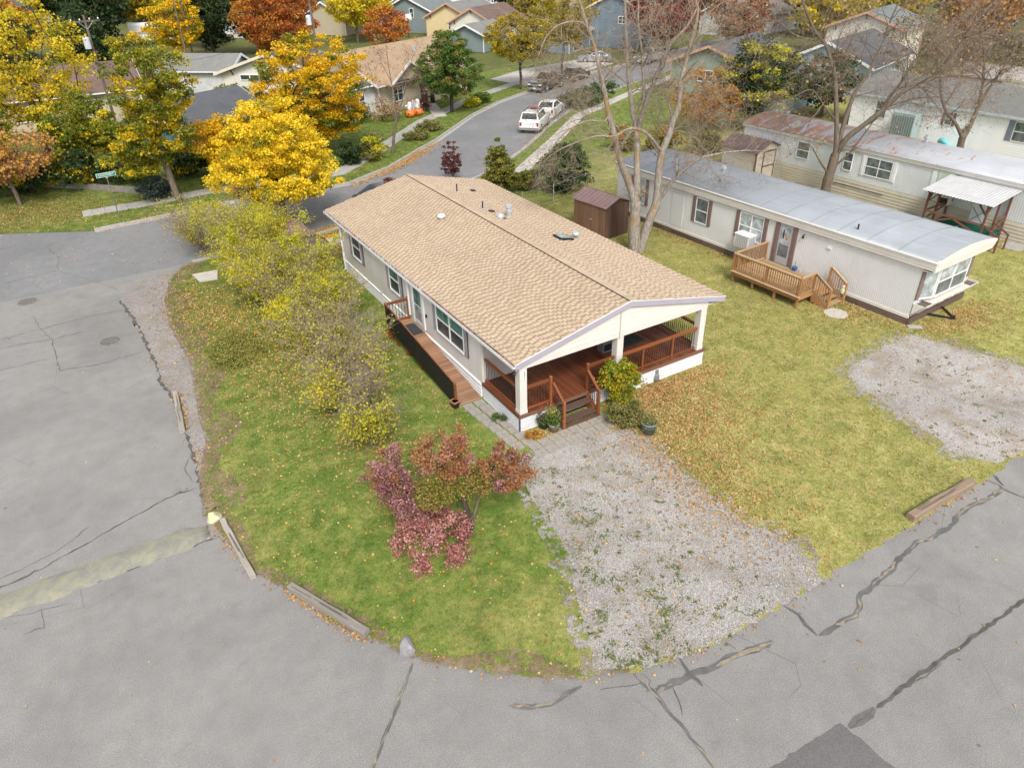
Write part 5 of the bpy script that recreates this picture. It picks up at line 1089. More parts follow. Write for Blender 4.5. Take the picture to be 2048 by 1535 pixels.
tree('green_tree', 'green pyramid-shaped tree at the bend of the sidewalk', (33.83,67.54), 7.9, [(0,0,3.7,3.5,3.5,2.6),(0,0,5.7,2.0,2.0,2.1)], LGR, 430, 75, .14, .29, .18, 14, bark=BARKD, group=ST, trunk_h=.2, mats2=(LB4,.16))
tree('locust_tree', 'yellow-green locust tree behind the parked dark pickup', (45.9,73.9), 8.0, [(0,0,5.2,4.0,3.8,2.7)], LLO, 300, 75, .15, .36, .15, 15, bark=BARKD, group=ST, mats2=(LYG,.25))
tree('locust_tree', 'second yellow-green locust beyond the dark hatchback', (55.5,79.5), 9.0, [(0,0,5.8,4.4,4.2,3.1)], LLO, 220, 70, .18, .45, .15, 16, bark=BARKD, group=ST)
tree('crimson_tree', 'deep crimson maple in front of the blue two-storey house', (76.5,84.5), 10, [(0,0,5.6,5.4,5.0,4.4)], LRD, 220, 70, .3, .6, .22, 17, mats2=(LB3,.15))
tree('rust_tree', 'rust-brown tree to the right of the crimson maple', (89,82), 9, [(0,0,4.6,5,4.4,4)], LB3, 130, 55, .32, .65, .2, 18)
tree('half_bare_tree', 'orange-leaved half-bare tree in front of the grey-green house', (47.2,46.6), 6.9, [(0,0,3.0,3.3,3.0,2.4),(.9,-.6,2.2,2.6,2.4,1.4)], LOB, 210, 38, .16, .42, .12, 20, bark=PALEB, group=ST)
tree('broadleaf_tree', 'dense dark green and gold tree behind the rusty-roofed home', (51.8,44.8), 7.6, [(0,0,4.0,3.6,3.6,3.5)], LDG, 220, 75, .19, .45, .18, 21, mats2=(LHE,.3))
tree('broadleaf_tree', 'leafy tree between the white home and the blue wall', (60.5,44.5), 6.0, [(0,0,3.2,3.0,3.0,2.6)], LDG, 130, 60, .22, .45, .15, 22, mats2=(LTA,.35))
tree('yellow_tree', 'large yellow tree behind the grey roofs to the right', (92,68), 10.5, [(0,0,5.8,6.4,6,4.6)], LYS, 190, 58, .34, .75, .24, 23, mats2=(LLO,.35))
tree('tan_leaved_tree', 'tall tree with sparse dry tan leaves behind the white home', (72,42.5), 9.6, [(0,0,5.4,5.4,5.0,3.8)], LTA, 260, 7, .2, .62, .2, 24, mats2=(LDG,.2))
tree('tan_leaved_tree', 'tan-leaved twiggy tree between the two white homes', (72.5,30.5), 9.8, [(0,0,6.2,4.8,4.6,3.2)], LTA, 220, 5, .2, .6, .18, 25)
tree('tan_leaved_tree', 'tan-leaved twiggy tree beyond the orange-stained roof', (90,36), 11, [(0,0,6.0,5.6,5.6,4.4)], LTA, 240, 7, .22, .7, .2, 26, mats2=(LOB,.2))
tree('broadleaf_tree', 'bushy green-gold tree between the lemon-yellow tree and the leaning maple', (1.0,63.0), 6.2, [(0,0,3.6,2.6,2.4,2.4)], LG2, 150, 80, .17, .42, .15, 27, bark=BARKD, group=ST, mats2=(LYS,.35))
tree('broadleaf_tree', 'bushy yellow-green tree behind the peach-leaved tree', (-5.8,63.6), 6.6, [(0,0,3.8,2.8,2.6,2.6)], LG2, 150, 80, .17, .42, .15, 28, bark=BARKD, group=ST, mats2=(LYS,.45))
# dark hedge bushes and street-side shrubs
def bush(name, label, base, ells, lmat, nc, lp, ls, sg, seed, group=None, mats2=None, bark=None, r0=.05, up=.6): return tree(name, label, base, max(e[2]+e[5] for e in ells), ells, lmat, nc, lp, ls, sg, r0, seed, bark=bark or BARKD, group=group, cat='shrub', trunk_h=.1, mats2=mats2, up=up)
HB = 'dark shrubs behind the retaining wall'
for i, (x, y, r, h) in enumerate(((-6.5,61.5,1.9,2.6),(-3.2,61.2,2.0,3.0),(.2,60.6,2.1,2.8),(3.4,59.8,1.9,2.4),(6.8,59.2,1.8,2.2),(9.8,58.4,1.8,2.4))):
    bush('evergreen_shrub', ('dark green shrub under the peach-leaved tree branches', 'broad dark shrub below the airy lemon-yellow tree', 'dark green shrub with gold tips behind the street sign plate', 'low dark shrub between street sign and leaning maple', 'dark shrub behind the leaning maple trunk', 'dark shrub between the leaning maple and the golden maple')[i], (x,y), [(0,0,h*.5,r,r*.8,h*.5)], LDG, 60, 55, .2, .38, 40+i, HB, (LYG,.35))
bush('blue_spruce_shrub', 'small blue-grey evergreen at the foot of the leaning maple', (4.2,54.3), [(0,0,.75,1.2,1.0,.75)], leafmat('blue_grey_needle', [(.03,.05,.045),(.06,.085,.075),(.10,.12,.1)], .7, .1), 40, 70, .14, .25, 50)
bush('green_shrub', 'dark green shrub by the kerb under the big maple', (18.4,54.9), [(0,0,.95,1.0,1.0,.95)], LDG, 45, 65, .15, .25, 51); bush('green_shrub', 'yellow-green shrub by the kerb under the big maple', (20.3,54.9), [(0,0,1.0,1.15,1.0,1.0)], LBX, 45, 65, .15, .25, 52, None, (LHE,.5))
bush('sage_shrub', 'low grey-green sage bush on the kerb strip', (26.0,59.2), [(0,0,.4,1.2,.7,.4)], LBX, 40, 50, .13, .22, 53); bush('sage_shrub', 'low grey-green sage bush further along the kerb strip', (28.5,61.6), [(0,0,.45,1.4,.8,.45)], LBX, 45, 50, .13, .22, 54)
bush('red_shrub', 'small dark red shrub beside the front walk', (31.7,70.2), [(0,0,.5,.9,.7,.5)], LPU, 30, 50, .13, .22, 55); bush('golden_shrub', 'golden shrub beside the trunk of the green tree', (36.6,68.6), [(0,0,.5,.9,.8,.5)], LHE, 35, 50, .14, .24, 56); bush('green_shrub', 'rounded green shrub next to the golden shrub', (38.3,69.6), [(0,0,.6,1.1,.9,.6)], LGR, 35, 50, .15, .24, 57)
bush('spreading_juniper', 'bright green spreading juniper beside the parked white hatchback', (47.6,62.9), [(-2.0,-1.2,.9,2.6,1.6,.9),(1.8,1.2,.9,2.6,1.5,.8)], LJG, 110, 80, .17, .35, 58, up=.3)
JG = 'junipers by the near sidewalk'
bush('upright_juniper', 'golden-green upright juniper right behind the tan roof', (24.4,42.2), [(0,0,.9,1.3,1.2,.9),(0,0,1.9,.9,.85,.9),(0,0,2.8,.45,.45,.75)], LJU, 130, 90, .13, .24, 59, JG, up=.2)
bush('upright_juniper', 'large olive juniper spreading behind the brown shed', (28.2,40.0), [(0,0,1.3,2.1,1.8,1.3),(.3,0,2.3,1.1,1.1,.9)], LDG, 150, 80, .14, .28, 60, JG, (LJG,.5), up=.4)
bush('upright_juniper', 'short olive juniper between roof and sidewalk', (26.1,41.3), [(0,0,.7,.9,.9,.7)], LJU, 40, 70, .13, .22, 61, JG, up=.2)
bush('purple_shrub', 'tall dark purple shrub rising behind the roof ridge', (22.9,46.3), [(0,0,1.2,.8,.7,.9),(-.55,0,1.9,.12,.12,.8),(-.2,0,2.1,.12,.12,.9),(.15,0,2.3,.12,.12,1.0),(.55,0,2.0,.12,.12,.8)], LPU, 110, 40, .10, .10, 62)
bush('purple_shrub', 'small purple shrub peeping over the roof end', (15.7,40.2), [(0,0,1.2,.6,.6,1.2),(0,0,2.5,.35,.35,.6)], LPU, 40, 40, .12, .16, 63)
for i, (x, y, r, h, l2) in enumerate(((40.2,43.6,1.5,1.9,LJU),(43,41.5,1.3,1.7,LBX),(38.2,46,1.4,1.8,LBX))): bush('olive_shrub', ('golden olive shrub under the half-bare orange tree', 'olive shrub next to the cream shed', 'olive shrub on the lawn behind the long grey roof')[i], (x,y), [(0,0,h*.5,r,r,h*.5)], l2, 50, 60, .15, .3, 64+i, None, (LOB,.2))
bush('dry_grass_clump', 'tall dry golden grass behind the grey-roofed home', (38.6,36.6), [(0,0,.4,1.6,1.2,.4)], LTA, 50, 60, .2, .3, 68, up=.1)
bush('leafless_shrub', 'grey leafless shrub beside the tan-roofed house front', (26.4,67.6), [(0,0,1.1,2.2,1.4,1.0)], LTA, 60, 16, .15, .35, 69, None, (LPU,.3))
bush('grey_shrub', 'grey-green shrub between the garages', (15.5,84), [(0,0,1.2,2.6,1.6,1.1)], LBX, 50, 50, .24, .4, 70)
# ---- background trees closing the view
BGT = 'trees in the far neighbourhood'
protos = []
for i, (mt_, lb, e) in enumerate(((LDG,'dark green tree in the far neighbourhood',[(0,0,5.6,4.6,4.6,5.2)]),(LYS,'yellow tree in the far neighbourhood',[(0,0,5.4,4.6,4.6,4.2)]),(LOB,'brown-orange tree in the far neighbourhood',[(0,0,5.2,4.4,4.4,4)]),(LLO,'olive-gold tree in the far neighbourhood',[(0,0,5.4,5,5,4.2)]))):
    protos.append((mt_, lb, e))
spots = [(-5,98,0,1.0),(5,104,0,.75),(-12,105,1,1),(-2,140,2,.9),(10,150,0,1.2),(18,160,3,1.2),(-8,180,1,1.3),(5,200,0,1.3),(25,185,0,1.2),(38,170,1,1.1),(20,225,3,1.4),(45,200,0,1.3),(64,165,1,1.1),(75,178,2,1.1),(88,160,0,1.1),(100,165,3,1.2),(60,215,2,1.3),(80,125,3,.9),(85,140,0,1.0),(97,128,1,1.0),(108,118,0,1.0),(100,102,0,1.0),(112,98,2,1.1),(120,108,3,1.1),(108,84,0,1.1),(118,76,1,1.1),(128,88,2,1.2),(112,60,0,1.2),(125,64,3,1.2),(108,46,2,1.1),(118,50,0,1.2),(104,56,2,1.0),(140,75,1,1.3),(145,95,0,1.3),(135,120,2,1.3),(-15,240,0,1.6),(10,280,2,1.7),(40,260,1,1.6),(75,230,0,1.5),(105,205,2,1.4),(130,175,0,1.4),(150,140,3,1.4),(24,140,3,.9)]
made = {}
for i, (x, y, k, s) in enumerate(spots):
    if k not in made: made[k] = o = tree('background_tree', protos[k][1], (x,y), 10, protos[k][2], protos[k][0], 130, 48, .42, .8, .24, 80+k, group=BGT)
    else: o = copy_tree(made[k]); o.location = (x,y,0)
    o.scale = (s,s,s*(1+.12*math.sin(i*2.1))); o.rotation_euler.z = i*1.7

# ---- bare trees: limbs as surveyed, then boughs and drooping twigs grown from them
def bare_tree(name, label, base, limbs, seed, bark, twig, dens=1., droop=.25, leaf=None, nleaf=0, tl=1.0):
    rg = random.Random(seed); tr = thing(name, label, 'tree', base); bx, by = base; tips = []
    big = MB(); tw = MB(); fine = MB()
    def child(p, d, L, r, lev):
        n = (4,3,2,2)[lev]; pts = [p]; dd = d.copy()
        for k in range(n):
            dd = (dd+Vector((rg.gauss(0,.20),rg.gauss(0,.20),rg.gauss(.02,.15)-droop*(.35 if lev < 1 else .6)*k/n))).normalized(); pts.append(pts[-1]+dd*L/n)
        rs = [r*(1-.7*k/n) for k in range(n+1)]
        (tw if lev == 0 else fine).tube(pts, rs, 5 if lev == 0 else 3, False)
        if lev >= 2: tips.append(pts[-1]); tips.append(pts[-2])
        if lev < 3:
            m = int((6,4,3)[lev]*dens+rg.random())
            for _ in range(m):
                j = rg.randint(1, n); a = pts[j]; ax = (pts[j]-pts[j-1]).normalized()
                pr = ax.orthogonal().normalized(); pr.rotate(Matrix.Rotation(rg.uniform(0,6.283), 3, ax)); nd = (ax*.75+pr*rg.uniform(.5,1.0)).normalized()
                child(a, nd, L*rg.uniform(.45,.8), max(.006, rs[j]*.58), lev+1)
    for pts, r0, r1, kids, cl in limbs:
        P = [Vector((x-bx,y-by,z)) for x, y, z in pts]; n = len(P)
        Q = []
        for i in range(n-1):
            a, b = P[i], P[i+1]; p0 = P[max(0,i-1)]; p3 = P[min(n-1,i+2)]
            for k in range(3):
                u = k/3; Q.append(.5*((2*a)+(b-p0)*u+(2*p0-5*a+4*b-p3)*u*u+(3*a-p0-3*b+p3)*u**3))
        Q.append(P[-1]); m = len(Q); rs = [(r0+(r1-r0)*i/(m-1))*(1+rg.uniform(-.06,.06)) for i in range(m)]
        big.tube(Q, rs, 9 if r0 > .08 else 6, False)
        for _ in range(int(kids*dens*1.03)):
            u = rg.uniform(.25,1)**.8; i = min(m-2, int(u*(m-1))); ax = (Q[i+1]-Q[i]).normalized()
            pr = ax.orthogonal().normalized(); pr.rotate(Matrix.Rotation(rg.uniform(0,6.283), 3, ax)); nd = (ax*rg.uniform(.4,.9)+pr).normalized()
            child(Q[i], nd, cl*rg.uniform(.7,1.7)*tl, min(.04, rs[i]*.45), 0)
        child(Q[-1], (Q[-1]-Q[-2]).normalized(), cl*tl, rs[-1]*.9, 0)
    obj('trunk', big, bark, tr, True); tag(obj('bough_spray', tw, bark if bark is not PALEB else TWIG, tr, True), kind='stuff'); o = obj('twig_spray', fine, twig, tr); o['kind'] = 'stuff'
    if leaf and nleaf:
        P = np.array([tuple(p) for p in tips]); q = np.random.default_rng(seed); P = P[q.integers(0, len(P), nleaf)]+q.normal(0,.12,(nleaf,3))
        link('leaf_spray', polys_mesh('leaf_spray', leaves_at(P, .13, q, .3), leaf), tr)['kind'] = 'stuff'
    return tr
def Wl(*a): return a
B1 = (25.16,28.25)
L_ = [[(24.93,28.39,-0.08),(24.81,28.45,1.02),(24.79,28.47,2.14),(24.79,28.47,2.96)],[(24.75,28.49,2.83),(24.3,28.64,4.01),(23.75,28.73,5.16),(23.37,28.85,6.43),(23.09,29.01,7.44),(22.91,29.23,8.54),(22.73,29.46,9.54),(22.65,29.74,10.39),(22.46,30.08,11.23),(22.17,30.37,12.28)],[(24.8,28.47,2.83),(24.82,28.57,4.26),(24.8,28.69,5.51),(24.76,28.83,6.49),(24.62,29.04,7.44),(24.53,29.32,8.58),(24.47,29.47,9.71),(24.39,29.63,11.03),(24.33,29.78,12.5)],[(24.85,28.78,6.43),(24.81,28.57,7.13),(24.89,28.41,7.79),(24.93,28.04,8.6),(24.98,27.78,9.3),(25.23,27.39,10.51),(25.75,26.97,11.24),(26.03,26.69,12.05)],[(24.92,28.51,7.72),(24.87,28.65,8.75),(24.83,28.79,9.75),(24.73,28.86,10.41),(24.63,29.03,11.27),(24.64,29.14,12.47)],[(25.19,28.35,-0.13),(25.46,28.3,0.99),(25.76,28.24,2.02),(26.01,28.21,2.67),(26.07,28.29,4.32),(26.13,28.26,5.25),(26.42,28.2,6.05),(26.63,28.19,6.82),(26.88,28.16,7.47),(27.02,28.31,8.6),(27.28,28.39,9.39),(27.46,28.4,10.1),(27.75,28.46,10.88),(27.86,28.51,11.74),(27.7,28.72,12.38)],[(26.01,28.21,2.67),(26.18,27.88,3.21),(26.39,27.52,3.95),(26.72,26.98,4.67),(27.15,26.49,5.19),(27.64,26.08,5.4),(28.36,25.42,5.58),(28.88,25.0,5.64)],[(26.15,28.24,5.3),(25.79,28.22,5.61),(25.32,28.16,6.07),(24.6,28.11,6.59),(23.93,28.17,6.79),(23.46,28.21,6.73),(22.93,28.3,6.52),(22.17,28.63,6.59),(21.37,28.98,6.39),(20.58,29.33,6.1)],[(23.09,29.01,7.35),(22.7,28.89,7.15),(21.99,28.97,7.28),(21.25,29.06,7.17),(20.56,29.23,6.79),(20.05,29.42,6.19)],[(22.54,30.03,11.08),(22.17,30.14,11.44),(21.55,30.27,11.51),(20.99,30.49,11.37),(20.48,30.67,10.91),(20.14,30.76,10.18)],[(26.63,28.19,6.77),(26.38,28.22,7.35),(26.05,28.19,7.95),(25.59,28.23,8.18),(25.25,28.31,8.13)],[(27.46,28.4,10.01),(27.68,28.15,10.58),(28.09,27.79,10.9),(28.51,27.42,11.12)],[(27.03,28.31,8.55),(27.56,28.11,8.89),(28.2,27.85,8.63),(28.73,27.53,8.14)],[(22.91,29.23,8.54),(22.46,29.39,9.02),(21.87,29.62,9.27),(21.31,29.84,9.08),(20.8,30.02,8.54)],[(26.43,28.2,6.0),(26.87,28.16,6.27),(27.54,27.89,6.08),(28.15,27.64,5.62),(28.73,27.3,4.43)],[(27.0,28.32,8.34),(27.68,28.04,7.71),(28.27,27.8,6.95),(29.12,27.3,6.3)]]
RR = [(.34,.27,2,.6),(.20,.05,12,1.5),(.20,.05,11,1.5),(.14,.035,11,1.4),(.10,.03,8,1.3),(.27,.05,15,1.6),(.12,.03,10,1.3),(.10,.025,14,1.4),(.06,.02,11,1.3),(.06,.02,9,1.2),(.05,.02,5,.9),(.05,.02,7,1.1),(.05,.02,7,1.1),(.05,.02,9,1.2),(.045,.015,6,1.0),(.045,.015,7,1.1)]
bare_tree('bare_cottonwood', 'big bare multi-stemmed tree with pale bark between the two homes', B1, [(l,*r) for l, r in zip(L_, RR)], 5, PALEB, TWIG, 1.0, .35)
B2 = (40.6,29.3)
L_ = [[(41.28,28.9,-0.46),(41.28,28.9,0.31),(41.3,28.89,1.13),(41.36,28.85,1.96),(41.39,28.83,2.72)],[(41.4,28.83,2.66),(41.32,28.87,3.5),(41.21,29.17,4.97),(40.87,29.61,7.24),(40.58,29.89,8.1),(40.24,30.21,9.03),(39.49,30.65,9.88),(38.96,31.08,10.94),(38.59,31.42,11.84)],[(41.44,28.8,2.88),(41.77,28.96,4.34),(42.02,29.04,5.31),(42.49,29.11,6.39),(43.13,28.96,7.46),(43.81,28.91,9.08),(44.11,28.96,10.25),(44.53,28.95,11.26)],[(41.47,28.79,2.87),(41.59,28.37,3.86),(42.04,27.75,4.66),(42.53,27.11,5.55),(43.09,26.55,6.51),(43.66,26.09,7.04),(44.39,25.55,7.39),(44.8,25.18,8.23),(45.4,24.72,10.12),(45.88,24.32,11.21)],[(42.04,27.75,4.66),(42.78,27.54,5.02),(43.34,27.44,6.01),(44.04,27.26,6.99),(44.6,27.17,8.03),(45.28,26.87,8.85),(45.98,26.58,9.6),(46.82,26.2,10.34),(47.31,26.02,11.25)],[(41.56,28.73,2.09),(41.78,28.37,2.6),(41.99,28.01,3.29),(42.43,27.52,4.71),(43.0,27.18,5.95)],[(41.18,28.96,1.62),(40.44,29.05,2.32),(40.05,29.16,2.79),(39.67,29.27,3.26)],[(41.21,29.17,4.82),(40.31,29.47,5.62),(39.29,29.84,6.69),(38.39,30.15,6.46),(37.48,30.57,5.93)],[(40.68,29.72,7.69),(40.82,29.86,8.63),(41.05,29.96,9.82),(41.49,29.82,10.86)],[(40.24,30.21,9.03),(39.57,30.72,9.34),(38.71,31.35,9.62),(37.92,31.94,10.29)],[(42.53,27.11,5.55),(43.07,26.44,6.05),(44.0,25.54,6.36),(45.18,24.73,6.34)],[(40.2,29.54,5.92),(39.5,29.48,5.28),(38.58,29.68,4.63),(37.4,30.15,4.41)]]
RR = [(.34,.28,0,.6),(.17,.05,13,1.8),(.16,.04,13,1.8),(.19,.04,16,1.8),(.11,.03,12,1.6),(.08,.02,7,1.3),(.07,.03,3,.6),(.06,.02,10,1.5),(.06,.02,9,1.5),(.05,.02,9,1.4),(.05,.02,9,1.5),(.045,.018,8,1.3)]
bare_tree('bare_elm', 'bare wide-forking tree in front of the rusty-roofed home', B2, [(l,*r) for l, r in zip(L_, RR)], 8, BARK, TWIGB, 1.0, .18, LTA, 500)
B3 = (50.8,26.25)
L_ = [[(50.98,26.14,1.33),(50.86,26.21,2.33),(50.83,26.23,2.98)],[(50.84,26.22,2.91),(50.06,26.46,3.84),(49.12,26.9,4.79),(48.59,27.21,5.75),(48.23,27.42,6.95),(47.81,27.79,8.11)],[(50.87,26.21,2.91),(51.13,26.17,3.59),(51.37,26.15,4.51),(51.45,26.21,5.57),(51.35,26.39,6.77),(51.06,26.68,8.23),(50.59,27.07,9.65)],[(51.41,26.12,4.67),(51.67,26.08,5.57),(52.08,25.96,6.45),(52.34,25.8,7.34),(52.81,25.64,8.47)],[(51.34,26.28,6.34),(50.81,26.48,6.81),(50.17,26.74,7.05),(49.41,27.07,7.17)],[(51.23,26.58,7.64),(51.54,26.51,8.49),(51.83,26.57,9.6)]]
RR = [(.24,.22,0,.5),(.13,.04,11,1.5),(.17,.04,13,1.7),(.10,.03,11,1.6),(.05,.02,7,1.2),(.06,.02,9,1.5)]
bare_tree('bare_elm', 'bare forked tree between the rusty roof and the bright white home', B3, [(l,*r) for l, r in zip(L_, RR)], 9, BARK, TWIGB, 1.0, .2, LTA, 1500)
B4 = (22.37,56.08)
L_ = [[(22.36,56.08,-0.08),(22.62,55.93,1.5),(22.86,55.79,2.66)],[(22.85,55.79,2.58),(22.93,55.75,4.17),(22.85,56.03,5.97),(22.81,56.17,7.91)],[(22.85,55.79,2.58),(23.52,55.63,4.12),(24.06,55.43,5.93),(24.74,55.14,7.68)],[(22.85,55.8,3.23),(21.99,56.07,4.04),(21.55,56.22,4.99),(21.42,56.3,6.26)],[(22.91,55.76,2.85),(23.68,55.07,4.0),(24.53,54.45,4.55)],[(22.93,55.98,5.43),(22.49,56.47,6.68),(22.39,56.65,7.55)],[(23.65,55.55,4.49),(24.48,54.95,5.95),(24.92,54.57,7.02)]]
RR = [(.13,.10,0,.4),(.07,.015,9,1.1),(.06,.015,8,1.0),(.04,.015,6,.9),(.04,.015,6,.8),(.03,.012,5,.8),(.03,.012,5,.8)]
bare_tree('bare_sapling', 'slim nearly bare street tree with a few orange leaves', B4, [(l,*r) for l, r in zip(L_, RR)], 10, BARK, TWIGB, .8, 0, LOB, 260, .9)
# ---- twiggy hedge beside the ramp
HG = 'shrubs of the twiggy hedge'
def twig_shrub(label, base, h, r, lmat, nl, seed, nst=26, bark=TWIGB, group=HG, name='hedge_shrub', lsz=.075, tall=1.):
    rg = random.Random(seed); tr = thing(name, label, 'shrub', base, 0, group); m = MB(); fine = MB(); tips = []
    for i in range(nst):
        a = rg.uniform(0,6.283); sp = rg.uniform(.15,1)*r; d = Vector((math.cos(a)*sp, math.sin(a)*sp, h*rg.uniform(.65,1.1)))
        p0 = Vector((math.cos(a)*.18*r, math.sin(a)*.18*r, 0)); pts = [p0]
        for k in range(1,5): u = k/4; pts.append(p0+Vector((d.x*u**1.4, d.y*u**1.4, d.z*u**.85))+Vector((rg.gauss(0,.05),rg.gauss(0,.05),rg.gauss(0,.04))))
        m.tube(pts, [.022*(1-.17*k) for k in range(5)], 4, False)
        for k in (1,2,2,3,3,4,4):
            for _ in range(2):
                q = pts[k]; e = Vector((rg.gauss(d.x*.3,.32), rg.gauss(d.y*.3,.32), rg.uniform(-.05,.5)))*.9; mid = q+e*.5+Vector((rg.gauss(0,.06),rg.gauss(0,.06),rg.gauss(0,.06)))
                fine.tube([q,mid,q+e], [.008,.006,.004], 3, False); tips += [mid,q+e]
                for _ in range(2):
                    e2 = Vector((rg.gauss(e.x*.3,.2), rg.gauss(e.y*.3,.2), rg.uniform(-.12,.28))); fine.tube([mid,mid+e2*.5+Vector((0,0,.02)),mid+e2], [.006,.005,.003], 3, False); tips.append(mid+e2)
    obj('stems', m, bark, tr); o = obj('twig_spray', fine, bark, tr); o['kind'] = 'stuff'
    if nl:
        q = np.random.default_rng(seed); T_ = np.array([tuple(p) for p in tips])
        cen = T_[q.integers(0, len(T_), max(10, nl//700))]; wt = np.exp(-((T_[:,None]-cen[None])**2).sum(2)/.28).sum(1)+.05; j = q.choice(len(T_), nl, p=wt/wt.sum())
        P = T_[j]+q.normal(0,.09,(nl,3)); P = P[P[:,2] > .05]; link('foliage', polys_mesh('foliage', leaves_at(P, lsz, q, .9), lmat), tr)
    return tr
hs_ = [('dark twiggy leafless shrub at the street end of the hedge',(5.0,42.0),2.5,1.7,LHE,350,TWIGB,40),('yellow-green hedge shrub in front of the barrel-roofed shed',(7.0,39.2),2.7,1.8,LHE,3400,TWIGB,34),('gold-tinged hedge shrub with dark stems in its middle',(6.6,36.2),2.6,1.6,LHE,3600,TWIGB,30),('lime-yellow hedge shrub next to the pale slab',(6.0,34.0),2.0,1.3,LHE,3200,TWIGB,24),('yellow hedge shrub facing the back corner of the house',(8.1,33.4),2.2,1.3,LHE,3800,TWIGB,24),('brown twiggy hedge shrub with thinning yellow leaves',(6.5,31.0),2.4,1.5,LHE,900,TWIGB,34),
 ('lime-green hedge shrub low on the lawn side',(6.4,28.4),1.7,1.1,LHE,3200,TWIGB,20),('yellow-leaved hedge shrub opposite the ramp top',(7.7,29.6),1.9,1.2,LHE,2600,TWIGB,24),('grey tangled leafless shrub opposite the ramp railing',(6.6,26.3),2.1,1.4,LHE,400,TWIG,46),('grey leafless shrub with long arching twigs by the ramp',(6.7,24.1),1.9,1.3,LHE,260,TWIG,42),('grey-brown twiggy shrub towards the burgundy tree',(6.3,21.9),1.7,1.1,LHE,320,TWIG,34),('small bright yellow-green shrub at the lawn end of the hedge',(6.0,19.8),1.5,.75,LHE,330,TWIGB,18)]
for i, (lb, b_, h, r, lm_, nl, bk, ns) in enumerate(hs_): twig_shrub(lb, b_, h*1.14, r*1.2, lm_, int(nl*5.4)+900, 200+i, ns+8, bk)
bush('low_spreading_shrub', 'low olive-green mound spreading over the gravel shoulder edge', (3.5,29.2), [(0,0,.14,1.2,2.0,.16)], leafmat('low_olive_leaf', [(.13,.16,.03),(.24,.24,.05),(.34,.29,.08)], .8, .25), 110, 70, .06, .2, 71)
# ---- burgundy tree on the lawn
BT = thing('burgundy_tree', 'multi-lobed burgundy and russet small tree on the corner lawn', 'tree', (6.78,14.11)); rg_ = np.random.default_rng(31)
lob = [[5.64,14.15,0.27,1.25,0.85],[4.98,14.71,1.69,0.5,0.45],[5.12,15.32,2.19,0.85,0.75],[6.56,14.82,2.57,0.85,0.85],[7.95,13.88,2.05,0.8,0.7],[5.85,14.31,1.84,0.55,0.45],[7.02,14.2,1.75,0.5,0.42]]
lob = [(x-6.78,y-14.11,z,r,r,v) for x,y,z,r,v in lob]
allc = []
for (e, mt_, mx_) in zip(lob, (LB2,LB1,LB1,LB3,LB3,LB4,LB4), (LB2,LB4,LB3,LB2,LB1,LB4,LB3)):
    nn_ = int(64*max(.6,(e[3]/.85)**2)); c = spread([e], nn_, rg_, .55); allc += [tuple(p) for p in c]
    for sel, m_ in ((slice(0,int(nn_*.78)), mt_), (slice(int(nn_*.78),nn_), mx_)):
        cc = c[sel]; vv = rg_.normal(size=(len(cc)*80,3)); vv /= np.linalg.norm(vv, axis=1)[:,None]; P = np.repeat(cc, 80, 0)+vv*(rg_.random(len(vv))**.5*.20)[:,None]; link('crown', polys_mesh('crown', leaves_at(P, .060, rg_, .8), m_), BT)
obj('trunk', grow([(0,0,-.1),(.02,.03,.4),(.0,.08,.8),(-.08,.1,1.2)], allc, rg_, .11, .006), BARKD, BT, True)
obj('side_stem', MB().tube([(.05,0,0),(.25,.1,.6),(.55,.25,1.1),(.75,.35,1.6)], [.05,.04,.035,.025], 6), BARK, BT, True)
# ---- planting round the porch
bush('sumac', 'bright yellow-green sumac leaning over the porch steps', (14.6,17.0), [(0,.05,1.35,.75,.5,.55),(.35,.0,.85,.7,.45,.45),(-.15,.1,1.75,.35,.3,.3),(.1,-.05,.5,.5,.4,.4)], LSU, 85, 60, .085, .16, 72, r0=.04)
bush('boxwood_shrub', 'rounded olive shrub between porch steps and the grey pot', (14.15,16.0), [(0,0,.45,.78,.62,.45)], LBX, 60, 90, .06, .12, 73)
bush('green_plant', 'small green plant beside the lattice and pavers', (10.45,18.6), [(0,0,.16,.3,.3,.16)], LGR, 14, 50, .05, .07, 74, r0=.01); bush('dead_grass_tuft', 'rusty dead plant at the lattice corner', (10.9,17.0), [(0,0,.15,.28,.22,.16)], LOB, 14, 50, .07, .08, 75, r0=.01)
def pot(label, loc, r, h, mat, plant, seed, flowers=None, tilt=1.25):
    p = thing('flower_pot', label, 'flower pot', loc, 0, 'flower pots by the porch'); r0 = r/tilt
    obj('pot', MB().lathe([(r0,0),(r*.96,h*.86),(r*1.06,h*.86),(r*1.06,h),(r*.94,h),(r*.90,h*.82),(.01,h*.80)], 20), mat, p, True)
    obj('band', MB().lathe([(r*.90,h*.62),(r*.925,h*.63),(r*.925,h*.67),(r*.90,h*.68)], 20), mat, p)
    q = np.random.default_rng(seed); n = 420; P = q.normal(size=(n,3))*np.array([r*.6,r*.6,r*.45])+np.array([0,0,h+r*.4]); P = P[P[:,2] > h*.9]
    link('plant', polys_mesh('plant', leaves_at(P, .06, q, .6), plant), p)['kind'] = 'stuff'
    if flowers:
        P = q.normal(size=(60,3))*np.array([r*.6,r*.6,r*.3])+np.array([0,0,h+r*.75]); link('blossom', polys_mesh('blossom', leaves_at(P, .05, q, .9), flowers), p)
    return p
PGR = paint('grey_green_pot', (.17,.20,.19), .6, .1, 4); PGN = paint('dark_green_pot', (.06,.085,.065), .55, .1, 4); PWD = wood('barrel_wood', (.30,.26,.21), .9, .35, 2, .1)
FPU = leafmat('magenta_petal', [(.16,.02,.10),(.28,.05,.2)], .6, .3); FWH = leafmat('white_petal', [(.6,.6,.58),(.75,.73,.75)], .6, .3)
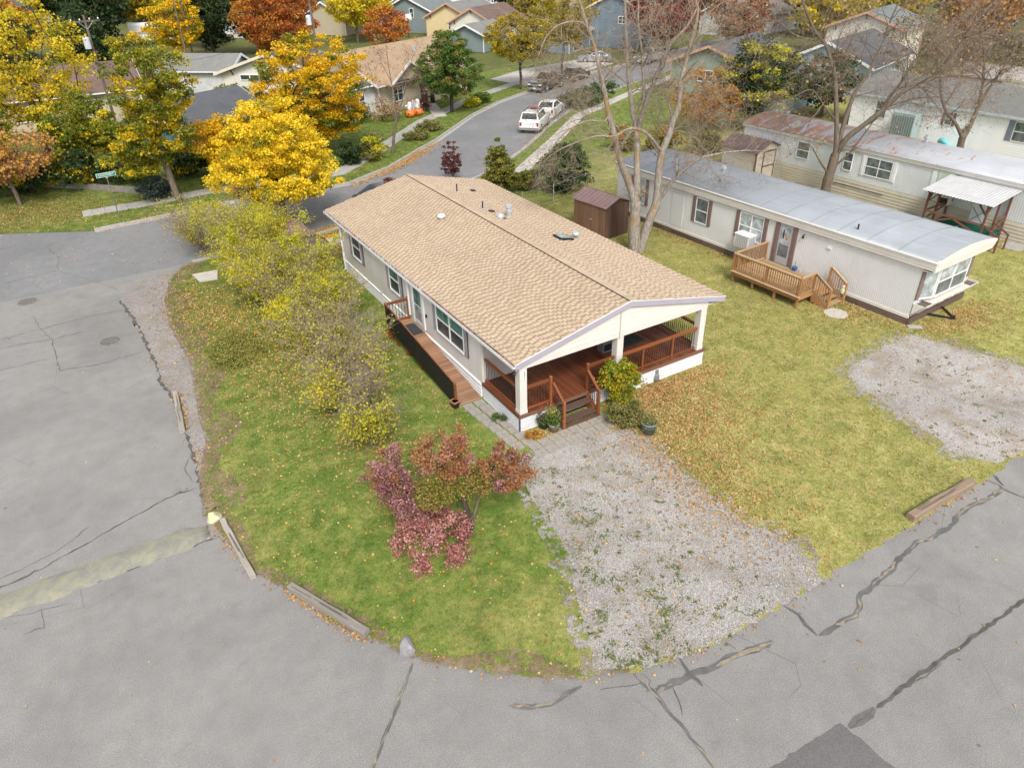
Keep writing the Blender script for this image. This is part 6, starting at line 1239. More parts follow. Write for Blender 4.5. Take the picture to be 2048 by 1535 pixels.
pot('large grey-green pot with thinning plants beside the olive shrub', (14.48,15.07,0.04), .27, .46, PGR, LBX, 1)
pot('dark green pot of magenta petunias at the porch corner', (11.55,17.35,.04), .2, .34, PGN, LGR, 2, FPU)
pot('half-barrel planter with a dark pot inside by the porch steps', (11.75,17.0,.04), .2, .3, PWD, LGR, 3)
pot('wooden tub with white flowers tucked beside the stair post', (11.95,17.38,.04), .22, .42, PWD, LSU, 4, FWH)
sq = thing('flower_pot', 'small square black pot with terracotta rim at the ramp foot', 'flower pot', (9.48,20.21,0.04), 10, 'flower pots by the porch')
obj('pot', MB().hexa([(-.09,-.09,0),(.09,-.09,0),(.09,.09,0),(-.09,.09,0),(-.14,-.14,.28),(.14,-.14,.28),(.14,.14,.28),(-.14,.14,.28)]), BLACK, sq); obj('rim', MB().box(-.16,-.16,.26,.16,-.12,.31).box(-.16,.12,.26,.16,.16,.31).box(-.16,-.12,.26,-.12,.12,.31).box(.12,-.12,.26,.16,.12,.31), paint('terracotta', (.34,.15,.09), .8), sq); obj('soil', B(-.118,-.118,.2,.118,.118,.28), paint('pot_soil', (.09,.08,.035), 1, .4, 9), sq)
cs = thing('stone_cat', 'small grey stone garden statue against the white lattice', 'statue', (16.99,17.57,0.04), 0)
STN = paint('grey_stone', (.17,.165,.16), .9, .2, 6, bump=.4); obj('body', MB().lathe([(.13,0),(.14,.12),(.11,.28),(.07,.36),(.01,.38)], 12), STN, cs, True); obj('head', MB().lathe([(.02,.34),(.08,.38),(.09,.45),(.06,.51),(.01,.53)], 12), STN, cs, True)
for s in (-1,1): obj('ear', MB().hexa([(s*.05-.025,-.02,.49),(s*.05+.025,-.02,.49),(s*.05+.025,.02,.49),(s*.05-.025,.02,.49),(s*.055-.004,-.004,.56),(s*.055+.004,-.004,.56),(s*.055+.004,.004,.56),(s*.055-.004,.004,.56)]), STN, cs)
# ---- paver path
PV = paint('grey_paver', (.30,.275,.245), .9, .14, 3, .2, bump=.5, dirt=.3)
pvr = thing('paver_path', 'path of square scored grey pavers from ramp to porch steps', 'path', (0,0)); pvr['kind'] = 'structure'
pm = MB(); s_ = .205
for i in (0,1):
    for j in (0,1): pm.box(i*s_+.008,j*s_+.008,0,(i+1)*s_-.008,(j+1)*s_-.008,.05)
pm.box(.010,.010,-.01,.400,.400,.036)
pmm = pm.mesh('paver', PV); rgp = random.Random(4)
def pav(x, y, a): o = link('paver', pmm, pvr, (x,y,.02+rgp.uniform(-.006,.006)), rad(a+rgp.uniform(-1.5,1.5))); o.rotation_euler.x = rad(rgp.uniform(-.8,.8))
for j in range(8):
    for i in (0,1): pav(9.70+i*.47+j*.035, 19.75-j*.435, -1)
for i in range(8):
    for j in (0,1): pav(10.45+i*.435+.02*j, 15.92+j*.445+.05*i*.3, 2)

# ================================================================ parked cars
TYRE = paint('tyre_rubber', (.018,.018,.018), .85, .1, 6, .2); RIM = paint('alloy_rim', (.42,.43,.45), .35, .1, 6, .5, .6); CGL = glass('car_glass', (.018,.022,.026), .05)
CHR = paint('chrome_bumper', (.42,.43,.44), .25, .08, 5, .6, .7); REDL = paint('red_lamp', (.35,.02,.02), .25, .1, 5, .5); HEADL = paint('clear_lamp', (.62,.63,.63), .15, .1, 5, .6); PLAS = paint('black_plastic', (.03,.03,.032), .6)
def carpaint(name, c, metal=.15):
    t = NT(name); n = t.noise(t.coord('Object'), 1.5, 3); t.col(t.ramp(n, [(.3, tuple(x*.94 for x in c)), (.7, tuple(min(1,x*1.05) for x in c))]))
    t.b.inputs['Coat Weight'].default_value = .7; t.b.inputs['Coat Roughness'].default_value = .06; return t.done(.35, .45, metal)
KIN = { # L, W, belt z, hood z front, hood z cowl, x of cowl, cabin: rear base, rear top, front top, roof z, wheel r, ground clearance, tail z
 'suv': dict(L=4.55,W=1.84,belt=1.08,nose=.98,cowl=.92,cab=(-2.20,-2.02,.25,1.74),wr=.37,gc=.36,tail=1.08),
 'hatch': dict(L=4.3,W=1.78,belt=.92,nose=.74,cowl=.95,cab=(-2.02,-1.15,-.05,1.43),wr=.32,gc=.22,tail=.98),
 'pickup': dict(L=5.6,W=1.90,belt=1.15,nose=1.06,cowl=1.05,cab=(-.95,-.80,.45,1.80),wr=.39,gc=.42,tail=1.12),
 'coupe': dict(L=4.5,W=1.8,belt=.88,nose=.72,cowl=.85,cab=(-1.95,-1.0,-.05,1.36),wr=.33,gc=.2,tail=.92)}
def car(kind, label, paintm, loc, rzdeg, cap=False, rack=False, name='parked_car'):
    k = KIN[kind]; L, W, belt = k['L'], k['W'], k['belt']; c0, ct0, ct1, zr = k['cab']; hw = W/2; xf = L/2; gc = k['gc']; wr = k['wr']; wb = L*.29
    cr = thing(name, label, 'car', loc, rzdeg, 'cars parked along the street')
    pr = [(-xf+.05,gc),(xf-.10,gc-.02),(xf,gc+.18),(xf-.01,k['nose']-.14),(xf-.16,k['nose']),(k['cowl'],belt),(ct1,belt+.02),(c0+.05,belt+.02),(-xf+.10,k['tail']),(-xf,k['tail']-.10),(-xf,gc+.15)]
    V = []; ws = [(-hw,.93),(-hw+.09,1.),(hw-.09,1.),(hw,.93)]; zc = (gc+belt)/2
    for y, s in ws: V += [(x*(1-.012*(s < 1)), y, zc+(z-zc)*s) for x, z in pr]
    n = len(pr); F = [(a*n+i, a*n+(i+1)%n, (a+1)*n+(i+1)%n, (a+1)*n+i) for a in range(3) for i in range(n)]+[tuple(range(n))[::-1], tuple(range(3*n,4*n))]
    obj('body', MB().add(V, F), paintm, cr)
    cw = k['cowl']; hb, ht = hw-.07, hw-.22
    b8 = [(c0,-hb,belt),(cw,-hb,belt),(cw,hb,belt),(c0,hb,belt),(ct0,-ht,zr),(ct1,-ht,zr),(ct1,ht,zr),(ct0,ht,zr)]
    obj('cabin', MB().hexa(b8), paintm, cr); obj('roof_panel', MB().hexa([(ct0-.03,-ht-.02,zr-.03),(ct1+.04,-ht-.02,zr-.03),(ct1+.04,ht+.02,zr-.03),(ct0-.03,ht+.02,zr-.03),(ct0+.05,-ht+.06,zr+.025),(ct1-.05,-ht+.06,zr+.025),(ct1-.05,ht-.06,zr+.025),(ct0+.05,ht-.06,zr+.025)]), paintm, cr)
    def lerp(a, b, t): return tuple(a[i]+(b[i]-a[i])*t for i in range(3))
    def quad_pane(nm, bl, br, tr_, tl, ins=(.06,.94,.12,.90), push=(0,0,0), mat=CGL):
        P = []
        for u, v in ((ins[0],ins[2]),(ins[1],ins[2]),(ins[1],ins[3]),(ins[0],ins[3])): P.append(lerp(lerp(bl,br,u), lerp(tl,tr_,u), v))
        Q = [tuple(p[i]+push[i] for i in range(3)) for p in P]; R = [tuple(p[i]-push[i]*.5 for i in range(3)) for p in P]
        return obj(nm, MB().hexa(R+Q), mat, cr)
    quad_pane('windscreen', b8[1],b8[2],b8[6],b8[5], (.05,.95,.08,.94), (.012,0,.01)); quad_pane('rear_window', b8[3],b8[0],b8[4],b8[7], (.07,.93,.22,.92), (-.012,0,.008))
    nw = 3 if kind == 'suv' else 2
    for s, (i0, i1, j1, j0) in ((-1,(0,1,5,4)),(1,(3,2,6,7))):
        for q in range(nw):
            u0 = .06+.88*q/nw; u1 = .06+.88*(q+1)/nw-.035; quad_pane('side_window', b8[i0],b8[i1],b8[j1],b8[j0], (u0,u1,.14,.88), (0,s*.012,.003))
        for x in (wb,-wb):
            w = obj('wheel', MB().tube([(x,s*(hw-.22),wr),(x,s*(hw+.005),wr)], wr, 18), TYRE, cr); obj('rim', MB().tube([(x,s*(hw+.0),wr),(x,s*(hw+.014),wr)], wr*.64, 14), RIM, w)
            obj('wheel_arch', MB().tube([(x,s*(hw-.25),wr+.03),(x,s*(hw-.012),wr+.03)], wr+.07, 18), PLAS, cr)
        obj('mirror', B(cw-.45,*sorted((s*(hw-.04),s*(hw+.14))),belt+.02,cw-.33,max(s*(hw-.04),s*(hw+.14)),belt+.16) if False else MB().box(cw-.45,min(s*(hw-.04),s*(hw+.14)),belt+.02,cw-.33,max(s*(hw-.04),s*(hw+.14)),belt+.16), paintm, cr)
        obj('tail_lamp', MB().box(-xf-.012,min(s*(hw-.05),s*(hw-.24)),k['tail']-.42,-xf+.09,max(s*(hw-.05),s*(hw-.24)),k['tail']-.10), REDL, cr)
        obj('headlamp', MB().box(xf-.13,min(s*(hw-.06),s*(hw-.42)),k['nose']-.26,xf+.008,max(s*(hw-.06),s*(hw-.42)),k['nose']-.10), HEADL, cr)
        obj('door_seam', MB().box(.2,min(s*(hw-.01),s*(hw+.003)),gc+.12,.215,max(s*(hw-.01),s*(hw+.003)),belt-.02).box(-.75,min(s*(hw-.01),s*(hw+.003)),gc+.12,-.735,max(s*(hw-.01),s*(hw+.003)),belt-.02), PLAS, cr)
    obj('grille', B(xf-.02,-hw*.45,k['nose']-.30,xf+.012,hw*.45,k['nose']-.10), PLAS if kind != 'pickup' else CHR, cr)
    bm_ = CHR if kind in ('suv','pickup') else paintm
    obj('bumper', B(xf-.06,-hw+.04,gc-.04,xf+.05,hw-.04,gc+.20), bm_, cr); obj('bumper', B(-xf-.06,-hw+.04,gc-.04,-xf+.06,hw-.04,gc+.18), bm_, cr)
    obj('number_plate', B(-xf-.018,-.16,gc+.26,-xf-.004,.16,gc+.40), WHITE, cr); obj('number_plate', B(xf+.05,-.16,gc+.02,xf+.06,.16,gc+.14), WHITE, cr)
    if kind == 'pickup':
        if cap: obj('bed_cap', MB().hexa([(-xf+.1,-hw+.06,belt),(c0-.04,-hw+.06,belt),(c0-.04,hw-.06,belt),(-xf+.1,hw-.06,belt),(-xf+.22,-hw+.18,zr-.03),(c0-.04,-hw+.18,zr-.03),(c0-.04,hw-.18,zr-.03),(-xf+.22,hw-.18,zr-.03)]), paintm, cr); [obj('cap_window', MB().hexa([(-xf+.35,s*(hw-.085),belt+.15),(c0-.2,s*(hw-.085),belt+.15),(c0-.2,s*(hw-.075),belt+.15),(-xf+.35,s*(hw-.075),belt+.15),(-xf+.40,s*(hw-.155),zr-.16),(c0-.2,s*(hw-.155),zr-.16),(c0-.2,s*(hw-.145),zr-.16),(-xf+.40,s*(hw-.145),zr-.16)]), CGL, cr) for s in (-1,1)]
        else: obj('bed_cover', B(-xf+.12,-hw+.12,k['tail']+.0,c0-.06,hw-.12,k['tail']+.05), PLAS, cr)
    if rack:
        rk = obj('roof_rack', MB().bar((ct0+.2,-ht+.08,zr+.08),(ct1-.1,-ht+.08,zr+.08),.04,.05).bar((ct0+.2,ht-.08,zr+.08),(ct1-.1,ht-.08,zr+.08),.04,.05).bar((ct1-.3,-ht+.08,zr+.10),(ct1-.3,ht-.08,zr+.10),.05,.05).bar((ct1-.9,-ht+.08,zr+.10),(ct1-.9,ht-.08,zr+.10),.05,.05), PLAS, cr); obj('rack_cargo', MB().box(ct1-.85,-.35,zr+.10,ct1-.35,.3,zr+.17), REDL, rk)
    return cr
CW = carpaint('white_car_paint', (.72,.73,.74), 0); CB = carpaint('black_car_paint', (.012,.014,.017), .3); CS = carpaint('silver_car_paint', (.42,.44,.46), .6); CT = carpaint('dark_teal_car_paint', (.025,.035,.035), .3); CN = carpaint('dark_blue_car_paint', (.02,.03,.045), .3)
car('suv', 'white boxy SUV with loaded roof rack parked by the near kerb', CW, (36.75,56.75), 43, rack=True)
car('hatch', 'white rounded hatchback parked in front of the white SUV', CW, (41.1,60.75), 41)
car('pickup', 'black pickup truck with chrome grille facing down the street', CB, (48.4,72.2), 206)
car('hatch', 'dark green hatchback parked behind the black pickup', CT, (54.6,75.3), 26)
car('coupe', 'silver coupe parked across the pale driveway', CS, (64.9,85.2), 145)
car('pickup', 'silver pickup with bed cap parked at the far kerb', CS, (70.3,79.9), 196, cap=True)
car('coupe', 'dark blue car mostly hidden behind the end of the tan roof', CN, (17.04,44.19), 10)
car('suv', 'dark car parked beyond the grey-green house roof', CB, (94.44,87.91), 30)

# ================================================================ background houses
def gable_house(name, label, loc, rzd, L, Wd, hw, rise, wall, roofm, trim, wins=(), ov=.5, brackets=False, door=None):
    "ridge along local x, origin at one corner; wins: (side, a0, a1, z0, z1, nx)"
    h = thing(name, label, 'house', loc, rzd)
    obj('wall', MB().ext([(0,0),(Wd,0),(Wd,hw),(Wd/2,hw+rise),(0,hw)], 'x', 0, L), wall, h)
    s = rise/(Wd/2); th = .14
    for y0, y1, nm in ((-ov,Wd/2,'roof'),(Wd/2,Wd+ov,'roof')):
        z = lambda y: hw+rise-abs(y-Wd/2)*s
        obj(nm, MB().hexa([(-ov,y0,z(y0)+.02),(L+ov,y0,z(y0)+.02),(L+ov,y1,z(y1)+.02),(-ov,y1,z(y1)+.02),(-ov,y0,z(y0)+th),(L+ov,y0,z(y0)+th),(L+ov,y1,z(y1)+th),(-ov,y1,z(y1)+th)]), roofm, h)
        for x in (-ov-.03, L+ov): obj('barge_board', MB().hexa([(x,y0,z(y0)-.12),(x+.03,y0,z(y0)-.12),(x+.03,y1,z(y1)-.12),(x,y1,z(y1)-.12),(x,y0,z(y0)+th+.02),(x+.03,y0,z(y0)+th+.02),(x+.03,y1,z(y1)+th+.02),(x,y1,z(y1)+th+.02)]), trim, h)
    for y in (-ov-.02, Wd+ov): obj('gutter', B(-ov,y-.02,hw-ov*s-.02,L+ov,y+.04,hw-ov*s+.10), trim, h)
    for x in (0, L):
        for y in (0, Wd): obj('corner_board', B(x-.05,y-.05,0,x+.05,y+.05,hw-.02), trim, h)
    if brackets:
        for x in (-.05, L+.02):
            for y in (Wd*.12, Wd/2, Wd*.88): zz = hw+rise-abs(y-Wd/2)*s; obj('bracket', MB().bar((x,y,zz-.7),((x-.45) if x < 0 else (x+.45),y,zz-.15),.1,.1), TWIGB if False else DBT, h)
    for side, a0, a1, z0, z1, nx in wins:
        if side == 'front': window(h,'x',a0,a1,z0,z1,-.005,nx,True,GLASS,None,.08,-1,WHITE,.06)
        elif side == 'back': window(h,'x',a0,a1,z0,z1,Wd+.005,nx,True,GLASS,None,.08,1,WHITE,.06)
        elif side == 'left': window(h,'y',a0,a1,z0,z1,-.005,nx,z1-z0 > .7,GLASS,None,.08,-1,WHITE,.06)
        else: window(h,'y',a0,a1,z0,z1,L+.005,nx,z1-z0 > .7,GLASS,None,.08,1,WHITE,.06)
    if door: d = obj('door', B(door[0],-.04,.1,door[0]+.95,.0,2.15), door[1], h); obj('handle', B(door[0]+.1,-.08,1.0,door[0]+.15,-.04,1.15), GALV, d)
    return h
def shing(name, a, b): return mat_ground(name, [(.3,a),(.7,b)], .9, 9, 45, .3)
RTAN = shing('tan_far_shingles', (.27,.185,.12), (.40,.29,.195)); RGRY = shing('charcoal_far_shingles', (.075,.08,.09), (.12,.125,.138)); RLG = shing('pale_grey_far_shingles', (.15,.155,.15), (.24,.235,.22)); RBR = shing('brown_far_shingles', (.115,.075,.065), (.19,.135,.115)); RBL = shing('blue_grey_far_shingles', (.13,.15,.155), (.2,.225,.225))
WCR = paint('cream_wall', (.60,.57,.49), .75, .05, 1); WYE = paint('butter_yellow_wall', (.58,.47,.27), .75, .05, 1); WBG = paint('blue_grey_wall', (.18,.22,.225), .75, .06, 1); WBL = paint('slate_blue_wall', (.13,.19,.24), .75, .06, 1); WGN = paint('grey_green_wall', (.225,.27,.225), .75, .06, 1); WWH = paint('weathered_white_wall', (.52,.53,.53), .8, .12, 1.2, dirt=.5); WBB = paint('teal_blue_wall', (.08,.20,.26), .75, .06, 1); WLB = paint('light_blue_wall', (.28,.40,.45), .75, .06, 1); WTN = paint('tan_wall', (.42,.36,.26), .75, .06, 1)
TCR = paint('cream_trim', (.60,.54,.42), .7); TOR = paint('salmon_trim', (.48,.28,.18), .7)
gable_house('garage', 'charcoal-roofed teal garage behind the yellow maples', (7.6,63.0), 25.5, 8.4, 7.0, 2.8, 1.4, WBB, RGRY, WHITE, [('front',1,2.2,1,2,1)])
gable_house('house', 'cream house with broad low gable and strip window', (25.0,80.4), 139, 11.6, 0.1+6, 3.0, 1.0, WCR, RGRY, TCR) if False else None
def gable_front(name, label, apex, rzd, Wd, D, hw, rise, wall, roofm, trim, wins=(), ov=.5, brackets=True):
    "place a house by the apex of the gable that faces us: local -x end centred there"
    a = rad(rzd); ox = apex[0]-(-math.sin(a))*Wd/2; oy = apex[1]-math.cos(a)*Wd/2
    return gable_house(name, label, (ox, oy), rzd, D, Wd, hw, rise, wall, roofm, trim, wins, ov, brackets)
gable_front('house', 'cream house with broad low gable and strip window', (20.7,84.1), 49, 11.6, 7, 3.05, 1.8, WCR, RGRY, TCR, [('left',6.2,9.4,2.3,2.75,3)], .6)
gable_house('garage', 'long weathered white garage with pale grey roof', (11.2,94.8), -40.5, 8.2, 5.2, 3.0, 1.2, WWH, RLG, WHITE, [('front',2.6,3.5,1.6,2.5,2)])
th_ = gable_house('house', 'tan-roofed house behind the slim bare street tree', (27.4,70.6), 24, 14, 10, 3.0, 2.4, WTN, RTAN, WHITE, [('front',2,3.4,1,2.3,2),('front',9.5,11.2,1,2.3,2),('left',3,4.5,1,2.3,2)], .6, False, (6.2,DBT))
obj('cross_gable', MB().ext([(1.0,3.0),(6.0,3.0),(3.5,4.5)], 'y', -.9, 3.4), WTN, th_)
for a, b in ((.4,3.5),(3.5,6.6)): za, zb = (2.75,4.6) if a < 1 else (4.6,2.75); obj('cross_roof', MB().hexa([(a,-1.4,za),(b,-1.4,zb),(b,4.2,zb),(a,4.2,za),(a,-1.4,za+.14),(b,-1.4,zb+.14),(b,4.2,zb+.14),(a,4.2,za+.14)]), RTAN, th_); obj('barge_board', MB().bar((a,-1.42,za+.04),(b,-1.42,zb+.04),.04,.22), WHITE, th_)
dsh = obj('satellite_dish', MB().lathe([(.02,0),(.25,.04),(.42,.14),(.42,.16),(.24,.07),(.02,.03)], 14), GREYD, th_, True, (9.2,3.2,4.75)); dsh.rotation_euler = (rad(70),0,rad(10))
gable_house('house', 'white-walled house wing with charcoal porch roof by the big maple', (23.6,69.5), 24, 5, 6, 3.0, 1.0, WWH, RGRY, WHITE, [('front',1,2.4,1,2.2,2)], .5)
gh1 = gable_front('house', 'blue-grey house with white trim and arched entry', (59.6,135.2), 40, 9.5, 12, 3.7, 2.2, WBG, RBL, WHITE, [('left',3.4,4.1,2.6,4.0,1)], .5, False)
obj('entry_porch', MB().box(1.5,-2.2,0,5.0,.0,3.6), WBG, gh1); obj('entry_roof', B(1.2,-2.6,3.6,5.4,.2,3.85), RBL, gh1); window(gh1,'x',1.8,2.9,.9,2.9,-2.21,2,True,GLASS,None,.1,-1,WHITE,.06); obj('entry_door', B(3.4,-2.26,.2,4.4,-2.2,2.7), paint('orange_brown_door', (.3,.12,.06), .6), gh1)
gable_front('house', 'butter-yellow house with salmon barge boards', (62.6,124.6), 36, 8.6, 13, 3.1, 2.1, WYE, RLG, TOR, [('left',3,4.2,1.2,2.4,1)])
gable_front('house', 'cream house with brown shingle roof and small brackets', (61.8,114.4), 32, 8.2, 11, 2.95, 2.1, WCR, RBR, TOR, [('left',3.9,4.1,1.2,2.0,1)])
gable_house('garage', 'low grey garage in front of the cream bracketed house', (57.5,103), 28, 7, 6, 2.5, 1.2, WBG, RLG, WHITE)
gable_house('house', 'dark grey-blue roofed house with beige walls in the distance', (49,139), 35, 12, 9, 3, 2.4, WTN, RBL, WHITE, [('front',2,3.5,1,2.3,2)]); gable_house('house', 'grey-roofed house hidden behind bright yellow trees', (36,143), 30, 12, 9, 3, 2.6, WWH, RGRY, WHITE, [('front',3,4.5,1,2.3,2)])
gable_front('house', 'slate-blue two-storey house with cream gable trim', (75.3,94.6), 30, 8.4, 10, 5.4, 2.0, WBL, RGRY, TCR, [('left',2.2,3.3,3.4,4.3,2)], .5)
gable_house('garage', 'slate-blue garage wing with dark door under tan eave', (66.5,93.5), 30, 7.5, 6.5, 2.7, 1.3, WBL, RTAN, WHITE, [('front',1.5,4.5,.2,2.1,1)])
gable_front('house', 'grey-green house with salmon barge boards and charcoal roof', (60.2,59.2), 22, 8.4, 13, 3.15, 1.55, WGN, RGRY, TOR, [('left',3.6,5.2,1.3,2.3,2)], .5)
gable_house('house', 'charcoal-roofed house behind the tall bare tree', (71,47.5), 18, 13, 9, 3, 2.0, WLB, RGRY, WHITE, [('front',4,5.5,1,2.2,2)]); gable_house('house', 'light blue wall of a low house beyond the bare tree', (57.3,47.0), 14, 8.5, 6, 2.5, 1.2, WLB, RGRY, WHITE, [('front',5.5,6.6,1,2,1)])
gable_front('house', 'cream two-storey house with salmon eave above the charcoal roofs', (83,57.5), 20, 8.5, 10, 5.0, 1.6, WCR, RBL, TOR, [('left',3,4.2,3,4.1,1)], .5)
gable_house('house', 'long grey-roofed house far behind the crimson maple', (99,90), 10, 15, 9, 3.2, 2.4, WWH, RLG, WHITE, [('front',3,4.5,1,2.3,2),('front',8,9.5,1,2.3,2)])
gable_house('house', 'beige house with pinkish brown roof behind the lemon-yellow tree', (-5.5,84), 0, 13, 9, 3.0, 1.9, WTN, RBR, WHITE, [('front',2,3.4,1,2.2,2),('front',8,9.4,1,2.2,2)])
gable_house('house', 'pale house in the distance behind dark evergreens', (24,162), -30, 12, 8, 3, 2, WWH, RLG, WHITE, [('front',3,4.5,1,2.3,2)])
gable_house('house', 'white two-storey house far up the street', (84,150), 30, 9, 8, 5.5, 2, WSD, RGRY, WHITE, [('front',2,3,3.2,4.6,1),('front',5,6,3.2,4.6,1),('left',3,4,3.2,4.6,1)]); gable_house('house', 'butter-yellow distant house with grey roof up the street', (70,150), 35, 11, 8, 3.4, 2.2, WYE, RLG, WHITE, [('front',3,4.5,1,2.3,2)])
for i, (x, y, r_, wm, rm, lb) in enumerate(((110,150,25,WTN,RBR,'tan distant house with brown roof'),(126,140,20,WBG,RGRY,'blue-grey distant house with charcoal roof'),(136,100,15,WCR,RLG,'cream distant house with pale grey roof'),(60,190,35,WBG,RLG,'blue-grey distant house with pale roof'),(35,215,10,WWH,RBR,'white distant house with brown roof'),(-8,215,0,WTN,RGRY,'tan distant house with charcoal roof'),(128,52,10,WLB,RBR,'light blue distant house with brown roof'))):
    gable_house('house', lb, (x,y), r_, 13, 9, 3.1, 2.2, wm, rm, WHITE, [('front',2,3.5,1,2.3,2),('front',8,9.5,1,2.3,2)])
# camper trailer
cm = thing('camper_trailer', 'long white camper trailer parked behind the yellow treetops', 'trailer', (14.5,152), -12)
obj('body', MB().ext([(0,.6),(2.5,.6),(2.5,3.0),(2.2,3.3),(.3,3.3),(0,3.0)], 'x', 0, 11), WSD, cm); obj('stripe', B(.2,-.02,1.6,10.8,.0,2.0), GREYD, cm); window(cm,'x',2,3.4,1.9,2.7,-.005,1,False,GLASS); window(cm,'x',6.4,7.8,1.9,2.7,-.005,1,False,GLASS); obj('roof_unit', B(5,.8,3.3,6.2,1.7,3.6), WHITE, cm)
for x in (4.6,5.6): obj('wheel', MB().tube([(x,-.02,.36),(x,.25,.36)], .36, 14), TYRE, cm)

# ================================================================ street furniture and small things
GPOST = paint('galvanised_post', (.16,.17,.165), .5, .2, 5, .4, .4); SGN = paint('sign_green', (.01,.19,.125), .4, .06, 3, .4)
sg_ = thing('street_sign', 'green street name sign reading DISCOVERY on a thin post', 'street sign', (1.38,51.56), 6)
obj('post', MB().tube([(0,0,0),(0,0,2.72)], .032, 8), GPOST, sg_); pl_ = obj('sign_plate', B(-.56,-.012,2.70,.56,.012,2.95), WHITE, sg_); obj('sign_face', B(-.535,-.018,2.722,.535,-.012,2.928).box(-.535,.012,2.722,.535,.018,2.928), SGN, pl_)
text_part('DISCOVERY', .165, WHITE, pl_, (0,-.021,2.825), (rad(90),0,0), 'lettering'); obj('clamp', B(-.05,-.03,2.62,.05,.03,2.72), GALV, sg_)
rw = thing('retaining_wall', 'low grey block retaining wall along the dark shrubs', 'wall', (0,0)); RWM = paint('grey_wall_block', (.20,.185,.165), .9, .2, 3, bump=.5, dirt=.3)
for i, (p, q) in enumerate(zip(*(lambda r: (r, r[1:]))(resample([(-9.23,68.63),(-5.32,65.08),(-2.47,62.46),(0.31,59.9),(3.53,56.33)], .75)))):
    d = Vector((q[0]-p[0], q[1]-p[1])).normalized()*.008; obj('block', MB().bar((p[0]+d.x,p[1]+d.y,.19),(q[0]-d.x,q[1]-d.y,.19),.25,.40+.02*(i%3)), RWM, rw)
def pole(label, base, Hh, arm=True, trans=False, rzd=0, r=.13):
    p = thing('utility_pole', label, 'utility pole', base, rzd, 'utility poles'); obj('shaft', MB().tube([(0,0,-.1),(0,0,Hh)], [r,r*.72], 10), BARK, p)
    if arm: a = obj('crossarm', B(-1.2,-.06,Hh-.55,1.2,.06,Hh-.42), BARK, p); [obj('insulator', MB().lathe([(.03,0),(.06,.06),(.05,.14),(.02,.16)], 8, (x,0,Hh-.42)), WHITE, a) for x in (-1.1,-.4,.4,1.1)]; obj('arm_brace', MB().bar((-.6,-.08,Hh-.5),(0,-.1,Hh-1.1),.03,.03).bar((.6,-.08,Hh-.5),(0,-.1,Hh-1.1),.03,.03), GALV, p)
    if trans: obj('transformer', MB().lathe([(.02,0),(.27,.03),(.27,.85),(.22,.93),(.05,.98)], 14, (-.42,-.2,Hh-2.6)), paint('pale_grey_tank', (.5,.53,.55), .5) if 'pale_grey_tank' not in MATS else MATS['pale_grey_tank'], p)
    return p
pls = [(4.18,76.95),(25.54,82.47),(8.25,69.43),(17.07,113.31),(18.3,115.82)]
pole('wooden utility pole with crossarm and transformer among the yellow trees', pls[0], 10, True, True, 15); pole('wooden utility pole with transformer beside the bright yellow trees', pls[1], 10, False, True, 0, .15); pole('short service pole with small crossarm by the weathered garage', pls[2], 7, True, False, 10, .10); pole('distant brown pole behind the long garage', pls[3], 9, False); pole('distant reddish pole next to another pole', pls[4], 9, False)
def wire(a, b, sag, lb):
    m = MB(); n = 12; m.tube([(a[0]+(b[0]-a[0])*i/n, a[1]+(b[1]-a[1])*i/n, a[2]+(b[2]-a[2])*i/n-sag*4*(i/n)*(1-i/n)) for i in range(n+1)], .014, 3, False); tag(obj('overhead_wire', m, BLACK), lb, 'wire', 'overhead wires')
for dx, s in ((-1.1,.6),(.4,.5),(1.1,.7)): wire((pls[0][0]+dx,pls[0][1],9.65), (pls[1][0]+dx,pls[1][1],9.6), s, 'thin overhead wire strung between the wooden poles')
wire((pls[2][0],pls[2][1],6.6), (pls[1][0],pls[1][1],8.2), .8, 'thin service wire from the short pole over the garage roof')
# Halloween yard figures on the far lawn
PUM = paint('inflated_orange', (.62,.15,.02), .45, .06, 3, .4); GHO = paint('inflated_white', (.68,.68,.70), .5, .04, 3, .35); INB = paint('inflated_black', (.02,.02,.022), .5)
def ghost(label, base, h, mat, pump):
    g = thing('inflatable_figure', label, 'yard decoration', base, 210, 'Halloween inflatables on the lawn')
    if pump:
        m = MB(); n = 16; V = []
        for k, (r, z) in enumerate(((.12,.02),(.42,.12),(.52,.36),(.44,.62),(.12,.72))):
            for j in range(n): t_ = 6.283*j/n; rr = r*(1+.06*math.cos(4*t_)); V.append((rr*math.cos(t_),rr*math.sin(t_),z))
        m.add(V, [(k*n+j,k*n+(j+1)%n,(k+1)*n+(j+1)%n,(k+1)*n+j) for k in range(4) for j in range(n)]+[tuple(range(n))[::-1],tuple(range(4*n,5*n))]); obj('pumpkin', m, PUM, g, True)
        for s in (-1,1): obj('pumpkin_eye', B(.47,s*.18-.06,.38,.53,s*.18+.06,.48), INB, g)
        z0 = .66
    else: z0 = 0
    obj('ghost', MB().lathe([(.26,z0),(.24,z0+h*.4),(.2,z0+h*.62),(.22,z0+h*.78),(.16,z0+h*.95),(.02,z0+h)], 12), mat, g, True)
    for s in (-1,1): obj('eye', MB().lathe([(.01,-.04),(.04,0),(.01,.04)], 6, (.19,s*.08,z0+h*.8)), INB if mat is GHO else GHO, g); obj('arm', MB().tube([(.05,s*.2,z0+h*.55),(.2,s*.38,z0+h*.5),(.32,s*.36,z0+h*.62)], [.07,.06,.03], 6), mat, g)
b_ = [(29.41,67.98),(30.12,68.59),(30.44,68.34),(34.26,72.88)]
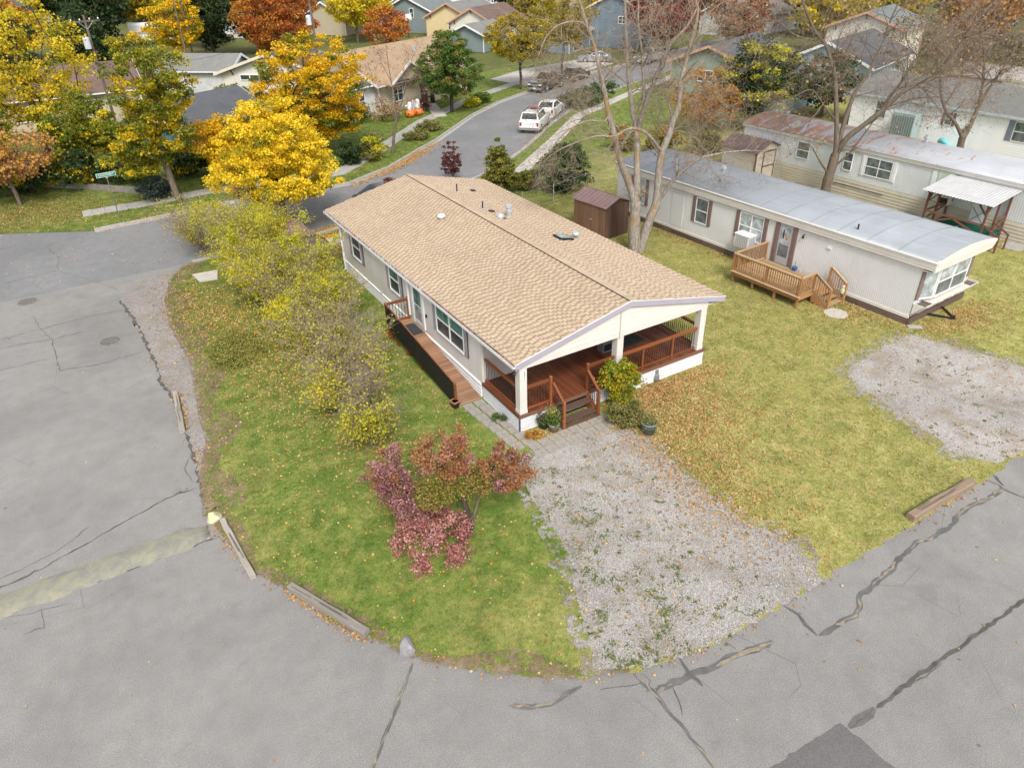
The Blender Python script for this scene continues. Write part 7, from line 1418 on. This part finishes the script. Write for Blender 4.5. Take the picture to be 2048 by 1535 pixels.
ghost('white ghost rising from a large orange pumpkin on the lawn', b_[0], .8, GHO, True); ghost('grey ghost standing between two pumpkins', b_[1], 1.5, GREYD, False); ghost('white ghost on a smaller pumpkin by the sidewalk', b_[2], .9, GHO, True); ghost('black yard figure by the trunk of the green tree', b_[3], 1.3, INB, False)
bh_ = thing('basketball_hoop', 'basketball hoop on a dark pole in the blue-grey house yard', 'basketball hoop', (56.53,128.11), 20)
obj('pole', MB().tube([(0,0,0),(0,0,2.6),(-.2,-.4,3.0)], .06, 8), BLACK, bh_); obj('backboard', B(-.9,-.55,2.8,.5,-.5,3.8), WHITE, bh_); obj('rim', MB().tube([(-.2+.23*math.cos(6.283*i/12),-.85+.23*math.sin(6.283*i/12),3.0) for i in range(13)], .02, 5), PUM, bh_)
# wire fence behind the house
fc = thing('wire_fence', 'thin wire mesh fence with metal posts behind the brown shed', 'fence', (20.5,37.4)); fp = [(23.39,37.65),(25.96,37.92),(29.1,38.71),(31.83,38.6)]; fp = resample(fp, 2.2)
for x, y in fp: obj('post', MB().tube([(x-20.5,y-37.4,0),(x-20.5,y-37.4,1.35)], .03, 7), GALV, fc)
for z in (.2,.7,1.25): obj('wire', MB().tube([(x-20.5,y-37.4,z) for x, y in fp], .010, 4, False), GALV, fc)
pf = thing('picket_fence', 'short white picket fence beyond the rusty-roofed home', 'fence', (46.6,39.6), -30)
for i in range(9): obj('picket', MB().box(i*.2,0,.1,i*.2+.09,.03,1.05).hexa([(i*.2,0,1.05),(i*.2+.09,0,1.05),(i*.2+.09,.03,1.05),(i*.2,.03,1.05),(i*.2+.04,0,1.13),(i*.2+.05,0,1.13),(i*.2+.05,.03,1.13),(i*.2+.04,.03,1.13)]), WHITE, pf)
obj('rail', B(-.05,.03,.35,1.8,.06,.43).box(-.05,.03,.8,1.8,.06,.88), WHITE, pf)
tag(obj('drain_splash', MB().hexa([(-.3,-.12,0),(.3,-.16,0),(.3,.16,0),(-.3,.12,0),(-.3,-.12,.06),(.3,-.16,.03),(.3,.16,.03),(-.3,.12,.06)]), CONC2, None, False, (29.35,14.73,0.04)), 'pale concrete splash block at the skirting corner', 'splash block').rotation_euler.z = rad(-35)
# far trees: say which house each one stands by
hs2 = [o for o in bpy.data.objects if o.parent is None and o.get('category') == 'house' or o.get('category') == 'trailer']
for o in [o for o in bpy.data.objects if o.parent is None and o.get('group') == BGT]:
    h = min(hs2, key=lambda q: (q.location-o.location).length); c_ = o['label'].split(' tree')[0]; w_ = h['label'].split()
    o['label'] = ' '.join((f'far {c_} tree near the '+' '.join(w_)).split()[:16])
